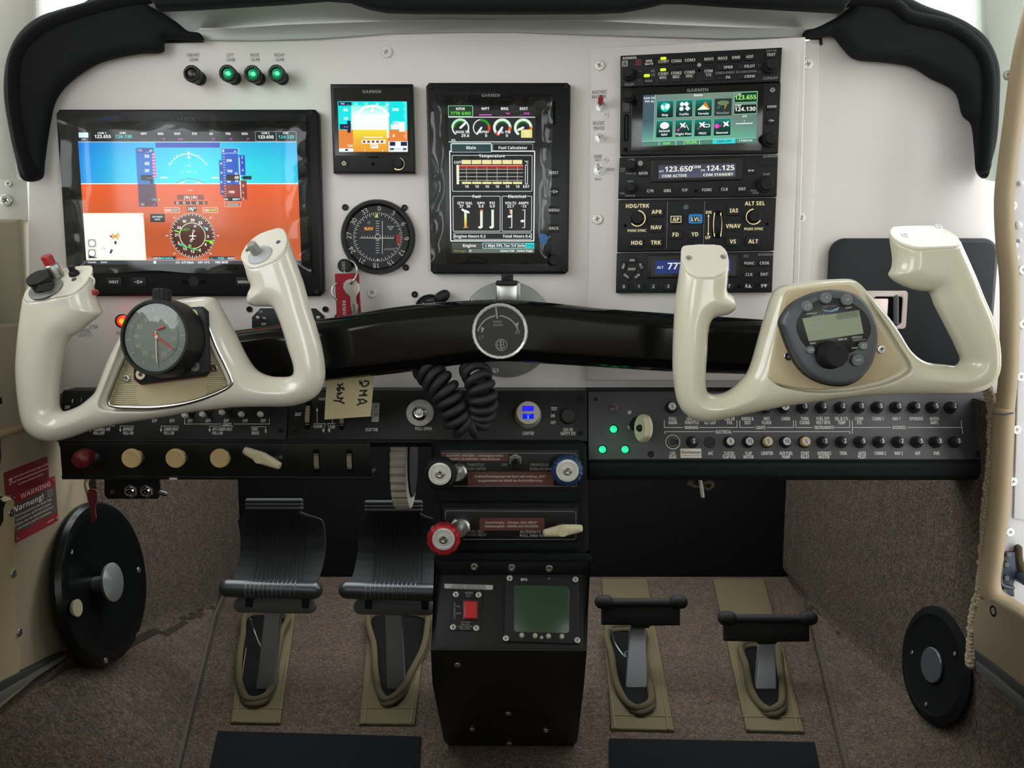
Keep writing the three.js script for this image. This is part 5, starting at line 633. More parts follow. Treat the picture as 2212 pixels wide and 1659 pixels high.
  t.on(1, 'switch_collar', 562, 551, [[27, 0], [26, 0.001], [14, 0.003], [0, 0.003]], std('#b5b5ba', 0.4)); t.on(1, 'grey_button', 559, 551, [[11, 0.002], [10, 0.012], [8.5, 0.0135], [0, 0.014]], std('#8e8d8a', 0.5), { seg: 12 });
  for (const [x, y] of [[535, 540], [601, 523]]) t.on(1, 'cap_screw', x, y, [[5, 0], [4, 0.0006], [0, 0.0006]], M.iron);
  t.on(0, 'cap_screw', 160, 604, [[5, 0], [4, 0.0006], [0, 0.0006]], M.iron);
  t.tube('wire', [[191, 594, 0], [203, 603, 0.001], [202, 617, 0], [198, 622, -0.002]], 0.0008, M.alu); t.lathe('side_button', 201, 632, [[6, -0.006], [6, 0.002], [0, 0.003]], M.red, { at: 0, label: 'small red side button' });
  // the clock screwed to the yoke plate
  const C = new Frame(flat(0.19 + t.R - 0.003).at(365, 745), V(-0.17, 0.14, 1)), c = new Thing(C, 365, 745, 'yoke_clock', 'round black stopwatch clock with a red hand on a square base clamped to the yoke', 'clock');
  c.poly('base_plate', [[318, 668], [434, 662], [444, 672], [449, 802], [440, 811], [302, 830], [289, 818], [286, 690]], 0.001, 0.007, M.face, { b: 0.0008 }); c.poly('red_gasket', [[320, 668], [437, 662], [448, 672], [453, 804], [444, 814], [304, 832], [289, 820], [288, 690]], -0.0006, 0.0012, M.redDark, { label: 'red gasket edge' });
  for (const [x, y, m] of [[417, 679, M.ivory], [304, 809, M.ivory], [422, 791, M.steel]]) { c.lathe('washer', x, y, [[10, 0.007], [10, 0.0082], [4, 0.0084], [4, 0.0075], [0, 0.0075]], m); c.lathe('bolt', x, y, [[4, 0.0075], [3.5, 0.009], [1.8, 0.0091], [1.8, 0.0082], [0, 0.0081]], M.iron); }
  const cs = c.lathe('case', 336, 729, [[78, 0.004], [80, 0.012], [76, 0.022], [76, 0.0265], [73, 0.0285], [68, 0.0285], [67, 0.026], [0, 0.026]], M.black, { at: 0.026, seg: 64 });
  const dial = std('#5f6963', 0.55), h = 0.0263; c.lathe('dial', 336, 729, [[67, 0.026], [0, 0.0262]], dial, { at: 0.0262, seg: 48, parent: cs }); c.ring(336, 729, 49, 50, 0, 360, { h, ink: M.inkFaint });
  for (let i = 0; i < 60; i++) { const a = i * 6 * Math.PI / 180 - 0.08, r = i % 5 ? 62 : 56; c.line([[336 + 65 * Math.sin(a), 729 - 65 * Math.cos(a)], [336 + r * Math.sin(a), 729 - r * Math.cos(a)]], i % 5 ? 0.9 : 1.8, { h, ink: M.inkGrey }); }
  const pale = std('#a9aa88', 0.7); ['60', '5', '10', '15', '20', '25', '30', '35', '40', '45', '50', '55'].forEach((s, i) => { const a = (i * 30 + 4) * Math.PI / 180; c.text(s, 336 + 41 * Math.sin(a), 729 - 41 * Math.cos(a), 8, { h, ink: pale, font: regular }); });
  c.text('MADE', 342, 753, 3.5, { h, ink: M.inkFaint }); c.print();
  c.tube('white_hand', [[336, 716, 0.0272], [339, 785, 0.0272]], 0.0005, M.ivory, { parent: cs }); c.tube('red_hand', [[330, 721, 0.0275], [337, 727, 0.0275], [372, 753, 0.0275]], 0.0007, std('#c8382c', 0.5), { straight: true, parent: cs }); c.tube('red_subdial_hand', [[340, 711, 0.0272], [354, 706, 0.0272]], 0.0008, std('#c8382c', 0.5)); c.lathe('hub', 337, 728, [[4, 0.0275], [3, 0.0285], [0, 0.0285]], M.ivory);
  c.add('crystal', c.latheG(336, 729, [[68, 0.0275], [50, 0.0292], [25, 0.0302], [0, 0.0305]], { at: 0.028, seg: 48, crease: 2 }), M.glass);
  { const a = c.L(350, 637, 0.017), s = c.s(345, 660, 0.017); let g = new THREE.LatheGeometry([[0, -16], [16, -16], [17, -12], [17, 12], [14, 16], [0, 16]].map(([r, y]) => new THREE.Vector2(r * s, y * s)), 36); const p = g.attributes.position; for (let i = 0; i < p.count; i++) { const k = 1 + 0.06 * Math.sin(Math.atan2(p.getX(i), p.getZ(i)) * 12); p.setX(i, p.getX(i) * k); p.setZ(i, p.getZ(i) * k); } g = toCreasedNormals(g, 0.5); g.translate(a.x, a.y - 4 * s, a.z); c.add('winding_crown', g, M.black); }
}
{ const pts = [[1472, 520], [1471, 560], [1465, 605], [1459, 650], [1456, 690], [1453, 767], [1454, 810], [1457, 840], [1463, 866], [1473, 886], [1488, 901], [1508, 909], [1530, 911], [1584, 900], [1674, 881], [1779, 865], [1860, 856], [1929, 852], [2020, 851], [2090, 850], [2122, 842], [2143, 825], [2154, 800], [2156, 775], [2152, 731], [2139, 684], [2120, 640], [2103, 597], [2080, 545], [2063, 507], [2048, 470], [1930, 470], [1925, 510], [1931, 558], [1929, 578], [1922, 592], [1928, 602], [1942, 612], [1965, 623], [1990, 629], [2010, 632], [2023, 662], [2049, 713], [2070, 755], [2078, 780], [2067, 789], [2040, 787], [2012, 784], [1990, 777], [1965, 757], [1940, 718], [1922, 691], [1895, 658], [1871, 630], [1852, 610], [1837, 603], [1800, 603], [1759, 606], [1720, 611], [1690, 617], [1676, 625], [1668, 638], [1649, 695], [1636, 740], [1623, 785], [1614, 806], [1600, 822], [1582, 839], [1562, 849], [1540, 851], [1529, 847], [1524, 834], [1524, 804], [1527, 760], [1529, 720], [1534, 697], [1541, 688], [1555, 683], [1575, 678], [1587, 667], [1588, 652], [1581, 638], [1570, 630], [1571, 605], [1574, 560], [1573, 520]];
  const recess = [[1702, 629], [1740, 621], [1803, 613], [1838, 613], [1852, 624], [1875, 664], [1900, 702], [1925, 745], [1948, 783], [1948, 796], [1917, 817], [1852, 836], [1803, 842], [1738, 842], [1673, 829], [1659, 819], [1659, 808], [1673, 736], [1690, 655]];
  const capMat = phy('#e6e2d4', 0.3, { clearcoat: 0.4 });
  const t = yoke(0.22, 'copilot_yoke', 'cream control yoke with smooth grips and a plain beige center plate carrying the digital timer', M.cream, pts, 0.0165, [{ p: [[1471, 554, -0.004], [1575, 551, -0.004], [1528, 598, 0.0148]], x: [1440, 1610], mat: capMat }, { p: [[1922, 510, -0.004], [2060, 505, -0.004], [2014, 537, 0.0148]], x: [1895, 2085], mat: capMat }], recess);
  const inn = recess.map(([x, y]) => [1802 + (x - 1802) * 0.985, 735 + (y - 735) * 0.985]);
  t.poly('center_plate', inn, t.R - 0.007, t.R + 0.0005, std('#cdbb98', 0.45), { smooth: 160, b: 0.001 });
  for (const [x, y] of [[1701, 770], [1903, 755]]) t.screw(x, y, 9, t.R + 0.0005, M.chrome);
  for (const [i, x, y] of [[0, 1488, 557], [0, 1562, 555], [1, 1955, 508], [1, 2027, 489]]) { t.on(i, 'cap_screw', x, y, [[6.5, 0], [6, 0.0006], [4, 0.0006], [3, 0.0001], [0, 0.0001]], M.steel); }
  // digital timer mounted on the center plate
  const C = new Frame(flat(0.22 + t.R + 0.004).at(1798, 730), V(-0.04, 0.07, 1)), c = new Thing(C, 1798, 730, 'digital_timer', 'dark grey rounded digital timer with a pale lcd window and black knob', 'timer');
  const z = (x, y) => [1640 + x / 6.144, 590 + y / 6.144];
  const outl = [[330, 560], [300, 640], [330, 760], [400, 950], [480, 1130], [590, 1290], [730, 1400], [880, 1465], [1040, 1495], [1200, 1480], [1330, 1420], [1440, 1310], [1520, 1190], [1575, 1010], [1598, 840], [1580, 680], [1520, 520], [1430, 380], [1310, 280], [1160, 230], [980, 212], [780, 240], [590, 310], [430, 420]].map(([x, y]) => z(x, y));
  c.poly('back_shell', outl.map(([x, y]) => [x - 2, y + 2]), 0, 0.012, M.black, { smooth: 120, b: 0.002 }); c.poly('case', outl, 0.012, 0.021, std('#55595e', 0.42, { metalness: 0.25 }), { smooth: 140, b: 0.004 });
  c.poly('face_panel', [[500, 640], [560, 530], [700, 400], [900, 330], [1090, 340], [1260, 410], [1400, 520], [1480, 680], [1480, 800], [1400, 930], [1200, 1060], [900, 1080], [700, 1040], [560, 900], [500, 760]].map(([x, y]) => z(x, y)), 0.0208, 0.0213, std('#101216', 0.3), { smooth: 90, b: 0.0002 });
  c.poly('lcd', [[572, 602], [1325, 490], [1385, 800], [660, 905]].map(([x, y]) => z(x, y)), 0.0212, 0.0216, std('#8f957f', 0.4)); const h = 0.0217, gk = { h, ink: std('#6f7565', 0.6) };
  for (let i = 0; i < 6; i++) c.text('8', ...z(1050 + i * 48, 575 - i * 7), 13, { ...gk, font: regular, rot: 8 }); for (let i = 0; i < 6; i++) c.line([z(700 + i * 6, 575 + i * 36), z(860 + i * 4, 552 + i * 36)], 1, { h, ink: std('#a9ae9c', 0.6) });
  const B = (x, y, r) => c.lathe('button', ...z(x, y), [[r, 0.021], [r, 0.0235], [r * 0.85, 0.0245], [0, 0.0248]], std('#6a6e73', 0.5), { at: 0.0245 }); B(645, 440, 12.5); B(895, 332, 12.5); B(1175, 355, 12.5); B(688, 1022, 9.5); B(1388, 966, 9.5); B(1310, 1155, 14);
  const G = { h: 0.025, ink: M.ink }; c.line([z(630, 410), z(610, 475)], 0.8, G); c.line([z(660, 405), z(695, 460)], 0.8, G); c.line([z(648, 410), z(655, 475)], 0.8, G); c.line([z(895, 305), z(900, 332)], 1, G); c.line([z(1150, 340), z(1180, 360), z(1200, 335)], 1, G); c.line([z(1370, 950), z(1410, 945), z(1415, 980), z(1375, 985), z(1370, 950)], 0.8, G); c.ring(...z(670, 1022), 2, 2.7, 0, 360, G); c.ring(...z(706, 1018), 2, 2.7, 0, 360, G); c.text('LIGHT', ...z(1318, 1152), 3, { ...G, rot: 5 });
  const P = { h: 0.0214, ink: M.ink, rot: 6 }; c.text('COUNT UP TIMER', ...z(930, 440), 2.6, { ...P, ink: M.inkGrey }); c.text('CLOCK', ...z(1185, 458), 3, P); c.text('APPROACH', ...z(695, 535), 3, P); c.text('RESET', ...z(714, 930), 3.4, P); c.text('TIME SET', ...z(1105, 878), 3.4, P); c.text('APPROACH', ...z(1295, 848), 3, P); c.text('MODE', ...z(1265, 992), 3, P); c.line([z(1240, 880), z(1370, 862)], 0.7, P); c.line([z(1245, 900), z(1415, 880)], 0.7, P);
  c.fill([[830, 480], [940, 500], [1062, 448], [1045, 490], [950, 515], [860, 505]].map(([x, y]) => z(x, y)), { h: 0.0215, ink: std('#7ba0bd', 0.6) });
  c.lathe('knob', ...z(975, 1090), [[31, 0.021], [31, 0.026], [27, 0.028], [26, 0.037], [23, 0.040], [0, 0.0405]], M.knob, { at: 0.029, seg: 48 }); c.print();
}
// ------------------------------------------------------------------ black subpanels
const SUB = new Frame(PANEL.at(1106, 846, 0.028), V(0, 0.36, 1));
const E2 = { sx: 0.62, ink: M.ink };                                   // engraved narrow capitals
const sub = new Thing(SUB, 700, 900, 'lower_subpanel', 'long black subpanel below the white panel with engraved white captions', 'subpanel');
sub.plate('left_plate', [128, 846, 621, 954], -0.004, 0, M.black, { b: 0.0006 }); sub.plate('center_plate', [623, 846, 1268, 954], -0.004, 0.0004, M.black, { b: 0.0006 });
{ // closed body behind the plates: ledge to the panel, rolled lower edge
  const o = sub.o, yt = SUB.at(1106, 846).y, zt = SUB.at(1106, 846).z, b = SUB.at(1106, 956), x0 = SUB.at(128, 900).x, x1 = SUB.at(1269, 900).x;
  const s = new THREE.Shape([[0.0005, yt + 0.001], [zt - 0.002, yt + 0.001], [b.z - 0.004, b.y], [b.z - 0.006, b.y - 0.006], [0.0005, b.y - 0.006]].map(([z, y]) => new THREE.Vector2(z, y)));
  const g = new THREE.ExtrudeGeometry(s, { depth: x1 - x0, bevelEnabled: false }); g.rotateY(-Math.PI / 2); g.translate(x1, 0, 0); g.translate(-o.x, -o.y, -o.z); g.applyQuaternion(SUB.quat().invert()); sub.add('ledge_body', g, M.black); }
const C1 = (s, x, y, n = 7, o = {}) => sub.text(s, x, y, n, { ...E2, h: 0.0004, ...o });
for (const x of [334, 372, 411, 450, 489, 530, 569]) C1('OFF', x, 909, 7); sub.line([[399, 904], [399, 916], [478, 916]], 1.1, { h: 0.0003 }); sub.line([[505, 916], [582, 916], [582, 905]], 1.1, { h: 0.0003 }); C1('LIGHTS', 491, 917, 6.5);
for (const [x, a, b] of [[228, 'FIREWALL AIR', 'PULL-OFF'], [279, 'DEFROST', 'PULL-ON'], [372, 'CABIN HEAT', 'PULL-ON'], [484, 'AFT-CABIN HEAT', 'PULL-ON'], [553, 'PARK', 'BRAKE']]) { const w = { 'FIREWALL AIR': 26, DEFROST: 13, 'CABIN HEAT': 18, 'AFT-CABIN HEAT': 25, PARK: 9 }[a], L = x - w; C1(a, L, 927, 7, { align: 'l', sx: 0.55 }); C1(b, L, 935.5, 7, { align: 'l', sx: 0.55 }); if (a !== 'PARK') { sub.line([[L + w * 1.8, 920.5], [L - 6, 920.5], [L - 6, 929]], 1, { h: 0.0004 }); sub.fill([[L - 8.5, 927], [L - 3.5, 927], [L - 6, 934]], { h: 0.0004 }); } else { sub.line([[543, 922], [574, 922], [574, 931]], 1, { h: 0.0004 }); sub.fill([[571.5, 929], [576.5, 929], [574, 937]], { h: 0.0004 }); } }
for (const [x, y, s] of [[157, 866, 'E'], [176, 862, '|'], [146, 880, 'OFF']]) C1(s, x, y, 7);
C1('INST', 644, 895, 7); sub.line([[685, 912], [685, 884]], 1.2, { h: 0.0004 }); sub.fill([[682, 888], [688, 888], [685, 880]], { h: 0.0004 }); C1('PANEL', 697, 862, 6); C1('FLOOD', 687, 921, 7); C1('SUB', 718, 922, 7); sub.line([[679, 915], [703, 915], [699, 929]], 1, { h: 0.0004 }); sub.line([[724, 915], [708, 915], [711, 929]], 1, { h: 0.0004 }); sub.fill([[696, 927], [702, 928], [698, 935]], { h: 0.0004 }); sub.fill([[708, 928], [714, 927], [712, 935]], { h: 0.0004 }); sub.line([[718, 914], [718, 905]], 1, { h: 0.0004 });
C1('ELEV TAB', 803, 928, 7); C1('PULL OPEN', 915, 926, 6.5, { sx: 0.75 }); C1('LIGHTER', 1141, 936, 7); C1('TEST', 1197, 883, 7); C1('ON', 1194, 898, 7); C1('OFF', 1195, 913, 7); C1('LDG GR', 1227, 928, 7); C1('SAFETY SYS', 1227, 936.5, 7);
for (const [x, y] of [[607, 930], [638, 931], [1255, 860], [1255, 936], [612, 862]]) sub.screw(x, y, 6, 0.0002, M.dark);
sub.print();
const IVW = std('#c9c7be', 0.45);
[[399, 897], [437, 895], [479, 891], [521, 895], [562, 895]].forEach(([x, y], i) => {
  const t = new Thing(SUB, x + 12, y - 8, 'light_switch', ['white tipped toggle switch half hidden behind the pilot yoke rim, nearest the OFF captions start', 'white tipped toggle switch second along the LIGHTS bracket', 'white tipped toggle switch above the word LIGHTS', 'white tipped toggle switch before the last one in the LIGHTS row', 'white tipped toggle switch at the far end of the LIGHTS bracket above PARK BRAKE'][i], 'switch', { group: 'light switches on the subpanel' });
  t.lathe('collar', x + 12, y - 8, [[9.5, 0], [9.5, 0.0016], [7.5, 0.002], [6, 0.0012], [0, 0.0012]], M.black); const lever = t.tube('lever', [[x + 11, y - 6, 0.001], [x, y, 0.013]], 0.0014, M.chrome); t.lathe('ball_tip', x, y, [[3, 0.010], [6, 0.0125], [6.6, 0.0155], [5, 0.018], [0, 0.0188]], IVW, { at: 0.015, parent: lever });
});
function thumbWheel(F, px, py, w, hh, label, prot = 6) {
  const t = new Thing(F, px, py, 'thumb_wheel', label, 'thumb wheel', { group: 'ribbed dimmer thumb wheels' });
  t.plate('slot', [px - w / 2 - 2, py - hh / 2 - 3, px + w / 2 + 2, py + hh / 2 + 3], 0, 0.0007, M.slot, { r: w / 2 });
  const s = t.s(px, py, 0), c = t.L(px, py, 0), R = hh * 0.62, p = []; const sh = new THREE.Shape(); for (let i = 0; i < 168; i++) { const a = i / 168 * Math.PI * 2, r = (R + (i % 4 < 2 ? 1.4 : -1.2)) * s; if (i) sh.lineTo(r * Math.cos(a), r * Math.sin(a)); else sh.moveTo(r, 0); }
  const g = new THREE.ExtrudeGeometry(sh, { depth: w * s, bevelEnabled: false }); g.translate(0, 0, -w * s / 2); g.rotateY(Math.PI / 2); g.translate(c.x, c.y, -R * s * 0.8); t.add('ribbed_wheel', g, std('#8f8a72', 0.55)); return t;
}
thumbWheel(SUB, 665, 897, 9, 56, 'cream ribbed thumb wheel beside the caption INST'); thumbWheel(SUB, 739, 900, 8, 52, 'cream ribbed thumb wheel half covered by the yellow note');
{ const t = new Thing(SUB, 811, 891, 'trim_indicator', 'small pale trim drum window showing 15 above the caption ELEV TAB', 'indicator'); t.plate('drum', [803, 870, 819, 912], 0, 0.0012, std('#8e9090', 0.4, { metalness: 0.3 }), { r: 3, b: 0.0006 }); t.text('20', 812, 877, 7, { h: 0.0013, sx: 0.7, ink: M.inkDark }); t.text('15', 812, 896, 8, { h: 0.0013, sx: 0.7, ink: M.inkDark }); t.line([[804, 886], [818, 886]], 0.8, { h: 0.0013, ink: M.inkDark }); t.print(); }
{ const t = new Thing(SUB, 907, 892, 'pull_control', 'round satin metal knob with a chrome lock center above the caption PULL OPEN', 'knob'); t.lathe('disc', 907, 892, [[29, 0], [30.5, 0.003], [29, 0.006], [24, 0.0072], [17, 0.0068], [0, 0.0068]], std('#a3a29c', 0.5, { metalness: 0.6 }), { at: 0.005, seg: 56 }); t.lathe('lock_barrel', 906, 892, [[16.5, 0.0068], [16, 0.011], [11, 0.015], [9, 0.0155], [8, 0.0135], [5, 0.0135], [4, 0.016], [2, 0.0162], [0, 0.0155]], M.chrome, { at: 0.012, seg: 40 }); }
{ const t = new Thing(SUB, 1141, 892, 'usb_charger', 'round silver charger in the lighter socket with two blue lit windows', 'charger'); t.lathe('body', 1141, 892, [[29, 0], [29, 0.004], [26, 0.006], [26, 0.0145], [24.5, 0.016], [0, 0.0162]], std('#b9b5ab', 0.42, { metalness: 0.35 }), { at: 0.0145, seg: 56 });
  const m = screen(128, 60, (x, w, h) => { x.fillStyle = '#1414d8'; x.fillRect(0, 0, w, h); x.strokeStyle = '#2c2cf8'; x.lineWidth = 8; for (let i = 0; i < 9; i++) { x.beginPath(); x.moveTo(8 + i * 14, 8); x.lineTo(12 + i * 14, 52); x.stroke(); } }, 1.1), m2 = screen(128, 60, (x, w, h) => { x.fillStyle = '#1010e0'; x.fillRect(0, 0, w, h); x.fillStyle = '#40b0ff'; x.fillRect(56, 6, 16, 50); x.fillStyle = '#2838ff'; x.fillRect(30, 10, 70, 14); }, 1.15);
  t.quad('blue_screen', [1128.5, 877, 1153, 888], 0.0165, m); t.quad('blue_screen', [1129, 894, 1153, 905], 0.0165, m2); t.lathe('pin_dot', 1141, 909, [[1.2, 0.0163], [0, 0.0165]], M.inkDark); }
{ const t = new Thing(SUB, 1228, 898, 'safety_switch', 'matt black round switch knob beside the captions TEST ON OFF', 'switch'); t.lathe('knob', 1228, 898, [[17, 0], [17, 0.004], [15, 0.006], [0, 0.006]], std('#0c0d0f', 0.5)); }
// lower strip with the pull knobs
const LOW = new Frame(PANEL.at(460, 1000, 0.052), V(0, -0.06, 1));
{ const t = new Thing(LOW, 460, 995, 'pull_control_strip', 'low black strip under the subpanel carrying the pull knobs', 'panel');
  t.poly('strip', [[128, 957], [800, 957], [803, 1036], [134, 1034]], -0.004, 0, M.black, { b: 0.001 }); t.poly('turned_edge', [[132, 1028], [803, 1030], [803, 1037], [134, 1036]], -0.03, 0.001, M.black, { b: 0.0008 }); t.poly('return_flange', [[128, 952], [940, 952], [940, 958], [128, 958]], -0.03, -0.002, M.black, { b: 0.0006 });
  t.plate('white_tag', [366, 1032, 382, 1036], 0.001, 0.0016, M.ink); }
function pullKnob(px, py, bx, label, mat, shape) { const t = new Thing(LOW, bx, py, 'pull_control', label, 'knob', { group: 'pull knobs on the low strip' }); t.lathe('ferrule', bx, py, [[10, 0], [10, 0.004], [7, 0.006], [6, 0.02], [0, 0.02]], M.iron, { at: 0.004 }); t.lathe('knob', px, py, shape, mat, { at: 0.028, seg: 48 }); }
pullKnob(179, 990, 203, 'round red pull knob at the end of the low strip beside the wall', std('#5e0d12', 0.4), [[8, 0.012], [12, 0.014], [19, 0.022], [20, 0.03], [16, 0.036], [9, 0.039], [0, 0.04]]);
for (const [x, b, l] of [[283, 300, 'tan round pull knob below the caption DEFROST'], [378, 394, 'tan round pull knob below the caption CABIN HEAT'], [474, 488, 'tan round pull knob below AFT-CABIN HEAT, beside the cream brake handle']]) pullKnob(x, 991, b, l, M.tan, [[8, 0.010], [9, 0.018], [17, 0.021], [21, 0.0245], [21, 0.0275], [18.5, 0.0295], [17, 0.029], [0, 0.0288]]);
function barHandle(F, t, px, py, ends, h, mat) { const [a, b] = ends, dx = b[0] - a[0], dy = b[1] - a[1], l = Math.hypot(dx, dy), nx = -dy / l, ny = dx / l, at = (k, w) => [a[0] + dx * k + nx * w, a[1] + dy * k + ny * w]; const loop = smoothLoop([at(0, -5), at(0.02, -7), at(0.3, -11), at(0.5, -13), at(0.7, -11), at(0.98, -7), at(1, -5), at(1, 5), at(0.98, 7), at(0.7, 11), at(0.5, 13), at(0.3, 11), at(0.02, 7), at(0, 5)].map(([x, y]) => { const v = t.L(x, y, h); v.z = 0; return v; }), 90), bar = solid(loop, 0.0042, 0.0005, { pad: 0.001 }); bar.translate(0, 0, h - 0.0042); t.add('bar', bar, mat); t.lathe('boss', px, py, [[12, h - 0.001], [11, h + 0.0006], [0, h + 0.0007]], mat); }
{ const t = new Thing(LOW, 600, 991, 'parking_brake', 'cream T-handle below the caption PARK BRAKE on the low strip', 'handle'); t.lathe('ferrule', 599, 991, [[11, 0], [11, 0.003], [8, 0.005], [8, 0.01], [0, 0.01]], M.chrome, { at: 0.003 }); t.tube('shaft', [[598, 991, 0.004], [558, 991, 0.034]], 0.003, M.iron); barHandle(LOW, t, 558, 991, [[523, 974], [604, 1010]], 0.04, M.ivory); }
thumbWheel(LOW, 684, 996, 10, 46, 'ribbed thumb wheel in a slot next to the cream brake handle'); thumbWheel(LOW, 755, 996, 10, 46, 'ribbed thumb wheel in a slot next to the large elevator trim wheel');
{ // elevator trim wheel seen on edge
  const F = flat(-0.02), t = new Thing(F, 873, 1006, 'elevator_wheel', 'large pale ribbed elevator trim wheel seen edge-on below the subpanel', 'wheel'); const R = 0.052, w = 0.018, sh = new THREE.Shape(), n = 34;
  for (let i = 0; i < n * 6; i++) { const a = i / (n * 6) * Math.PI * 2, k = i % 6, r = R + [0.0016, 0.0022, 0.0016, -0.0008, -0.0018, -0.0008][k]; if (i) sh.lineTo(r * Math.cos(a), r * Math.sin(a)); else sh.moveTo(r, 0); }
  const g = new THREE.ExtrudeGeometry(sh, { depth: w - 0.004, bevelEnabled: true, bevelThickness: 0.002, bevelSize: 0.002, bevelSegments: 2 }); const gg = toCreasedNormals(g, 0.5); gg.translate(0, 0, -w / 2 + 0.002); gg.rotateY(Math.PI / 2); gg.translate(0, 0.006, -0.002); t.add('ribbed_rim', gg, std('#a29e8f', 0.6)); const d = new THREE.CylinderGeometry(0.042, 0.042, w + 0.004, 40); d.rotateZ(Math.PI / 2); d.translate(0, 0.006, -0.002); t.add('hub', d, M.dark); }
// ------------------------------------------------------------------ circuit breaker panel
const CB = new Frame(PANEL.at(1700, 846, 0.028), V(0, 0.36, 1));
const cb = new Thing(CB, 1700, 920, 'breaker_console', 'black panel of circuit breakers with white captions under the copilot yoke', 'panel');
cb.poly('plate', [[1271, 846], [2142, 846], [2136, 993], [1271, 995]], -0.004, 0, std('#3b3a3f', 0.46, { bumpMap: scaled(grain, 0.02), bumpScale: 0.00005 }), { b: 0.0006 });
{ const o = cb.o, t0 = CB.at(1700, 846), b = CB.at(1700, 994), x0 = CB.at(1271, 920).x, x1 = CB.at(2140, 920).x, R = 0.0135;
  const s = new THREE.Shape(); s.moveTo(0.0005, t0.y + 0.001); s.lineTo(t0.z - 0.002, t0.y + 0.001); s.lineTo(b.z - 0.004, b.y + 0.004); s.lineTo(b.z + 0.001, b.y); s.absarc(b.z - R + 0.002, b.y - R * 0.8, R, 0.6, -Math.PI / 2, true); s.lineTo(0.0005, b.y - R * 1.8); s.closePath();
  const g0 = new THREE.ExtrudeGeometry(s, { depth: x1 - x0, bevelEnabled: false, curveSegments: 16 }); const g = toCreasedNormals(g0, 0.5); g.rotateY(-Math.PI / 2); g.translate(x1, 0, 0); g.translate(-o.x, -o.y, -o.z); g.applyQuaternion(CB.quat().invert()); cb.add('padded_lip', g, M.shade, cb.g, 'rolled padded lower lip'); }
const T3 = (s, x, y, n = 7, o = {}) => cb.text(s, x, y, n, { ...E2, h: 0, ...o });
for (const [x, a, b] of [[1453, 'STALL', 'WARN'], [1494, 'LDG GR', 'THROTTLE'], [1534, '', 'ALT OUT'], [1576, 'LDG GR', 'POS'], [1615, 'RADIO &', 'INST'], [1656, 'INST', 'FLOOD'], [1697, 'CABIN', ''], [1738, 'TURN', 'COORD'], [1778, 'FUEL QTY', 'VOLT MTR'], [1818, 'OIL & CYL', 'TEMP'], [1856, 'COMP', 'SYS'], [1896, 'COMM 1', ''], [1936, 'NAV 1', ''], [1979, 'XPONDER', ''], [2018, 'AUDIO', 'AMPL']]) { if (a) T3(a, x, 904.5, 7.2); if (b) T3(b, x, 913, 7.2); }
for (const [x, a, b] of [[1453, 'LDG', 'GEAR'], [1535, 'A/C', ''], [1575, 'CLOCK/', 'FLAP POS'], [1617, 'FLAP', 'MOTOR'], [1657, 'LIGHTER', ''], [1698, 'AUX FUEL', 'PUMP'], [1739, 'START', 'RELAY'], [1780, 'AVIONICS', 'MASTER'], [1821, 'TRIM', ''], [1862, 'AUTO', 'PILOT'], [1901, 'COMM 2', ''], [1941, 'NAV 2', ''], [1982, 'ADF', ''], [2023, 'DME', '']]) { T3(a, x, 979, 7.2); if (b) T3(b, x, 987, 7.2); }
const ln = (p) => cb.line(p, 1.2, { h: 0 });
ln([[1435, 909], [1435, 923.5], [1474, 923.5]]); T3('WARNING', 1493, 923.5, 7); ln([[1510, 923.5], [1592, 923.5], [1592, 909]]); ln([[1598, 909], [1598, 923.5], [1629, 923.5]]); T3('LIGHTS', 1643, 923.5, 7); ln([[1657, 923.5], [1714, 923.5], [1714, 909]]); ln([[1719, 909], [1719, 923.5], [1754, 923.5]]); T3('INSTRUMENTS', 1780, 923.5, 7); ln([[1803, 923.5], [1835, 923.5], [1835, 909]]); ln([[1841, 909], [1841, 936]]); ln([[1841, 923.5], [1924, 923.5]]); T3('AVIONICS', 1942, 923.5, 7); ln([[1960, 923.5], [2077, 923.5]]); ln([[2076, 909], [2079, 937]]);
ln([[1436, 937], [1436, 932.5], [1542, 932.5]]); T3('ELECTRICAL', 1563, 933, 7); ln([[1583, 932.5], [1836, 932.5], [1836, 937]]); T3('UP', 1360, 891, 7); T3('DN', 1360, 923, 7); T3('L', 1380, 939, 7);
cb.screw(1406, 981, 7, 0, M.dark); cb.screw(2113, 981, 7, 0, M.dark); cb.screw(1287, 862, 4, 0, M.dark); cb.print();
{ const t = new Thing(CB, 1492, 979, 'maker_label', 'small white rectangular label reading Stormscope stuck between two captions', 'label'); t.plate('tag', [1470, 969, 1515, 989], 0, 0.0007, std('#cbc4b4', 0.6)); t.text('Stormscope', 1492.5, 977, 5.5, { h: 0.0007, ink: std('#4a4450', 0.7), sx: 0.95 }); t.text('Series II', 1482, 984, 3, { h: 0.0007, ink: M.inkDark, font: regular }); t.line([[1490, 984.5], [1513, 984.5]], 0.8, { h: 0.0007, ink: M.inkFaint }); t.print(); }
const GOLD = std('#c9a566', 0.4, { metalness: 0.3 }), CAPW = std('#bdbcb8', 0.5), CAPK = std('#24262a', 0.5);
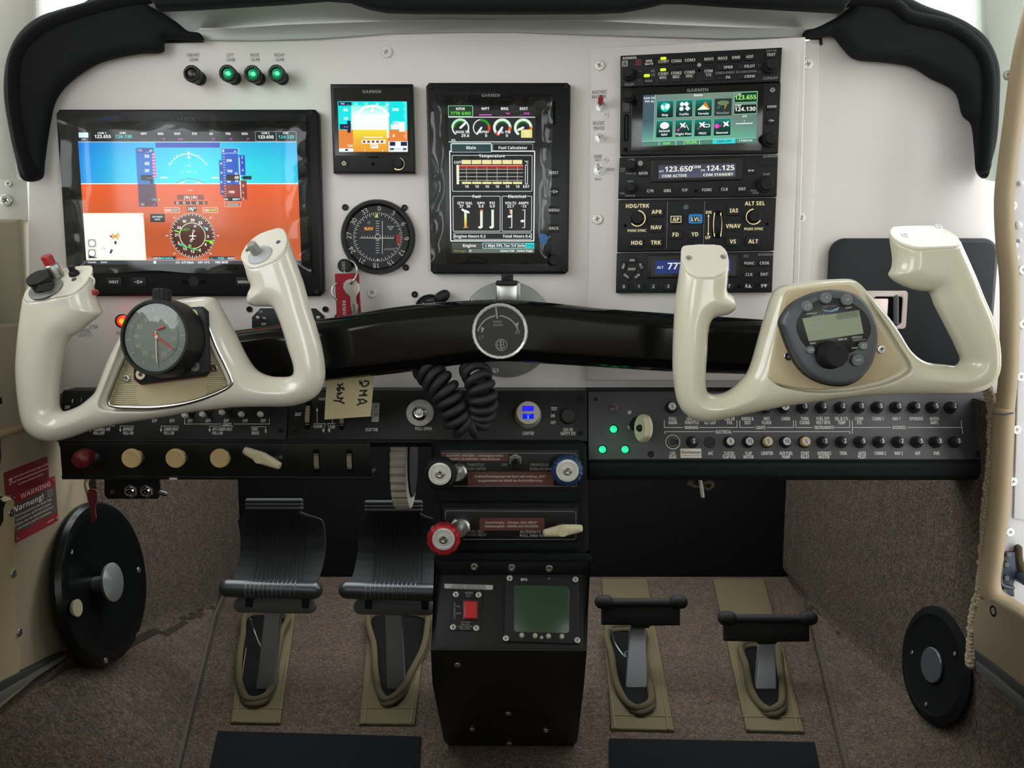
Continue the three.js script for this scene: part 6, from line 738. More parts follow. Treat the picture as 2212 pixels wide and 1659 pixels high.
function breaker(px, py, amp, kind, cap) {
  const look = { w: 'white faced', b: 'black', g: 'gold rimmed' }[kind];
  const t = new Thing(CB, px, py, 'circuit_breaker', `${look} circuit breaker ${amp ? 'marked ' + amp + ' ' : ''}${cap}`, 'circuit breaker', { group: 'circuit breakers in two rows' });
  t.lathe('collar', px, py, [[13, 0], [13, 0.0015], [11.5, 0.0022], [9, 0.0012], [0, 0.0012]], M.dark); const r = kind === 'b' ? 8.2 : 10.5, h = kind === 'b' ? 0.0095 : 0.006;
  const cap0 = t.lathe('push_cap', px, py, [[r, 0.0012], [r, h - 0.001], [r - 1.2, h], [0, h]], kind === 'b' ? CAPK : kind === 'g' ? GOLD : CAPK, { at: 0 });
  const c = t.L(px, py, 0), k = t.s(px, py, 0); if (kind !== 'b') { const g = new THREE.CylinderGeometry(8 * k, 8 * k, 0.0004, 28); g.rotateX(Math.PI / 2); g.translate(c.x, c.y, h + 0.0002); t.add('white_face', g, CAPW, cap0); if (kind === 'g') { const q = new THREE.TorusGeometry(6.6 * k, 0.5 * k, 6, 28); q.translate(c.x, c.y, h + 0.0004); t.add('gold_ring', q, GOLD, cap0); } }
  if (amp) { const src = glyphs(amp, bold), b = src.boundingBox, g = src.clone(), s = 9 * k / capOf.get(bold); g.translate(-(b.min.x + b.max.x) / 2, -capOf.get(bold) / 2, 0); g.scale(s * 0.75, s, s); g.translate(c.x, c.y, h + 0.0008); t.add('amp_number', g, kind === 'b' ? M.ink : M.inkDark, cap0); }
}
[[1450, '5', 'w', 'above STALL WARN'], [1654, '', 'w', 'above INST FLOOD, half hidden by the copilot yoke'], [1693, '5', 'w', 'above CABIN'], [1734, '3', 'b', 'above TURN COORD'], [1775, '2', 'b', 'above FUEL QTY VOLT MTR'], [1815, '2', 'b', 'above OIL & CYL TEMP'], [1855, '3', 'b', 'above COMP SYS'], [1895, '5', 'b', 'in the upper row above the first COMM caption'], [1935, '5', 'b', 'in the upper row above the first NAV caption'], [1975, '3', 'b', 'above XPONDER'], [2014, '5', 'b', 'above AUDIO AMPL'], [2053, '2', 'b', 'last of the upper row with no caption']].forEach(([x, a, k, l]) => breaker(x, 880, a, k, l));
[[1495, '2', 'b', 'above the white Stormscope label'], [1575, '5', 'w', 'above CLOCK FLAP POS'], [1616, '15', 'w', 'above FLAP MOTOR'], [1656, '5', 'g', 'above LIGHTER'], [1696, '10', 'w', 'above AUX FUEL PUMP'], [1737, '5', 'g', 'above START RELAY'], [1777, '3', 'b', 'above AVIONICS MASTER'], [1818, '2', 'b', 'above TRIM'], [1858, '5', 'b', 'above AUTO PILOT'], [1899, '5', 'b', 'in the lower row above the second COMM caption'], [1940, '2', 'b', 'in the lower row above the second NAV caption'], [1981, '5', 'b', 'above ADF'], [2021, '3', 'b', 'above DME'], [2061, '3', 'b', 'last of the lower row with no caption']].forEach(([x, a, k, l]) => breaker(x, 955, a, k, l));
{ const t = new Thing(CB, 1453, 955, 'circuit_breaker', 'large ringed circuit breaker socket above LDG GEAR', 'circuit breaker', { group: 'circuit breakers in two rows' }); t.lathe('silver_ring', 1453, 955, [[16.5, 0], [16, 0.001], [14, 0.0012], [13.5, 0]], M.steel); t.lathe('socket', 1453, 955, [[13, 0], [12.5, 0.003], [9.5, 0.0035], [8.5, 0.0015], [0, 0.0015]], CAPK); t.ring(1453, 955, 9, 10, 30, 330, { h: 0.0036, ink: M.inkGrey }); t.print();
  const u = new Thing(CB, 1534, 955, 'hole_plug', 'plain black hole plug above the caption A/C', 'plug'); u.lathe('plug', 1534, 955, [[12.5, 0], [12, 0.0014], [0, 0.0018]], M.black); }
for (const [x, y, l, c] of [[1325, 881, 'dark red unlit lamp above the green gear lamps on the breaker panel', 0], [1326, 926, 'green lit lamp at the top of the triangle of lamps', 1], [1302, 970, 'green lit lamp nearest the blue propeller knob, low in the triangle', 1], [1351, 970, 'green lit lamp below the cream gear lever, low in the triangle', 1]]) {
  const t = new Thing(CB, x, y, 'gear_position_light', l, 'indicator light', { group: 'gear lamps on the breaker panel' }); t.lathe('lamp_bezel', x, y, [[9.5, 0], [9.5, 0.001], [8, 0.0018], [0, 0.0018]], c ? M.dark : M.iron); t.lathe('lens', x, y, [[8, 0.0018], [7.5, 0.0032], [4, 0.0045], [0, 0.005]], c ? new THREE.MeshStandardMaterial({ color: '#0c4a30', emissive: '#1fdf9c', emissiveIntensity: 1.1, roughness: 0.3 }) : std('#4a2622', 0.35)); if (c) { const p = new THREE.PointLight('#20ff9a', 0.00012); p.position.copy(CB.at(x, y, 0.009)); p.shadow.radius = 0.2; p.castShadow = true; scene.add(p); } }
{ const t = new Thing(CB, 1385, 922, 'gear_lever', 'cream wheel-shaped landing gear lever knob beside the captions UP and DN', 'lever'); t.tube('stem', [[1378, 925, 0], [1383, 925, 0.03]], 0.004, M.black); t.lathe('hub_boss', 1377, 915, [[15, 0.001], [15, 0.012], [10, 0.016], [0, 0.017]], M.dark, { at: 0.01 });
  const c = t.L(1390, 925, 0.028), s = t.s(1390, 925, 0.028); let g = new THREE.LatheGeometry([[0, -9], [20, -8], [26, -9.5], [29, -7], [30.5, -2.5], [28.8, -0.6], [28.8, 0.6], [30.5, 2.5], [29, 7], [26, 9.5], [20, 8], [0, 9]].map(([r, y]) => new THREE.Vector2(r * s, y * s)), 48); g.rotateZ(Math.PI / 2); g = toCreasedNormals(g, 0.7); g.rotateY(0.32); g.scale(1, 1, 0.85); g.translate(c.x, c.y, c.z); t.add('wheel_knob', g, std('#c5bda2', 0.45)); }
// ------------------------------------------------------------------ switch plates, small gauge, key, note, cord
{ const t = new Thing(PANEL, 622, 690, 'dimmer_panel', 'black eight-sided switch plate half hidden behind the pilot yoke grip', 'switch panel'); t.poly('white_border', [[561, 664], [684, 664], [703, 682], [703, 725], [541, 725], [541, 684]], 0, 0.0012, M.white); t.poly('plate', [[562, 666], [682, 666], [701, 683], [701, 724], [544, 724], [544, 685]], 0.0006, 0.002, M.face, { b: 0.0003 }); for (const [x, y] of [[539, 668], [703, 668]]) t.screw(x, y, 6.5, 0.0005, M.dark); t.text('CB', 563, 673, 5.5, { h: 0.002, ink: M.inkGrey }); t.text('ON', 570, 687, 5, { h: 0.002, sx: 0.8 }); t.text('OFF', 570, 700, 5, { h: 0.002, sx: 0.8 }); for (const [x, y] of [[555, 686], [686, 686]]) t.lathe('lever_tip', x, y, [[2, 0.002], [3.4, 0.008], [3.4, 0.011], [0, 0.0125]], M.alu); t.print(); }
{ const t = new Thing(PANEL, 927, 662, 'flap_gauge', 'small round black gauge with a white pointer and a black side knob', 'gauge'); t.lathe('case', 928, 668, [[32, 0], [32, 0.006], [29, 0.0075], [27, 0.0065], [0, 0.0065]], M.face, { seg: 48 }); t.text('F', 914, 658, 7, { h: 0.0066, font: regular }); t.text('UP', 938, 647, 5.5, { h: 0.0066, font: regular, ink: M.inkGrey }); t.line([[929, 660], [944, 650]], 1.4, { h: 0.0068 }); t.line([[922, 649], [932, 648]], 0.8, { h: 0.0067 }); t.print(); t.screw(896, 636, 7, 0, M.dark); t.poly('side_knob', [[938, 640], [950, 629], [962, 626], [970, 632], [970, 642], [962, 652], [950, 660], [940, 655]], 0.004, 0.014, M.black, { smooth: 50, b: 0.003 }); t.plate('index_block', [945, 655, 966, 680], 0, 0.006, M.white, { b: 0.001 }); }
{ const F = flat(0.028), t = new Thing(F, 752, 650, 'key_set', 'aircraft key on a ring with a red fabric tag hanging below the course indicator', 'key'); t.poly('red_tag', [[723, 592], [726, 591], [773, 590], [775, 593], [777, 640], [781, 700], [728, 704], [725, 640]], -0.003, -0.0005, std('#8e1626', 0.85, { bumpMap: scaled(carpetB, 0.03), bumpScale: 0.0002 }), { b: 0.0006, label: 'red fabric tag' });
  t.poly('key', [[760, 602], [770, 606], [777, 616], [778, 626], [772, 636], [769, 642], [770, 655], [774, 660], [773, 672], [769, 683], [762, 684], [757, 660], [756, 641], [747, 633], [741, 622], [742, 612], [750, 604]], 0.0006, 0.0025, std('#a69d97', 0.4, { metalness: 0.7 }), { b: 0.0004, holes: [[[756, 609], [760, 609], [762, 613], [759, 617], [755, 615]]] }); t.poly('key_groove', [[762, 656], [765, 656], [768, 680], [765, 682]], 0.0022, 0.0028, M.iron, { parent: t.g.children[1] }); t.text('REMOVE', 744, 672, 7, { h: -0.0005, rot: -90, sx: 1.2, ink: std('#b9a6a8', 0.7) }); t.print();
  t.tube('key_ring', [[757, 612, 0.004], [763, 606, 0.006], [769, 595, 0.004], [771, 584, 0.001], [768, 572, 0], [760, 564, -0.004], [752, 562, -0.008], [745, 570, -0.010], [744, 590, -0.006]], 0.0011, M.steel); t.tube('key_ring', [[727, 648, 0], [720, 640, 0.002], [717, 628, 0.001], [720, 617, 0], [727, 612, -0.001]], 0.001, M.steel);
  t.lathe('ignition_lock', 738, 690, [[16, -0.026], [16, -0.008], [14, -0.006], [0, -0.006]], M.black, { at: -0.01 }); }
{ const F = new Frame(flat(0.075).at(755, 860), V(0.02, 0.1, 1)), t = new Thing(F, 755, 860, 'sticky_note', 'yellow sticky note with black handwriting hanging under the control bar', 'note'); const m = printed(256, 256, (x, w, h) => { x.fillStyle = '#d2c49c'; x.fillRect(0, 0, w, h); x.fillStyle = 'rgba(190,175,135,0.25)'; for (let i = 0; i < 60; i++) x.fillRect(hash(i, 1) * w, hash(i, 2) * h, 30, 2); x.strokeStyle = '#17171c'; x.lineCap = 'round'; x.lineJoin = 'round'; x.lineWidth = 9; const P = (...p) => { x.beginPath(); p.forEach(([a, b], i) => (i ? x.lineTo(((a - 105) / 835) * w, 75 + ((b - 190) / 640) * (h - 75)) : x.moveTo(((a - 105) / 835) * w, 75 + ((b - 190) / 640) * (h - 75)))); x.stroke(); };
    P([690, 130], [700, 190], [730, 150], [735, 220], [775, 240]); P([770, 130], [840, 140], [850, 190], [805, 235]); P([710, 320], [825, 315], [770, 380], [838, 412], [705, 410]); P([690, 487], [780, 490], [845, 530], [800, 560], [720, 565]); P([715, 492], [730, 570], [680, 590]);
    P([390, 180], [340, 215], [305, 190]); P([405, 250], [420, 290], [350, 240], [300, 260], [310, 300], [345, 310], [340, 270]); P([310, 355], [385, 345], [310, 400], [320, 440], [410, 450]); P([260, 487], [350, 500], [440, 545]); P([405, 440], [365, 495]); });
  const q = t.ptsL([[708, 800], [810, 800], [802, 899], [702, 906]], 0), g = new THREE.PlaneGeometry(1, 1, 8, 12), p = g.attributes.position; for (let i = 0; i < p.count; i++) { const u = p.getX(i) + 0.5, v = 0.5 - p.getY(i); p.setXYZ(i, (q[0].x * (1 - u) + q[1].x * u) * (1 - v) + (q[3].x * (1 - u) + q[2].x * u) * v, (q[0].y * (1 - u) + q[1].y * u) * (1 - v) + (q[3].y * (1 - u) + q[2].y * u) * v, 0.003 * Math.sin(v * 2.2)); } g.computeVertexNormals(); t.add('paper_sheet', g, m); }
{ const F = flat(0.115), t = new Thing(F, 990, 860, 'coiled_cord', 'black coiled microphone cord looping down from the control bar', 'cord'); const path = new THREE.CatmullRomCurve3([[920, 792, -0.01], [936, 815, 0], [957, 838, 0.006], [970, 862, 0.008], [980, 888, 0.008], [994, 912, 0.004], [1013, 922, 0], [1030, 908, -0.002], [1041, 886, 0.002], [1043, 862, 0.006], [1040, 840, 0.006], [1032, 818, 0.002], [1024, 796, -0.012]].map((p) => t.L(...p)), false, 'centripetal');
  const L = path.getLength(), turns = Math.round(L / 0.0092), N = turns * 18, pts = [], s = t.s(990, 860, 0), r = 24 * s; let n = V(0, 0, 1); for (let i = 0; i <= N; i++) { const u = i / N, p = path.getPointAt(u), d = path.getTangentAt(u); n = n.sub(d.clone().multiplyScalar(n.dot(d))).normalize(); const b = new THREE.Vector3().crossVectors(d, n), a = u * turns * Math.PI * 2, rr2 = r * (1 + 0.08 * noise(u * 11, 3)); pts.push(p.clone().addScaledVector(n, rr2 * Math.cos(a) * 0.85).addScaledVector(b, rr2 * Math.sin(a))); }
  t.add('coils', new THREE.TubeGeometry(new THREE.CatmullRomCurve3(pts), N * 2, 0.0043, 9, false), std('#15171a', 0.62)); }
// ------------------------------------------------------------------ engine controls and center pedestal
const ENG = new Frame(PANEL.at(1100, 1010, 0.066), V(0, 0.03, 1));
{ const t = new Thing(ENG, 1100, 1020, 'engine_console', 'black padded panel with the throttle, propeller and mixture controls and brown German placards', 'panel');
  t.poly('housing', [[930, 962], [942, 955], [1255, 955], [1268, 966], [1272, 1180], [1270, 1206], [940, 1206], [936, 1180]], -0.05, -0.004, M.shade, { b: 0.006 });
  t.poly('upper_hood', [[938, 958], [1262, 958], [1266, 1072], [1250, 1088], [948, 1088], [934, 1072]], -0.006, 0.003, M.shade, { b: 0.004 }); t.poly('upper_face', [[952, 972], [1250, 972], [1254, 1060], [950, 1060]], 0.0028, 0.0036, M.black, { b: 0.0003 });
  t.poly('lower_hood', [[950, 1084], [1252, 1084], [1256, 1182], [1248, 1192], [954, 1192]], -0.006, 0.001, M.shade, { b: 0.004 }); t.poly('lower_face', [[958, 1098], [1248, 1098], [1250, 1172], [960, 1172]], 0.0008, 0.0016, M.black, { b: 0.0003 });
  const h = 0.0037, l = 0.0017; t.line([[953, 979], [1240, 979], [1246, 985], [1246, 1050], [980, 1050]], 1, { h, ink: M.inkGrey }); t.line([[1246, 1050], [1240, 1053], [1000, 1052]], 0.1, { h, ink: M.inkGrey }); t.line([[965, 1103], [1241, 1105], [1244, 1108], [1244, 1162], [1240, 1165], [1000, 1165]], 1, { h: l, ink: M.inkGrey }); t.line([[965, 1103], [962, 1107], [962, 1120]], 1, { h: l, ink: M.inkGrey });
  const o = { h, ink: std('#a39f9b', 0.7) }; o.ink.userData.part = 'lettering'; const q = { ...o, h: l };
  t.text('THROTTLE', 1027, 1004, 5.6, { ...o, font: regular }); t.text('PUSH OPEN', 1028, 1012.5, 5.6, { ...o, font: regular }); t.text('OFF', 1090, 1004, 5.6, { ...o, font: regular }); t.text('PROPELLER', 1166, 1004, 5.6, { ...o, font: regular }); t.text('PUSH HI RPM', 1168, 1013, 5.6, { ...o, font: regular });
  t.text('FUEL MIX.', 1029, 1147.5, 5.6, { ...q, font: regular }); t.text('PUSH RICH', 1030, 1155, 5.6, { ...q, font: regular }); t.text('ALTERNATE AIR', 1154, 1149, 5.8, { ...q }); t.text('PULL AND RELEASE', 1160, 1157, 5.8, { ...q });
  t.plate('placard', [953, 980, 1097, 996], h - 0.0003, h + 0.0004, M.brown); t.plate('placard', [1010, 1019, 1196, 1049], h - 0.0003, h + 0.0004, M.brown); t.plate('placard', [1036, 1119, 1176, 1146], l - 0.0003, l + 0.0004, M.brown);
  const W1 = { h: h + 0.0005, ink: std('#c2b7ae', 0.7) }; W1.ink.userData.part = 'lettering'; const W2 = { ...W1, h: l + 0.0005 };
  t.text('GASHEBEL DRÜCKEN – Leistungszunahme', 1026, 984, 4.7, { ...W1, sx: 0.92 }); t.text('PROPELLER DRÜCKEN – Hohe Drehzahl', 1026, 991.5, 4.7, { ...W1, sx: 0.88 }); t.text('Kraftstoffzusatzpumpe bei Start und Landung „AUS“.', 1103, 1029, 5, { ...W1, sx: 0.86 }); t.text('ausgenommen bei Abfall des Kraftstoffdruckes.', 1103, 1038, 5, { ...W1, sx: 0.86 });
  t.text('Gemischregler – Drücken „VOLL REICH“', 1105, 1128.5, 4.8, { ...W2, sx: 0.86 }); t.text('Nebensaugluft – ZIEHEN und LOSLASSEN', 1105, 1136.5, 4.8, { ...W2, sx: 0.86 }); t.print();
  const k = new Thing(ENG, 1113, 995, 'fuel_pump_switch', 'black toggle switch in a bright ring between throttle and propeller knobs', 'switch'); k.add('hex_nut', k.latheG(1113, 995, [[15, h], [15, h + 0.002], [11, h + 0.003], [9, h + 0.001], [0, h + 0.001]], { seg: 6, crease: 0.3, at: h + 0.002 }), M.dull); k.tube('lever', [[1113, 996, h], [1115, 1007, 0.02]], 0.0035, M.dark); k.lathe('tip', 1115, 1008, [[5, 0.017], [8, 0.02], [8, 0.024], [5, 0.026], [0, 0.0262]], M.dark, { at: 0.024 });
  const engine = (x, y, bx, by, name, label, mat, rim, lobes, base, len, r0) => { const e = new Thing(ENG, bx, by, name, label, 'control knob'); e.lathe('sleeve', bx, by, [[r0 ?? 19, base], [r0 ?? 19, base + 0.010], [(r0 ?? 19) - 4, base + 0.012], [8, base + 0.012], [8, len], [0, len]], M.steel, { at: base + 0.008, seg: 40 });
    const grip = e.lathe('grip', x, y, [[rim * 0.6, len - 0.006], [rim * 0.94, len - 0.003], [rim, len + 0.001], [rim, len + 0.006], [rim * 0.9, len + 0.010], [rim * 0.76, len + 0.0115], [rim * 0.7, len + 0.010], [0, len + 0.010]], mat, { at: len + 0.006, seg: lobes ? 96 : 56, lobes, depth: lobes ? 0.07 : 0 });
    e.lathe('metal_cap', x, y, [[25, len + 0.0095], [24.5, len + 0.012], [19, len + 0.0126], [18, len + 0.0117], [10.5, len + 0.0114], [10, len + 0.0122], [0, len + 0.0122]], M.alu, { at: len + 0.012, seg: 56, label: 'turned aluminium cap', parent: grip }); e.screw(x, y, 9.5, len + 0.0122, M.steel, { parent: grip }); };
  engine(950, 1024, 990, 1020, 'throttle_control', 'large black throttle knob with a silver cap at the pilot side of the engine panel', M.black, 37, 0, 0.003, 0.036); engine(1226, 1017, 1217, 1016, 'propeller_control', 'blue scalloped propeller knob with a silver cap', M.blue, 34, 16, 0.003, 0.018, 17); engine(958, 1165, 994, 1140, 'mixture_control', 'red scalloped mixture knob with a silver cap on a metal sleeve', M.redAl, 36, 12, 0.001, 0.034, 22);
  const a = new Thing(ENG, 1216, 1142, 'alternate_air_control', 'cream T-handle over the caption ALTERNATE AIR on the engine panel', 'handle'); a.lathe('ferrule', 1213, 1138, [[10, l], [10, l + 0.003], [7, l + 0.005], [0, l + 0.005]], M.chrome, { at: l }); a.tube('shaft', [[1213, 1139, l], [1216, 1149, 0.02]], 0.003, M.iron); barHandle(ENG, a, 1216, 1149, [[1174, 1154], [1259, 1143]], 0.026, M.ivory);
}
{ // lower pedestal: tilted instrument face above a front that slopes down to the floor
  const top = flat(0.085).at(1106, 1240), low = flat(0.131).at(1106, 1408); const n = V(0, low.z - top.z, top.y - low.y).normalize(); const BOX = new Frame(top, n);
  const t = new Thing(BOX, 1100, 1300, 'center_pedestal', 'black metal pedestal box with a tilted instrument face standing on the floor', 'pedestal'); const P = (p, fr) => fr.at(...p);
  const foot = new Frame(V(0, 0.008, 0), Y, V(0, 0, -1)); const b0 = foot.at(1100, 1610); const FRONT = new Frame(low, V(0, -(low.z - b0.z), low.y - b0.y).normalize());
  const slab = (pts, fr, thick, b = 0.001, sm = 0) => { const q = pts.map((p) => t.W(P(p, fr))); const o = q[0], m = new THREE.Matrix4().copy(new THREE.Matrix4().makeRotationFromQuaternion(BOX.quat().invert().multiply(fr.quat()))), inv = m.clone().invert(), loc = q.map((v) => v.clone().sub(o).applyMatrix4(inv)); const g = extrude(shapeOf(loc, sm), -thick, 0, b); g.applyMatrix4(m); g.translate(o.x, o.y, o.z); return g; };
  t.poly('instrument_face', [[946, 1238], [1272, 1238], [1268, 1408], [930, 1406]], -0.004, 0, M.black, { b: 0.001 });
  t.add('top_flange', slab([[938, 1204], [1276, 1206], [1274, 1242], [942, 1242]], flat(0.086), 0.003), M.black); t.add('top_roll', tube([[946, 1204], [1268, 1206]].map((p) => t.W(flat(0.082).at(...p))), 0.005, { straight: true }), M.shade);
  t.add('front_face', slab([[930, 1404], [1268, 1406], [1262, 1480], [1248, 1600], [1240, 1612], [968, 1612], [958, 1600], [934, 1480]], FRONT, 0.003, 0.001), std('#131416', 0.5));
  const side = (x0, x1, x2, s) => { const pts = [flat(0.085).at(x0, 1206), BOX.at(x1, 1404), FRONT.at(x2, 1606)], back = pts.map((p) => V(p.x, p.y, -0.12)); const q = [...pts, ...back.reverse()].map((p) => t.W(p)); const g = new THREE.BufferGeometry(), v = []; const tri = (a, b, c) => v.push(...[a, b, c].flatMap((k) => q[k].toArray())); for (const [a, b, c, d] of [[0, 1, 4, 5], [1, 2, 3, 4]]) { tri(a, b, c); tri(a, c, d); } g.setAttribute('position', new THREE.Float32BufferAttribute(v, 3)); g.computeVertexNormals(); const m = V(s * 0.002, 0, 0); const h = g.clone(); h.translate(m.x, m.y, m.z); return t.add('side_plate', merge([g, h]), M.dark); };
  side(938, 932, 962, 1); side(1276, 1266, 1246, -1);
  t.add('lower_seam', t.tubeG([[1015, 1560], [1040, 1545], [1070, 1536], [1100, 1533], [1130, 1536], [1165, 1546], [1185, 1560]].map((p) => t.W(P(p, FRONT))), 0.0007), M.slot);
  const sc = (x, y, r, fr) => { const m = t.add('screw', screwShape, M.steel); m.position.copy(t.W(fr.at(x, y))); m.quaternion.copy(BOX.quat().invert().multiply(fr.quat())); m.scale.setScalar(r * 0.00048); m.rotateZ(x % 1.4); };
  for (const [x, y] of [[1024, 1224], [1105, 1226], [1186, 1228]]) sc(x, y, 8, flat(0.086)); for (const [x, y] of [[988, 1435], [1098, 1541], [1020, 1575], [1179, 1577], [1100, 1606]]) sc(x, y, 7.5, FRONT);
  // emergency transmitter switch
  const e = new Thing(BOX, 1006, 1318, 'emergency_switch', 'red rocker switch on a black plate with four bright screws', 'switch'); e.poly('plate', [[978, 1277], [1042, 1279], [1038, 1364], [972, 1362]], 0, 0.0012, M.face, { b: 0.0003 }); const fr = e.poly('switch_frame', [[1000, 1296], [1033, 1297], [1032, 1339], [999, 1338]], 0.0012, 0.004, std('#6a0f14', 0.4), { b: 0.001 }); e.poly('rocker', [[1003, 1299], [1029, 1300], [1028, 1336], [1002, 1335]], 0.004, 0.0065, std('#c01820', 0.35), { b: 0.002, label: 'red rocker', parent: fr });
  for (const [x, y] of [[985, 1284], [1034, 1285], [979, 1355], [1029, 1357]]) e.screw(x, y, 6.5, 0.0012, M.steel); const g = { h: 0.0013, ink: M.inkGrey }; e.text('ARTEX', 1013, 1281, 4.2, g); e.text('ELT', 1012, 1287, 4.2, g); e.text('ON', 990, 1310, 3.6, g); e.text('ARM', 990, 1325, 3.6, g); e.text('FOR EMERGENCY', 982, 1320, 3.2, { ...g, rot: -88 }); e.text('TEST RESET', 1006, 1344, 3, g); e.text('PRESS ON', 1005, 1349, 3, g); e.text('WAIT 1 SECOND', 1005, 1353.5, 3, g); e.text('PRESS ARM', 1004, 1358, 3, g); e.print();
  const w = new Thing(BOX, 1012, 1267, 'warning_label', 'thin white label with two lines of black capitals above the red rocker', 'label'); w.poly('strip', [[960, 1261], [1065, 1264], [1064, 1274], [960, 1271]], 0, 0.0005, std('#aeb0b0', 0.6)); w.text('FOR AVIATION EMERGENCY USE ONLY', 1013, 1265.2, 3.4, { h: 0.0005, ink: M.inkDark, rot: -1.5, sx: 0.82 }); w.text('UNAUTHORIZED OPERATION PROHIBITED', 1012, 1270, 3.4, { h: 0.0005, ink: M.inkDark, rot: -1.5, sx: 0.8 }); w.print();
  const s = new Thing(BOX, 1170, 1316, 'storm_display', 'square black storm display with an unlit dark green screen on the pedestal', 'display'); s.poly('bezel', [[1092, 1243], [1250, 1247], [1252, 1392], [1088, 1386]], 0, 0.004, M.face, { b: 0.001 }); s.poly('screen', [[1112, 1264], [1222, 1266], [1230, 1273], [1230, 1364], [1224, 1368], [1114, 1365], [1110, 1360], [1110, 1268]], 0.0038, 0.0044, std('#20402a', 0.25), { b: 0.0002 }); s.text('BFG', 1132, 1252, 5.5, { h: 0.004, ink: M.ink }); s.print();
  for (const x of [1127, 1156, 1185, 1214]) s.lathe('button', x, 1371.5 + (x - 1127) * 0.03, [[5.5, 0.004], [5.5, 0.0075], [4, 0.0085], [0, 0.0086]], std('#a8a595', 0.5)); for (const [x, y] of [[1101, 1249], [1243, 1252], [1093, 1379], [1247, 1383]]) s.screw(x, y, 6.5, 0.004, M.steel); s.screw(1170, 1377, 3.5, 0.004, M.steel); s.screw(1186, 1250, 3, 0.004, M.iron);
}
// ------------------------------------------------------------------ rudder pedals and their floor boots
const FLOOR = new Frame(V(0, 0.006, 0), Y, V(0, 0, -1));
function boot(label, quad, rim, creases) {
  const t = new Thing(FLOOR, quad[0][0], quad[0][1], 'pedal_boot', label, 'boot', { group: 'beige leather pedal boots' });
  t.poly('leather', quad, 0, 0.004, M.boot, { b: 0.0015 }); const lip = rim.map(([x, y], i) => t.L(x, y, 0.010 + 0.004 * Math.sin(i * 1.7))); t.add('rolled_rim', new THREE.TubeGeometry(new THREE.CatmullRomCurve3(lip, true, 'centripetal'), 120, 0.0048, 10, true), M.boot); t.add('inner_rim', new THREE.TubeGeometry(new THREE.CatmullRomCurve3(lip.map((p) => V(p.x * 1 + 0.001, p.y - 0.004, p.z - 0.004)), true, 'centripetal'), 120, 0.0045, 8, true), M.boot);
  t.poly('opening', rim, 0.0041, 0.0050, M.slot, { smooth: 60 });
  for (const c of creases) t.tube('stitched_seam', c.map(([x, y]) => [x, y, 0.0042]), 0.0011, std('#5e5038', 0.9));
}
boot('beige leather pedal boot farthest from the pedestal on the pilot floor', [[498, 1559], [606, 1561], [640, 1310], [528, 1310]], [[539, 1322], [524, 1373], [516, 1432], [518, 1478], [541, 1512], [566, 1508], [590, 1478], [596, 1432], [607, 1369], [618, 1327]], [[[502, 1530], [612, 1531]], [[508, 1558], [532, 1400]], [[600, 1560], [622, 1420]]]);
boot('beige leather pedal boot on the pilot floor right against the pedestal', [[776, 1562], [896, 1563], [925, 1310], [800, 1310]], [[806, 1322], [808, 1400], [812, 1460], [822, 1500], [838, 1512], [860, 1498], [890, 1448], [914, 1400], [922, 1360], [915, 1325]], [[[784, 1530], [900, 1530]], [[788, 1560], [800, 1440]], [[888, 1562], [900, 1450]]]);
boot('beige leather pedal boot beside the pedestal under the first T-bar pedal', [[1320, 1573], [1457, 1576], [1398, 1250], [1300, 1250]], [[1318, 1356], [1322, 1420], [1333, 1480], [1352, 1516], [1378, 1530], [1402, 1520], [1406, 1490], [1396, 1440], [1388, 1400], [1384, 1356]], [[[1322, 1545], [1448, 1548]], [[1328, 1572], [1306, 1380]], [[1444, 1575], [1412, 1350]]]);
boot('beige leather pedal boot nearest the carpeted wall under the second T-bar pedal', [[1612, 1576], [1738, 1580], [1650, 1250], [1540, 1250]], [[1606, 1390], [1612, 1440], [1622, 1490], [1640, 1520], [1664, 1534], [1684, 1524], [1690, 1496], [1684, 1440], [1670, 1390]], [[[1604, 1548], [1734, 1550]], [[1616, 1575], [1590, 1420]], [[1724, 1578], [1690, 1400]]]);
function arm(t, F, pts, w, mat) { // tapered cast lever from the pedal down into the floor
  const [[x0, y0, z0], [x1, y1, z1]] = pts, a = t.W(flat(z0).at(x0, y0)), b = t.W(flat(z1).at(x1, y1)), d = b.clone().sub(a), l = d.length(), s = new THREE.Shape([[-w[0] / 2, 0], [w[0] / 2, 0], [w[1] / 2, -l], [-w[1] / 2, -l]].map(([x, y]) => new THREE.Vector2(x, y))), g = extrude(s, -0.006, 0.006, 0.002);
  const y = d.clone().negate().normalize(), x = V(1, 0, 0).sub(y.clone().multiplyScalar(y.x)).normalize(), z = new THREE.Vector3().crossVectors(x, y); g.applyMatrix4(new THREE.Matrix4().makeBasis(x, y, z).setPosition(a)); t.add('lever_arm', g, mat);
}
const CAST = std('#7a7c80', 0.5, { metalness: 0.5, bumpMap: scaled(grain, 0.03), bumpScale: 0.0003 }), RUB = semi('#292b2e', 0.42, { bumpMap: scaled(grain, 0.04), bumpScale: 0.0001 });
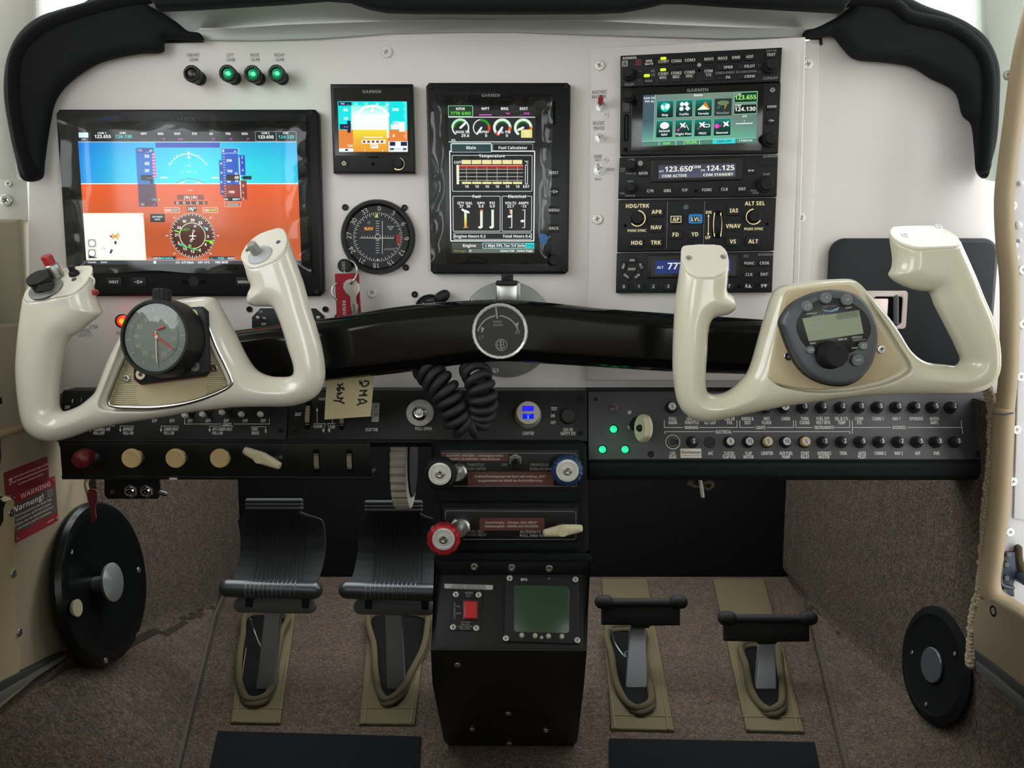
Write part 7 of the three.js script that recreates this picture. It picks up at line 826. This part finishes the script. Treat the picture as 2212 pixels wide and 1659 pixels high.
function brakePedal(dx, dy, label, arm1) {
  const PD = new Frame(flat(-0.13).at(600 + dx, 1278 + dy), V(0, 0.16, 1)), t = new Thing(PD, 593 + dx, 1180 + dy, 'brake_pedal', label, 'pedal', { group: 'ribbed brake pedals' }), X = (x) => x + dx, Yy = (y) => y + dy;
  const q = [[508, 1122], [512, 1120], [540, 1108], [544, 1100], [646, 1100], [652, 1110], [690, 1122], [695, 1126], [695, 1180], [692, 1230], [684, 1262], [498, 1262], [504, 1210], [508, 1170]].map(([x, y]) => [X(x), Yy(y)]); const y0 = t.L(X(600), Yy(1262), 0).y, y1 = t.L(X(600), Yy(1100), 0).y; { // dished plate on a grid, its width following the outline
    const rows = [[0, 497, 684], [0.15, 502, 690], [0.35, 507, 694], [0.6, 510, 695], [0.8, 510, 695], [0.86, 512, 693], [0.94, 534, 660], [1, 543, 647]], at = (v) => { let k = 0; while (k < rows.length - 2 && rows[k + 1][0] < v) k++; const a = rows[k], b = rows[k + 1], u = (v - a[0]) / (b[0] - a[0]); return [a[1] + (b[1] - a[1]) * u, a[2] + (b[2] - a[2]) * u]; };
    const nu = 24, nv = 40, g = new THREE.BoxGeometry(1, 1, 1, nu, nv, 1), p = g.attributes.position; for (let i = 0; i < p.count; i++) { const u = p.getX(i) + 0.5, v = p.getY(i) + 0.5, [a, b] = at(v), L0 = t.L(X(a), Yy(1262 - 162 * v), 0).x, L1 = t.L(X(b), Yy(1262 - 162 * v), 0).x, edge = Math.pow(Math.abs(2 * u - 1), 6); p.setXYZ(i, L0 + (L1 - L0) * u, y0 + (y1 - y0) * v, 0.003 + p.getZ(i) * 0.006 - 0.027 * (1 - (2 * v - 1) ** 2) + 0.01 * v - 0.004 * edge); } g.computeVertexNormals(); t.add('pedal_plate', toCreasedNormals(g, 0.7), RUB); }
  for (let i = 0; i < 12; i++) { const x = X(548 + i * 9.6); const pts = []; for (let k = 0; k <= 10; k++) { const v = 0.02 + 0.94 * k / 10, L = t.L(x, Yy(1262 - 162 * v), 0); pts.push(V(L.x, y0 + (y1 - y0) * v, 0.0062 - 0.027 * (1 - (2 * v - 1) ** 2) + 0.01 * v)); } const m = t.add('rib', tube(pts, 0.0011, { seg: 14, radial: 6 }), RUB); }
  for (let k = 0; k < 3; k++) t.tube('top_bar', [[X(535), Yy(1082 + k * 8), 0.014], [X(650), Yy(1082 + k * 8), 0.014]], 0.0035, RUB, { straight: true }); t.plate('top_bracket', [X(537), Yy(1078), X(648), Yy(1106)], 0.004, 0.012, M.dark, { b: 0.001 });
  t.tube('foot_bar', [[X(492), Yy(1270), 0.012], [X(678), Yy(1275), 0.012]], 0.0118, std('#4c4f52', 0.3, { metalness: 0.6 }), { straight: true, radial: 20 }); for (let i = 0; i < 12; i++) { const c = t.L(X(535 + i * 9.6), Yy(1272), 0.012), r = new THREE.TorusGeometry(0.0118, 0.0009, 6, 20); r.rotateY(Math.PI / 2); r.translate(c.x, c.y, c.z); t.add('grip_ring', r, std('#74777b', 0.3, { metalness: 0.6 })); }
  t.tube('cross_shaft', [[X(522), Yy(1306), 0], [X(668), Yy(1308), 0]], 0.0105, CAST, { straight: true, radial: 16 }); arm(t, PD, arm1, [0.021, 0.024], CAST); t.plate('pivot_block', [X(530), Yy(1290), X(545), Yy(1312)], -0.004, 0.012, M.dark, { b: 0.001 }); t.plate('pivot_block', [X(652), Yy(1292), X(667), Yy(1314)], -0.004, 0.012, M.dark, { b: 0.001 });
}
brakePedal(0, 0, 'black ribbed brake pedal nearest the round black wall cover', [[592, 1312, -0.13], [573, 1508, -0.112]]); brakePedal(258, 4, 'black ribbed brake pedal beside the pedestal under the trim wheel', [[850, 1316, -0.13], [858, 1508, -0.112]]);
function barPedal(cx, cy, w, label, arm1, zz) {
  const F = new Frame(flat(zz).at(cx, cy), V(0, 0.2, 1)), t = new Thing(F, cx, cy, 'bar_pedal', label, 'pedal', { group: 'plain T-bar rudder pedals' });
  t.poly('tread', [[cx - w, cy - 14], [cx + w, cy - 14], [cx + w, cy + 30], [cx + w * 0.25, cy + 31], [cx + w * 0.2, cy + 36], [cx - w * 0.2, cy + 36], [cx - w * 0.25, cy + 30], [cx - w, cy + 29]], -0.006, 0.007, M.dark, { b: 0.003 }); t.tube('hinge_tube', [[cx - w + 6, cy - 20, 0.004], [cx + w - 6, cy - 20, 0.004]], 0.0062, M.dark, { straight: true, radial: 14 }); for (const s of [-1, 1]) { t.tube('end_lug', [[cx + s * (w - 10), cy - 22, 0.006], [cx + s * (w + 1), cy - 22, 0.006]], 0.0095, M.dark, { straight: true, radial: 16 }); t.tube('pin', [[cx + s * w, cy - 22, 0.006], [cx + s * (w + 9), cy - 22, 0.006]], 0.0022, M.steel, { straight: true }); }
  arm(t, F, arm1, [0.02, 0.03], CAST);
}
barPedal(1385, 1322, 85, 'black T-bar rudder pedal beside the pedestal', [[1377, 1340, -0.165], [1374, 1512, -0.11]], -0.155); barPedal(1658, 1357, 92, 'black T-bar rudder pedal nearest the carpeted side wall', [[1655, 1380, -0.145], [1652, 1522, -0.105]], -0.135);
{ // safety-pin springs in the boots
  for (const [pts, l] of [[[[541, 1338, 0.05], [548, 1360, 0.03], [560, 1390, 0.02], [566, 1400, 0.02]], 'thin wire spring in the boot of the pedal nearest the wall cover'], [[[1320, 1358, 0.05], [1328, 1388, 0.03], [1346, 1415, 0.02], [1352, 1420, 0.022], [1350, 1410, 0.024], [1356, 1408, 0.03]], 'thin looped wire spring in the boot beside the pedestal']]) { const t = new Thing(FLOOR, pts[0][0], pts[0][1], 'wire_spring', l, 'spring', { group: 'wire springs in the boots' }); t.tube('wire', pts, 0.0011, M.dull); }
}
// ------------------------------------------------------------------ things on the side walls
const WL = new Frame(V(-0.51, 0.3, 0), V(1, 0, 0)), CL = new Frame(V(-0.49, 0.18, 0), V(1, 0.17, 0)), CR = new Frame(V(0.5, 0.2, 0), V(-1, 0, 0)), CS = new Frame(V(0.49, 0.09, 0), V(-1, 0.14, 0.05));
{ const t = new Thing(CL, 218, 1260, 'wall_cover', 'large round black dished cover with a steel button on the pilot side wall', 'cover'); const c = t.L(213, 1258, 0), R = 0.096;
  const L = (name, prof, mat, x = 0, y = 0, seg = 48) => { let g = new THREE.LatheGeometry(prof.map(([r, h]) => new THREE.Vector2(Math.max(r, 1e-6), h)), seg); g.rotateX(Math.PI / 2); g = toCreasedNormals(g, 0.6); g.translate(c.x + x, c.y + y, 0); return t.add(name, g, mat); };
  L('dished_cover', [[R, 0], [R, 0.006], [R * 0.96, 0.011], [R * 0.88, 0.013], [R * 0.8, 0.011], [0, 0.008]], M.gloss.clone()); t.g.children[0].material.color.set('#08090a'); t.g.children[0].material.roughness = 0.3;
  const at = (x, y, h) => { const q = t.L(x, y, h); return [q.x - c.x, q.y - c.y]; }; L('button_stem', [[0.009, 0.008], [0.009, 0.026], [0, 0.026]], M.iron, ...at(240, 1257, 0.028)); L('steel_button', [[0.006, 0.024], [0.022, 0.025], [0.0225, 0.028], [0.02, 0.029], [0, 0.0295]], M.dull, ...at(245, 1257, 0.028)); L('small_knob', [[0.007, 0.008], [0.006, 0.013], [0.009, 0.015], [0.0095, 0.018], [0, 0.019]], std('#8f8870', 0.5), ...at(168, 1313, 0.018), 24);
  for (const [x, y] of [[0.05, 0.075], [0.078, -0.015], [-0.045, -0.085], [0.035, -0.088], [-0.06, 0.06]]) { const m = t.add('screw', screwShape, M.steel); m.position.set(c.x + x * 0.94, c.y + y * 0.94, 0.0105); m.scale.setScalar(0.0038); m.rotation.z = x * 40; } }
{ const t = new Thing(CS, 2020, 1436, 'wall_cover', 'round black cover with a flat grey button on the copilot carpeted wall', 'cover'); const c = t.L(2021, 1436, 0), R = 0.0665; const L = (name, prof, mat, x = 0, y = 0) => { let g = new THREE.LatheGeometry(prof.map(([r, h]) => new THREE.Vector2(Math.max(r, 1e-6), h)), 48); g.rotateX(Math.PI / 2); g = toCreasedNormals(g, 0.6); g.translate(c.x + x, c.y + y, 0); return t.add(name, g, mat); };
  L('cover', [[R, 0], [R, 0.002], [R * 0.85, 0.006], [R * 0.8, 0.004], [0, 0.003]], matt('#060708', 0.75)); L('grey_button', [[0.017, 0.003], [0.0195, 0.004], [0.02, 0.0065], [0.019, 0.0075], [0, 0.0078]], M.iron, 0.002, 0.0); for (const [x, y] of [[0.035, 0.03], [-0.04, -0.005], [0.005, -0.047]]) { const m = t.add('screw', screwShape, M.steel); m.position.set(c.x + x, c.y + y, 0.0045); m.scale.setScalar(0.0025); } }
{ const t = new Thing(WL, 60, 1040, 'safety_placard', 'upper red placard with white lines of German text on the pilot side panel', 'placard'); const m = printed(512, 256, (x, w, h) => { x.fillStyle = '#6b1820'; x.fillRect(0, 0, w, h); say(x, '?', 56, 120, 90, '#c9b9b4'); ['Vor dem Start alle Sicherungen prüfen', 'und Türverriegelung kontrollieren,', 'vor dem Anlassen lesen!'].forEach((s, i) => say(x, s, 290, 90 + i * 45, 26, '#c9b9b4')); }); const q = t.ptsL([[9, 1022], [102, 985], [107, 1035], [14, 1070]], 0.001), x0 = (q[0].x + q[3].x) / 2, x1 = (q[1].x + q[2].x) / 2, y0 = (q[2].y + q[3].y) / 2, y1 = (q[0].y + q[1].y) / 2; const g = extrude(roundRect(x0, y0, x1, y1, 0.001), 0, 0.0008); t.add('plate', g, std('#6b1820', 0.5)); const p = new THREE.PlaneGeometry(x1 - x0, y1 - y0); p.translate((x0 + x1) / 2, (y0 + y1) / 2, 0.001); t.add('print', p, m);
  const u = new Thing(WL, 80, 1120, 'safety_placard', 'lower red and grey placard headed WARNING with four rivets on the pilot side panel', 'placard'); const m2 = printed(512, 512, (x, w, h) => { x.fillStyle = '#7d1620'; x.fillRect(0, 0, w, h); x.fillStyle = '#4a3f38'; x.fillRect(0, 110, w, 300); say(x, 'WARNING', 270, 60, 74, '#c8a89c'); say(x, 'Warnung!', 170, 165, 80, '#d4ccc2'); ['Rettungssystem vor dem Flug', 'entsichern. Griff nach unten', 'ziehen, nur im Notfall benutzen', 'und Kabine sofort verlassen.'].forEach((s, i) => say(x, s, 230, 235 + i * 46, 30, '#bdb4aa')); for (let i = 0; i < 4; i++) { x.fillStyle = '#a89e94'; x.fillRect(400, 130 + i * 22, 70, 5); } say(x, 'SAFETY', 420, 470, 26, '#c8a89c'); }); const k = u.ptsL([[26, 1062], [118, 1034], [127, 1122], [34, 1176]], 0.001), a0 = (k[0].x + k[3].x) / 2, a1 = (k[1].x + k[2].x) / 2, b0 = (k[2].y + k[3].y) / 2, b1 = (k[0].y + k[1].y) / 2; u.add('plate', extrude(roundRect(a0, b0, a1, b1, 0.001), 0, 0.0008), std('#7d1620', 0.5)); const pp = new THREE.PlaneGeometry(a1 - a0, b1 - b0); pp.translate((a0 + a1) / 2, (b0 + b1) / 2, 0.001); u.add('print', pp, m2); for (const [x, y] of [[a0, b0], [a1, b0], [a0, b1], [a1, b1]]) { const r = u.add('rivet', screwShape, M.steel); r.position.set(x + (x === a0 ? 1 : -1) * 0.003, y + (y === b0 ? 1 : -1) * 0.004, 0.001); r.scale.setScalar(0.0014); } }
{ const F = new Frame(V(-0.505, 0.2, 0), V(1, 0, 0)), t = new Thing(F, 12, 1250, 'trim_strip', 'cream upright trim strip with three bright screws at the edge of the pilot side panel', 'trim'); t.poly('strip', [[-60, 1040], [20, 1072], [32, 1082], [33, 1120], [32, 1200], [34, 1300], [46, 1420], [40, 1470], [-60, 1560]], -0.004, 0, std('#9c8d6c', 0.55), { b: 0.001 }); for (const [x, y] of [[22, 1108], [27, 1240], [40, 1367]]) { const m = t.add('screw', screwShape, M.chrome); m.position.copy(t.L(x, y, 0)); m.scale.setScalar(0.0042); }
  const k = new Thing(F, 5, 1100, 'side_latch', 'black handle end with a cream edge at the pilot side panel', 'handle'); k.poly('handle', [[-40, 1060], [2, 1068], [24, 1078], [16, 1088], [12, 1100], [12, 1125], [4, 1140], [-40, 1150]], 0.001, 0.014, M.dark, { b: 0.004 }); k.poly('cream_edge', [[4, 1078], [14, 1072], [26, 1078], [10, 1084]], 0.014, 0.016, M.ivory);
  const w = new Thing(WL, 2, 960, 'armrest_pocket', 'black pocket edge at the pilot side panel below the ledge', 'pocket'); w.poly('pocket', [[-40, 930], [2, 938], [5, 985], [3, 1002], [-40, 1010]], 0, 0.006, M.dark, { b: 0.002 }); w.poly('pocket_edge', [[-40, 868], [5, 858], [6, 872], [-40, 890]], 0, 0.004, M.dark, { b: 0.001 });
  const s = new Thing(new Frame(V(-0.509, 0.1, 0), V(1, 0, 0)), 60, 1450, 'sill_strip', 'black rubber strip along the bottom of the pilot side panel', 'strip'); s.poly('strip', [[-70, 1508], [60, 1445], [140, 1405], [145, 1412], [60, 1462], [-70, 1540]], 0, 0.006, M.rubber, { b: 0.001 }); s.poly('groove', [[-70, 1540], [60, 1463], [145, 1413], [146, 1420], [60, 1476], [-70, 1572]], 0, 0.009, std('#54534e', 0.7), { b: 0.001 }); }
{ const F = flat(0.0), t = new Thing(F, 290, 1060, 'headset_jack_panel', 'small black bracket with two metal headset jacks under the low strip', 'jack panel'); t.poly('bracket', [[225, 1030], [344, 1030], [346, 1068], [340, 1078], [232, 1078], [225, 1068]], -0.002, 0.001, M.dark, { b: 0.0006 }); t.poly('hanger', [[232, 990], [340, 990], [340, 1034], [232, 1034]], -0.004, -0.002, M.dark); for (const x of [283, 317]) { t.add('hex_nut', t.latheG(x, 1061, [[15, 0.001], [15, 0.003], [12, 0.004], [11, 0.002], [0, 0.002]], { seg: 6, crease: 0.3 }), M.steel); t.lathe('jack', x, 1061, [[10, 0.002], [10, 0.007], [8, 0.008], [6, 0.0075], [5, 0.003], [0, 0.003]], M.chrome); t.lathe('hole', x, 1061, [[5, 0.003], [0, 0.0032]], M.slot); } t.screw(243, 1062, 5, 0.001, M.iron); t.tube('plug_end', [[345, 1064, 0], [357, 1067, 0]], 0.0028, M.iron);
  const r = new Thing(flat(-0.01), 200, 1090, 'pull_tag', 'dark red cloth pull tag hanging over the round wall cover', 'tag'); const g = r.polyG([[188, 1060], [206, 1058], [210, 1075], [205, 1100], [207, 1122], [198, 1128], [195, 1100]], 0, 0.0015, { smooth: 40 }); r.add('ribbon', g, std('#5f1c20', 0.85)); r.tube('cord', [[190, 1062, 0], [186, 1045, -0.005], [192, 1028, -0.01]], 0.0025, std('#6a5a40', 0.8)); }
// ------------------------------------------------------------------ copilot door opening
{ const F = flat(0.085), t = new Thing(F, 2160, 900, 'door_seal', 'tan padded door seal running down the edge of the door opening', 'seal'); const c = [[2250, -60], [2226, 40], [2204, 150], [2189, 260], [2177, 350], [2169, 430], [2172, 520], [2180, 600], [2181, 700], [2177, 820], [2169, 900]].map(([x, y]) => [x, y, 0]); t.tube('upper_tube', c.map((p, i) => p), 0.0088, M.trim, { radial: 16 }); t.tube('lower_tube', [[2168, 893, 0], [2164, 980, 0], [2156, 1100, 0], [2144, 1200, 0], [2138, 1258, 0], [2146, 1286, 0.004], [2172, 1306, 0.012], [2215, 1336, 0.03], [2290, 1390, 0.06]], 0.0102, M.trim, { radial: 16 }); t.tube('seam', [[2148, 893, 0.010], [2168, 895, 0.0118], [2188, 892, 0.010]], 0.0008, M.rubber); }
{ const F = flat(0.0745), t = new Thing(F, 2195, 800, 'door_jamb', 'white painted door jamb strip with a row of cross-head screws', 'door jamb'); t.poly('jamb_plate', [[2214, 40], [2300, 40], [2300, 1400], [2230, 1345], [2180, 1310], [2148, 1288], [2140, 1240], [2160, 1100], [2172, 1000], [2180, 850], [2186, 700], [2184, 600], [2168, 500], [2176, 420], [2196, 220]], -0.0025, 0, M.door, { b: 0.001 }); t.poly('raised_edge', [[2202, 700], [2300, 690], [2300, 1140], [2190, 1120]], 0, 0.002, M.door, { b: 0.0008 }); for (const [x, y] of [[2186, 445], [2208, 583], [2208, 700], [2203, 814], [2194, 928], [2186, 1040], [2180, 1149]]) t.screw(x, y, 9.5, y > 690 ? 0.002 : 0, M.alu); for (const [x, y, r] of [[2204, 486, 8], [2196, 530, 7], [2206, 520, 5], [2199, 556, 6], [2208, 395, 6]]) t.lathe('sealant_blob', x, y, [[r, 0], [r * 0.9, 0.002], [r * 0.5, 0.0032], [0, 0.0036]], M.door); t.lathe('post_screw_boss', 2178, 162, [[11, 0], [10, 0.001], [0, 0.001]], M2.pillarR); t.screw(2178, 162, 8, 0.001, M.alu);
  const h = new Thing(flat(0.0755), 2185, 1240, 'hinge_assembly', 'dark metal door hinge bracket with bolts and a pale rod end', 'hinge'); h.poly('bracket', [[2152, 1196], [2198, 1192], [2200, 1225], [2190, 1262], [2192, 1290], [2168, 1286], [2150, 1270], [2156, 1230]], 0, 0.005, std('#3c4052', 0.5, { metalness: 0.5 }), { b: 0.001 }); for (const [x, y] of [[2180, 1199], [2176, 1221], [2176, 1250], [2170, 1279]]) h.add('bolt', h.latheG(x, y, [[7, 0.005], [7, 0.008], [5, 0.009], [0, 0.009]], { seg: 6, crease: 0.3 }), M.iron); h.tube('clip', [[2165, 1206, 0.006], [2162, 1240, 0.006], [2164, 1262, 0.006], [2188, 1270, 0.006]], 0.002, M.iron); h.tube('rod_end', [[2199, 1184, 0.004], [2201, 1210, 0.004], [2212, 1240, 0.006]], 0.004, M.boot); h.lathe('hinge_barrel', 2214, 1250, [[14, 0], [14, 0.02], [0, 0.022]], std('#5a6478', 0.4, { metalness: 0.6 }), { at: 0.01 }); }
{ const t = new Thing(CR, 2180, 1400, 'door_side_panel', 'tan leather-covered panel below the door opening with one dark hole', 'panel'); const F = new Frame(V(0.495, 0.1, 0), V(-1, 0, 0)); const u = t; u.poly('leather_cover', [[2112, 1296], [2140, 1290], [2190, 1318], [2300, 1392], [2300, 1560], [2150, 1440], [2103, 1405], [2098, 1350]], -0.002, 0.006, std('#7d705a', 0.6, { bumpMap: scaled(leather, 0.03), bumpScale: 0.0003 }), { b: 0.003 }); u.lathe('hole', 2146, 1320, [[7, 0.0061], [5, 0.0064], [4, 0.0058], [0, 0.0057]], M.slot);
  const s = new Thing(CR, 2160, 1460, 'sill_strip', 'black grooved rubber sill strip along the bottom of the tan door panel', 'strip'); s.poly('upper_lip', [[2104, 1404], [2150, 1438], [2300, 1556], [2300, 1590], [2150, 1462], [2106, 1430]], 0, 0.007, M.rubber, { b: 0.001 }); s.poly('groove', [[2106, 1429], [2150, 1461], [2300, 1589], [2300, 1640], [2150, 1486], [2108, 1450]], 0, 0.0105, std('#3f403e', 0.6), { b: 0.001 }); }
{ // bound loop-pile edge of the side carpet
  const t = new Thing(CR, 2110, 1150, 'carpet_edge', 'knotted loop-pile edge of the carpet running down beside the tan door seal', 'carpet edging'); const path = new THREE.CatmullRomCurve3([[2133, 838, 0.004], [2140, 870, 0.004], [2142, 950, 0.004], [2136, 1040, 0.004], [2130, 1085, 0.004], [2126, 1130, 0.004], [2122, 1200, 0.004], [2118, 1255, 0.004], [2114, 1290, 0.004], [2104, 1310, 0.004], [2099, 1350, 0.004], [2096, 1400, 0.004], [2094, 1440, 0.004]].map((p) => t.L(...p)), false, 'centripetal'); const L = path.getLength(), N = Math.floor(L / 0.0042), parts = []; for (let i = 0; i < N; i++) { const u = (i + 0.5) / N, p = path.getPointAt(u), d = path.getTangentAt(u), a = Math.atan2(d.y, d.x); for (const s of [-1, 1]) { const g = new THREE.SphereGeometry(0.0031, 8, 6); g.scale(1, 1.35, 1); g.rotateZ(a + s * 0.6); g.translate(p.x - Math.sin(a) * s * 0.0022 + (hash(i, s + 5) - 0.5) * 0.0016, p.y + Math.cos(a) * s * 0.0022, p.z + (hash(i, s + 9) - 0.5) * 0.002); parts.push(g); } } const m = t.add('loop_pile', merge(parts), std('#8f8069', 0.95)); m.userData.kind = 'stuff'; t.tube('core', [...Array(20)].map((_, i) => { const p = path.getPointAt(i / 19); return V(p.x, p.y, p.z - 0.002); }), 0.0032, std('#6f6250', 0.95)); }

scene.traverse((o) => { if (o.isMesh) { o.castShadow = true; o.receiveShadow = true; } });
renderer.render(scene, camera);
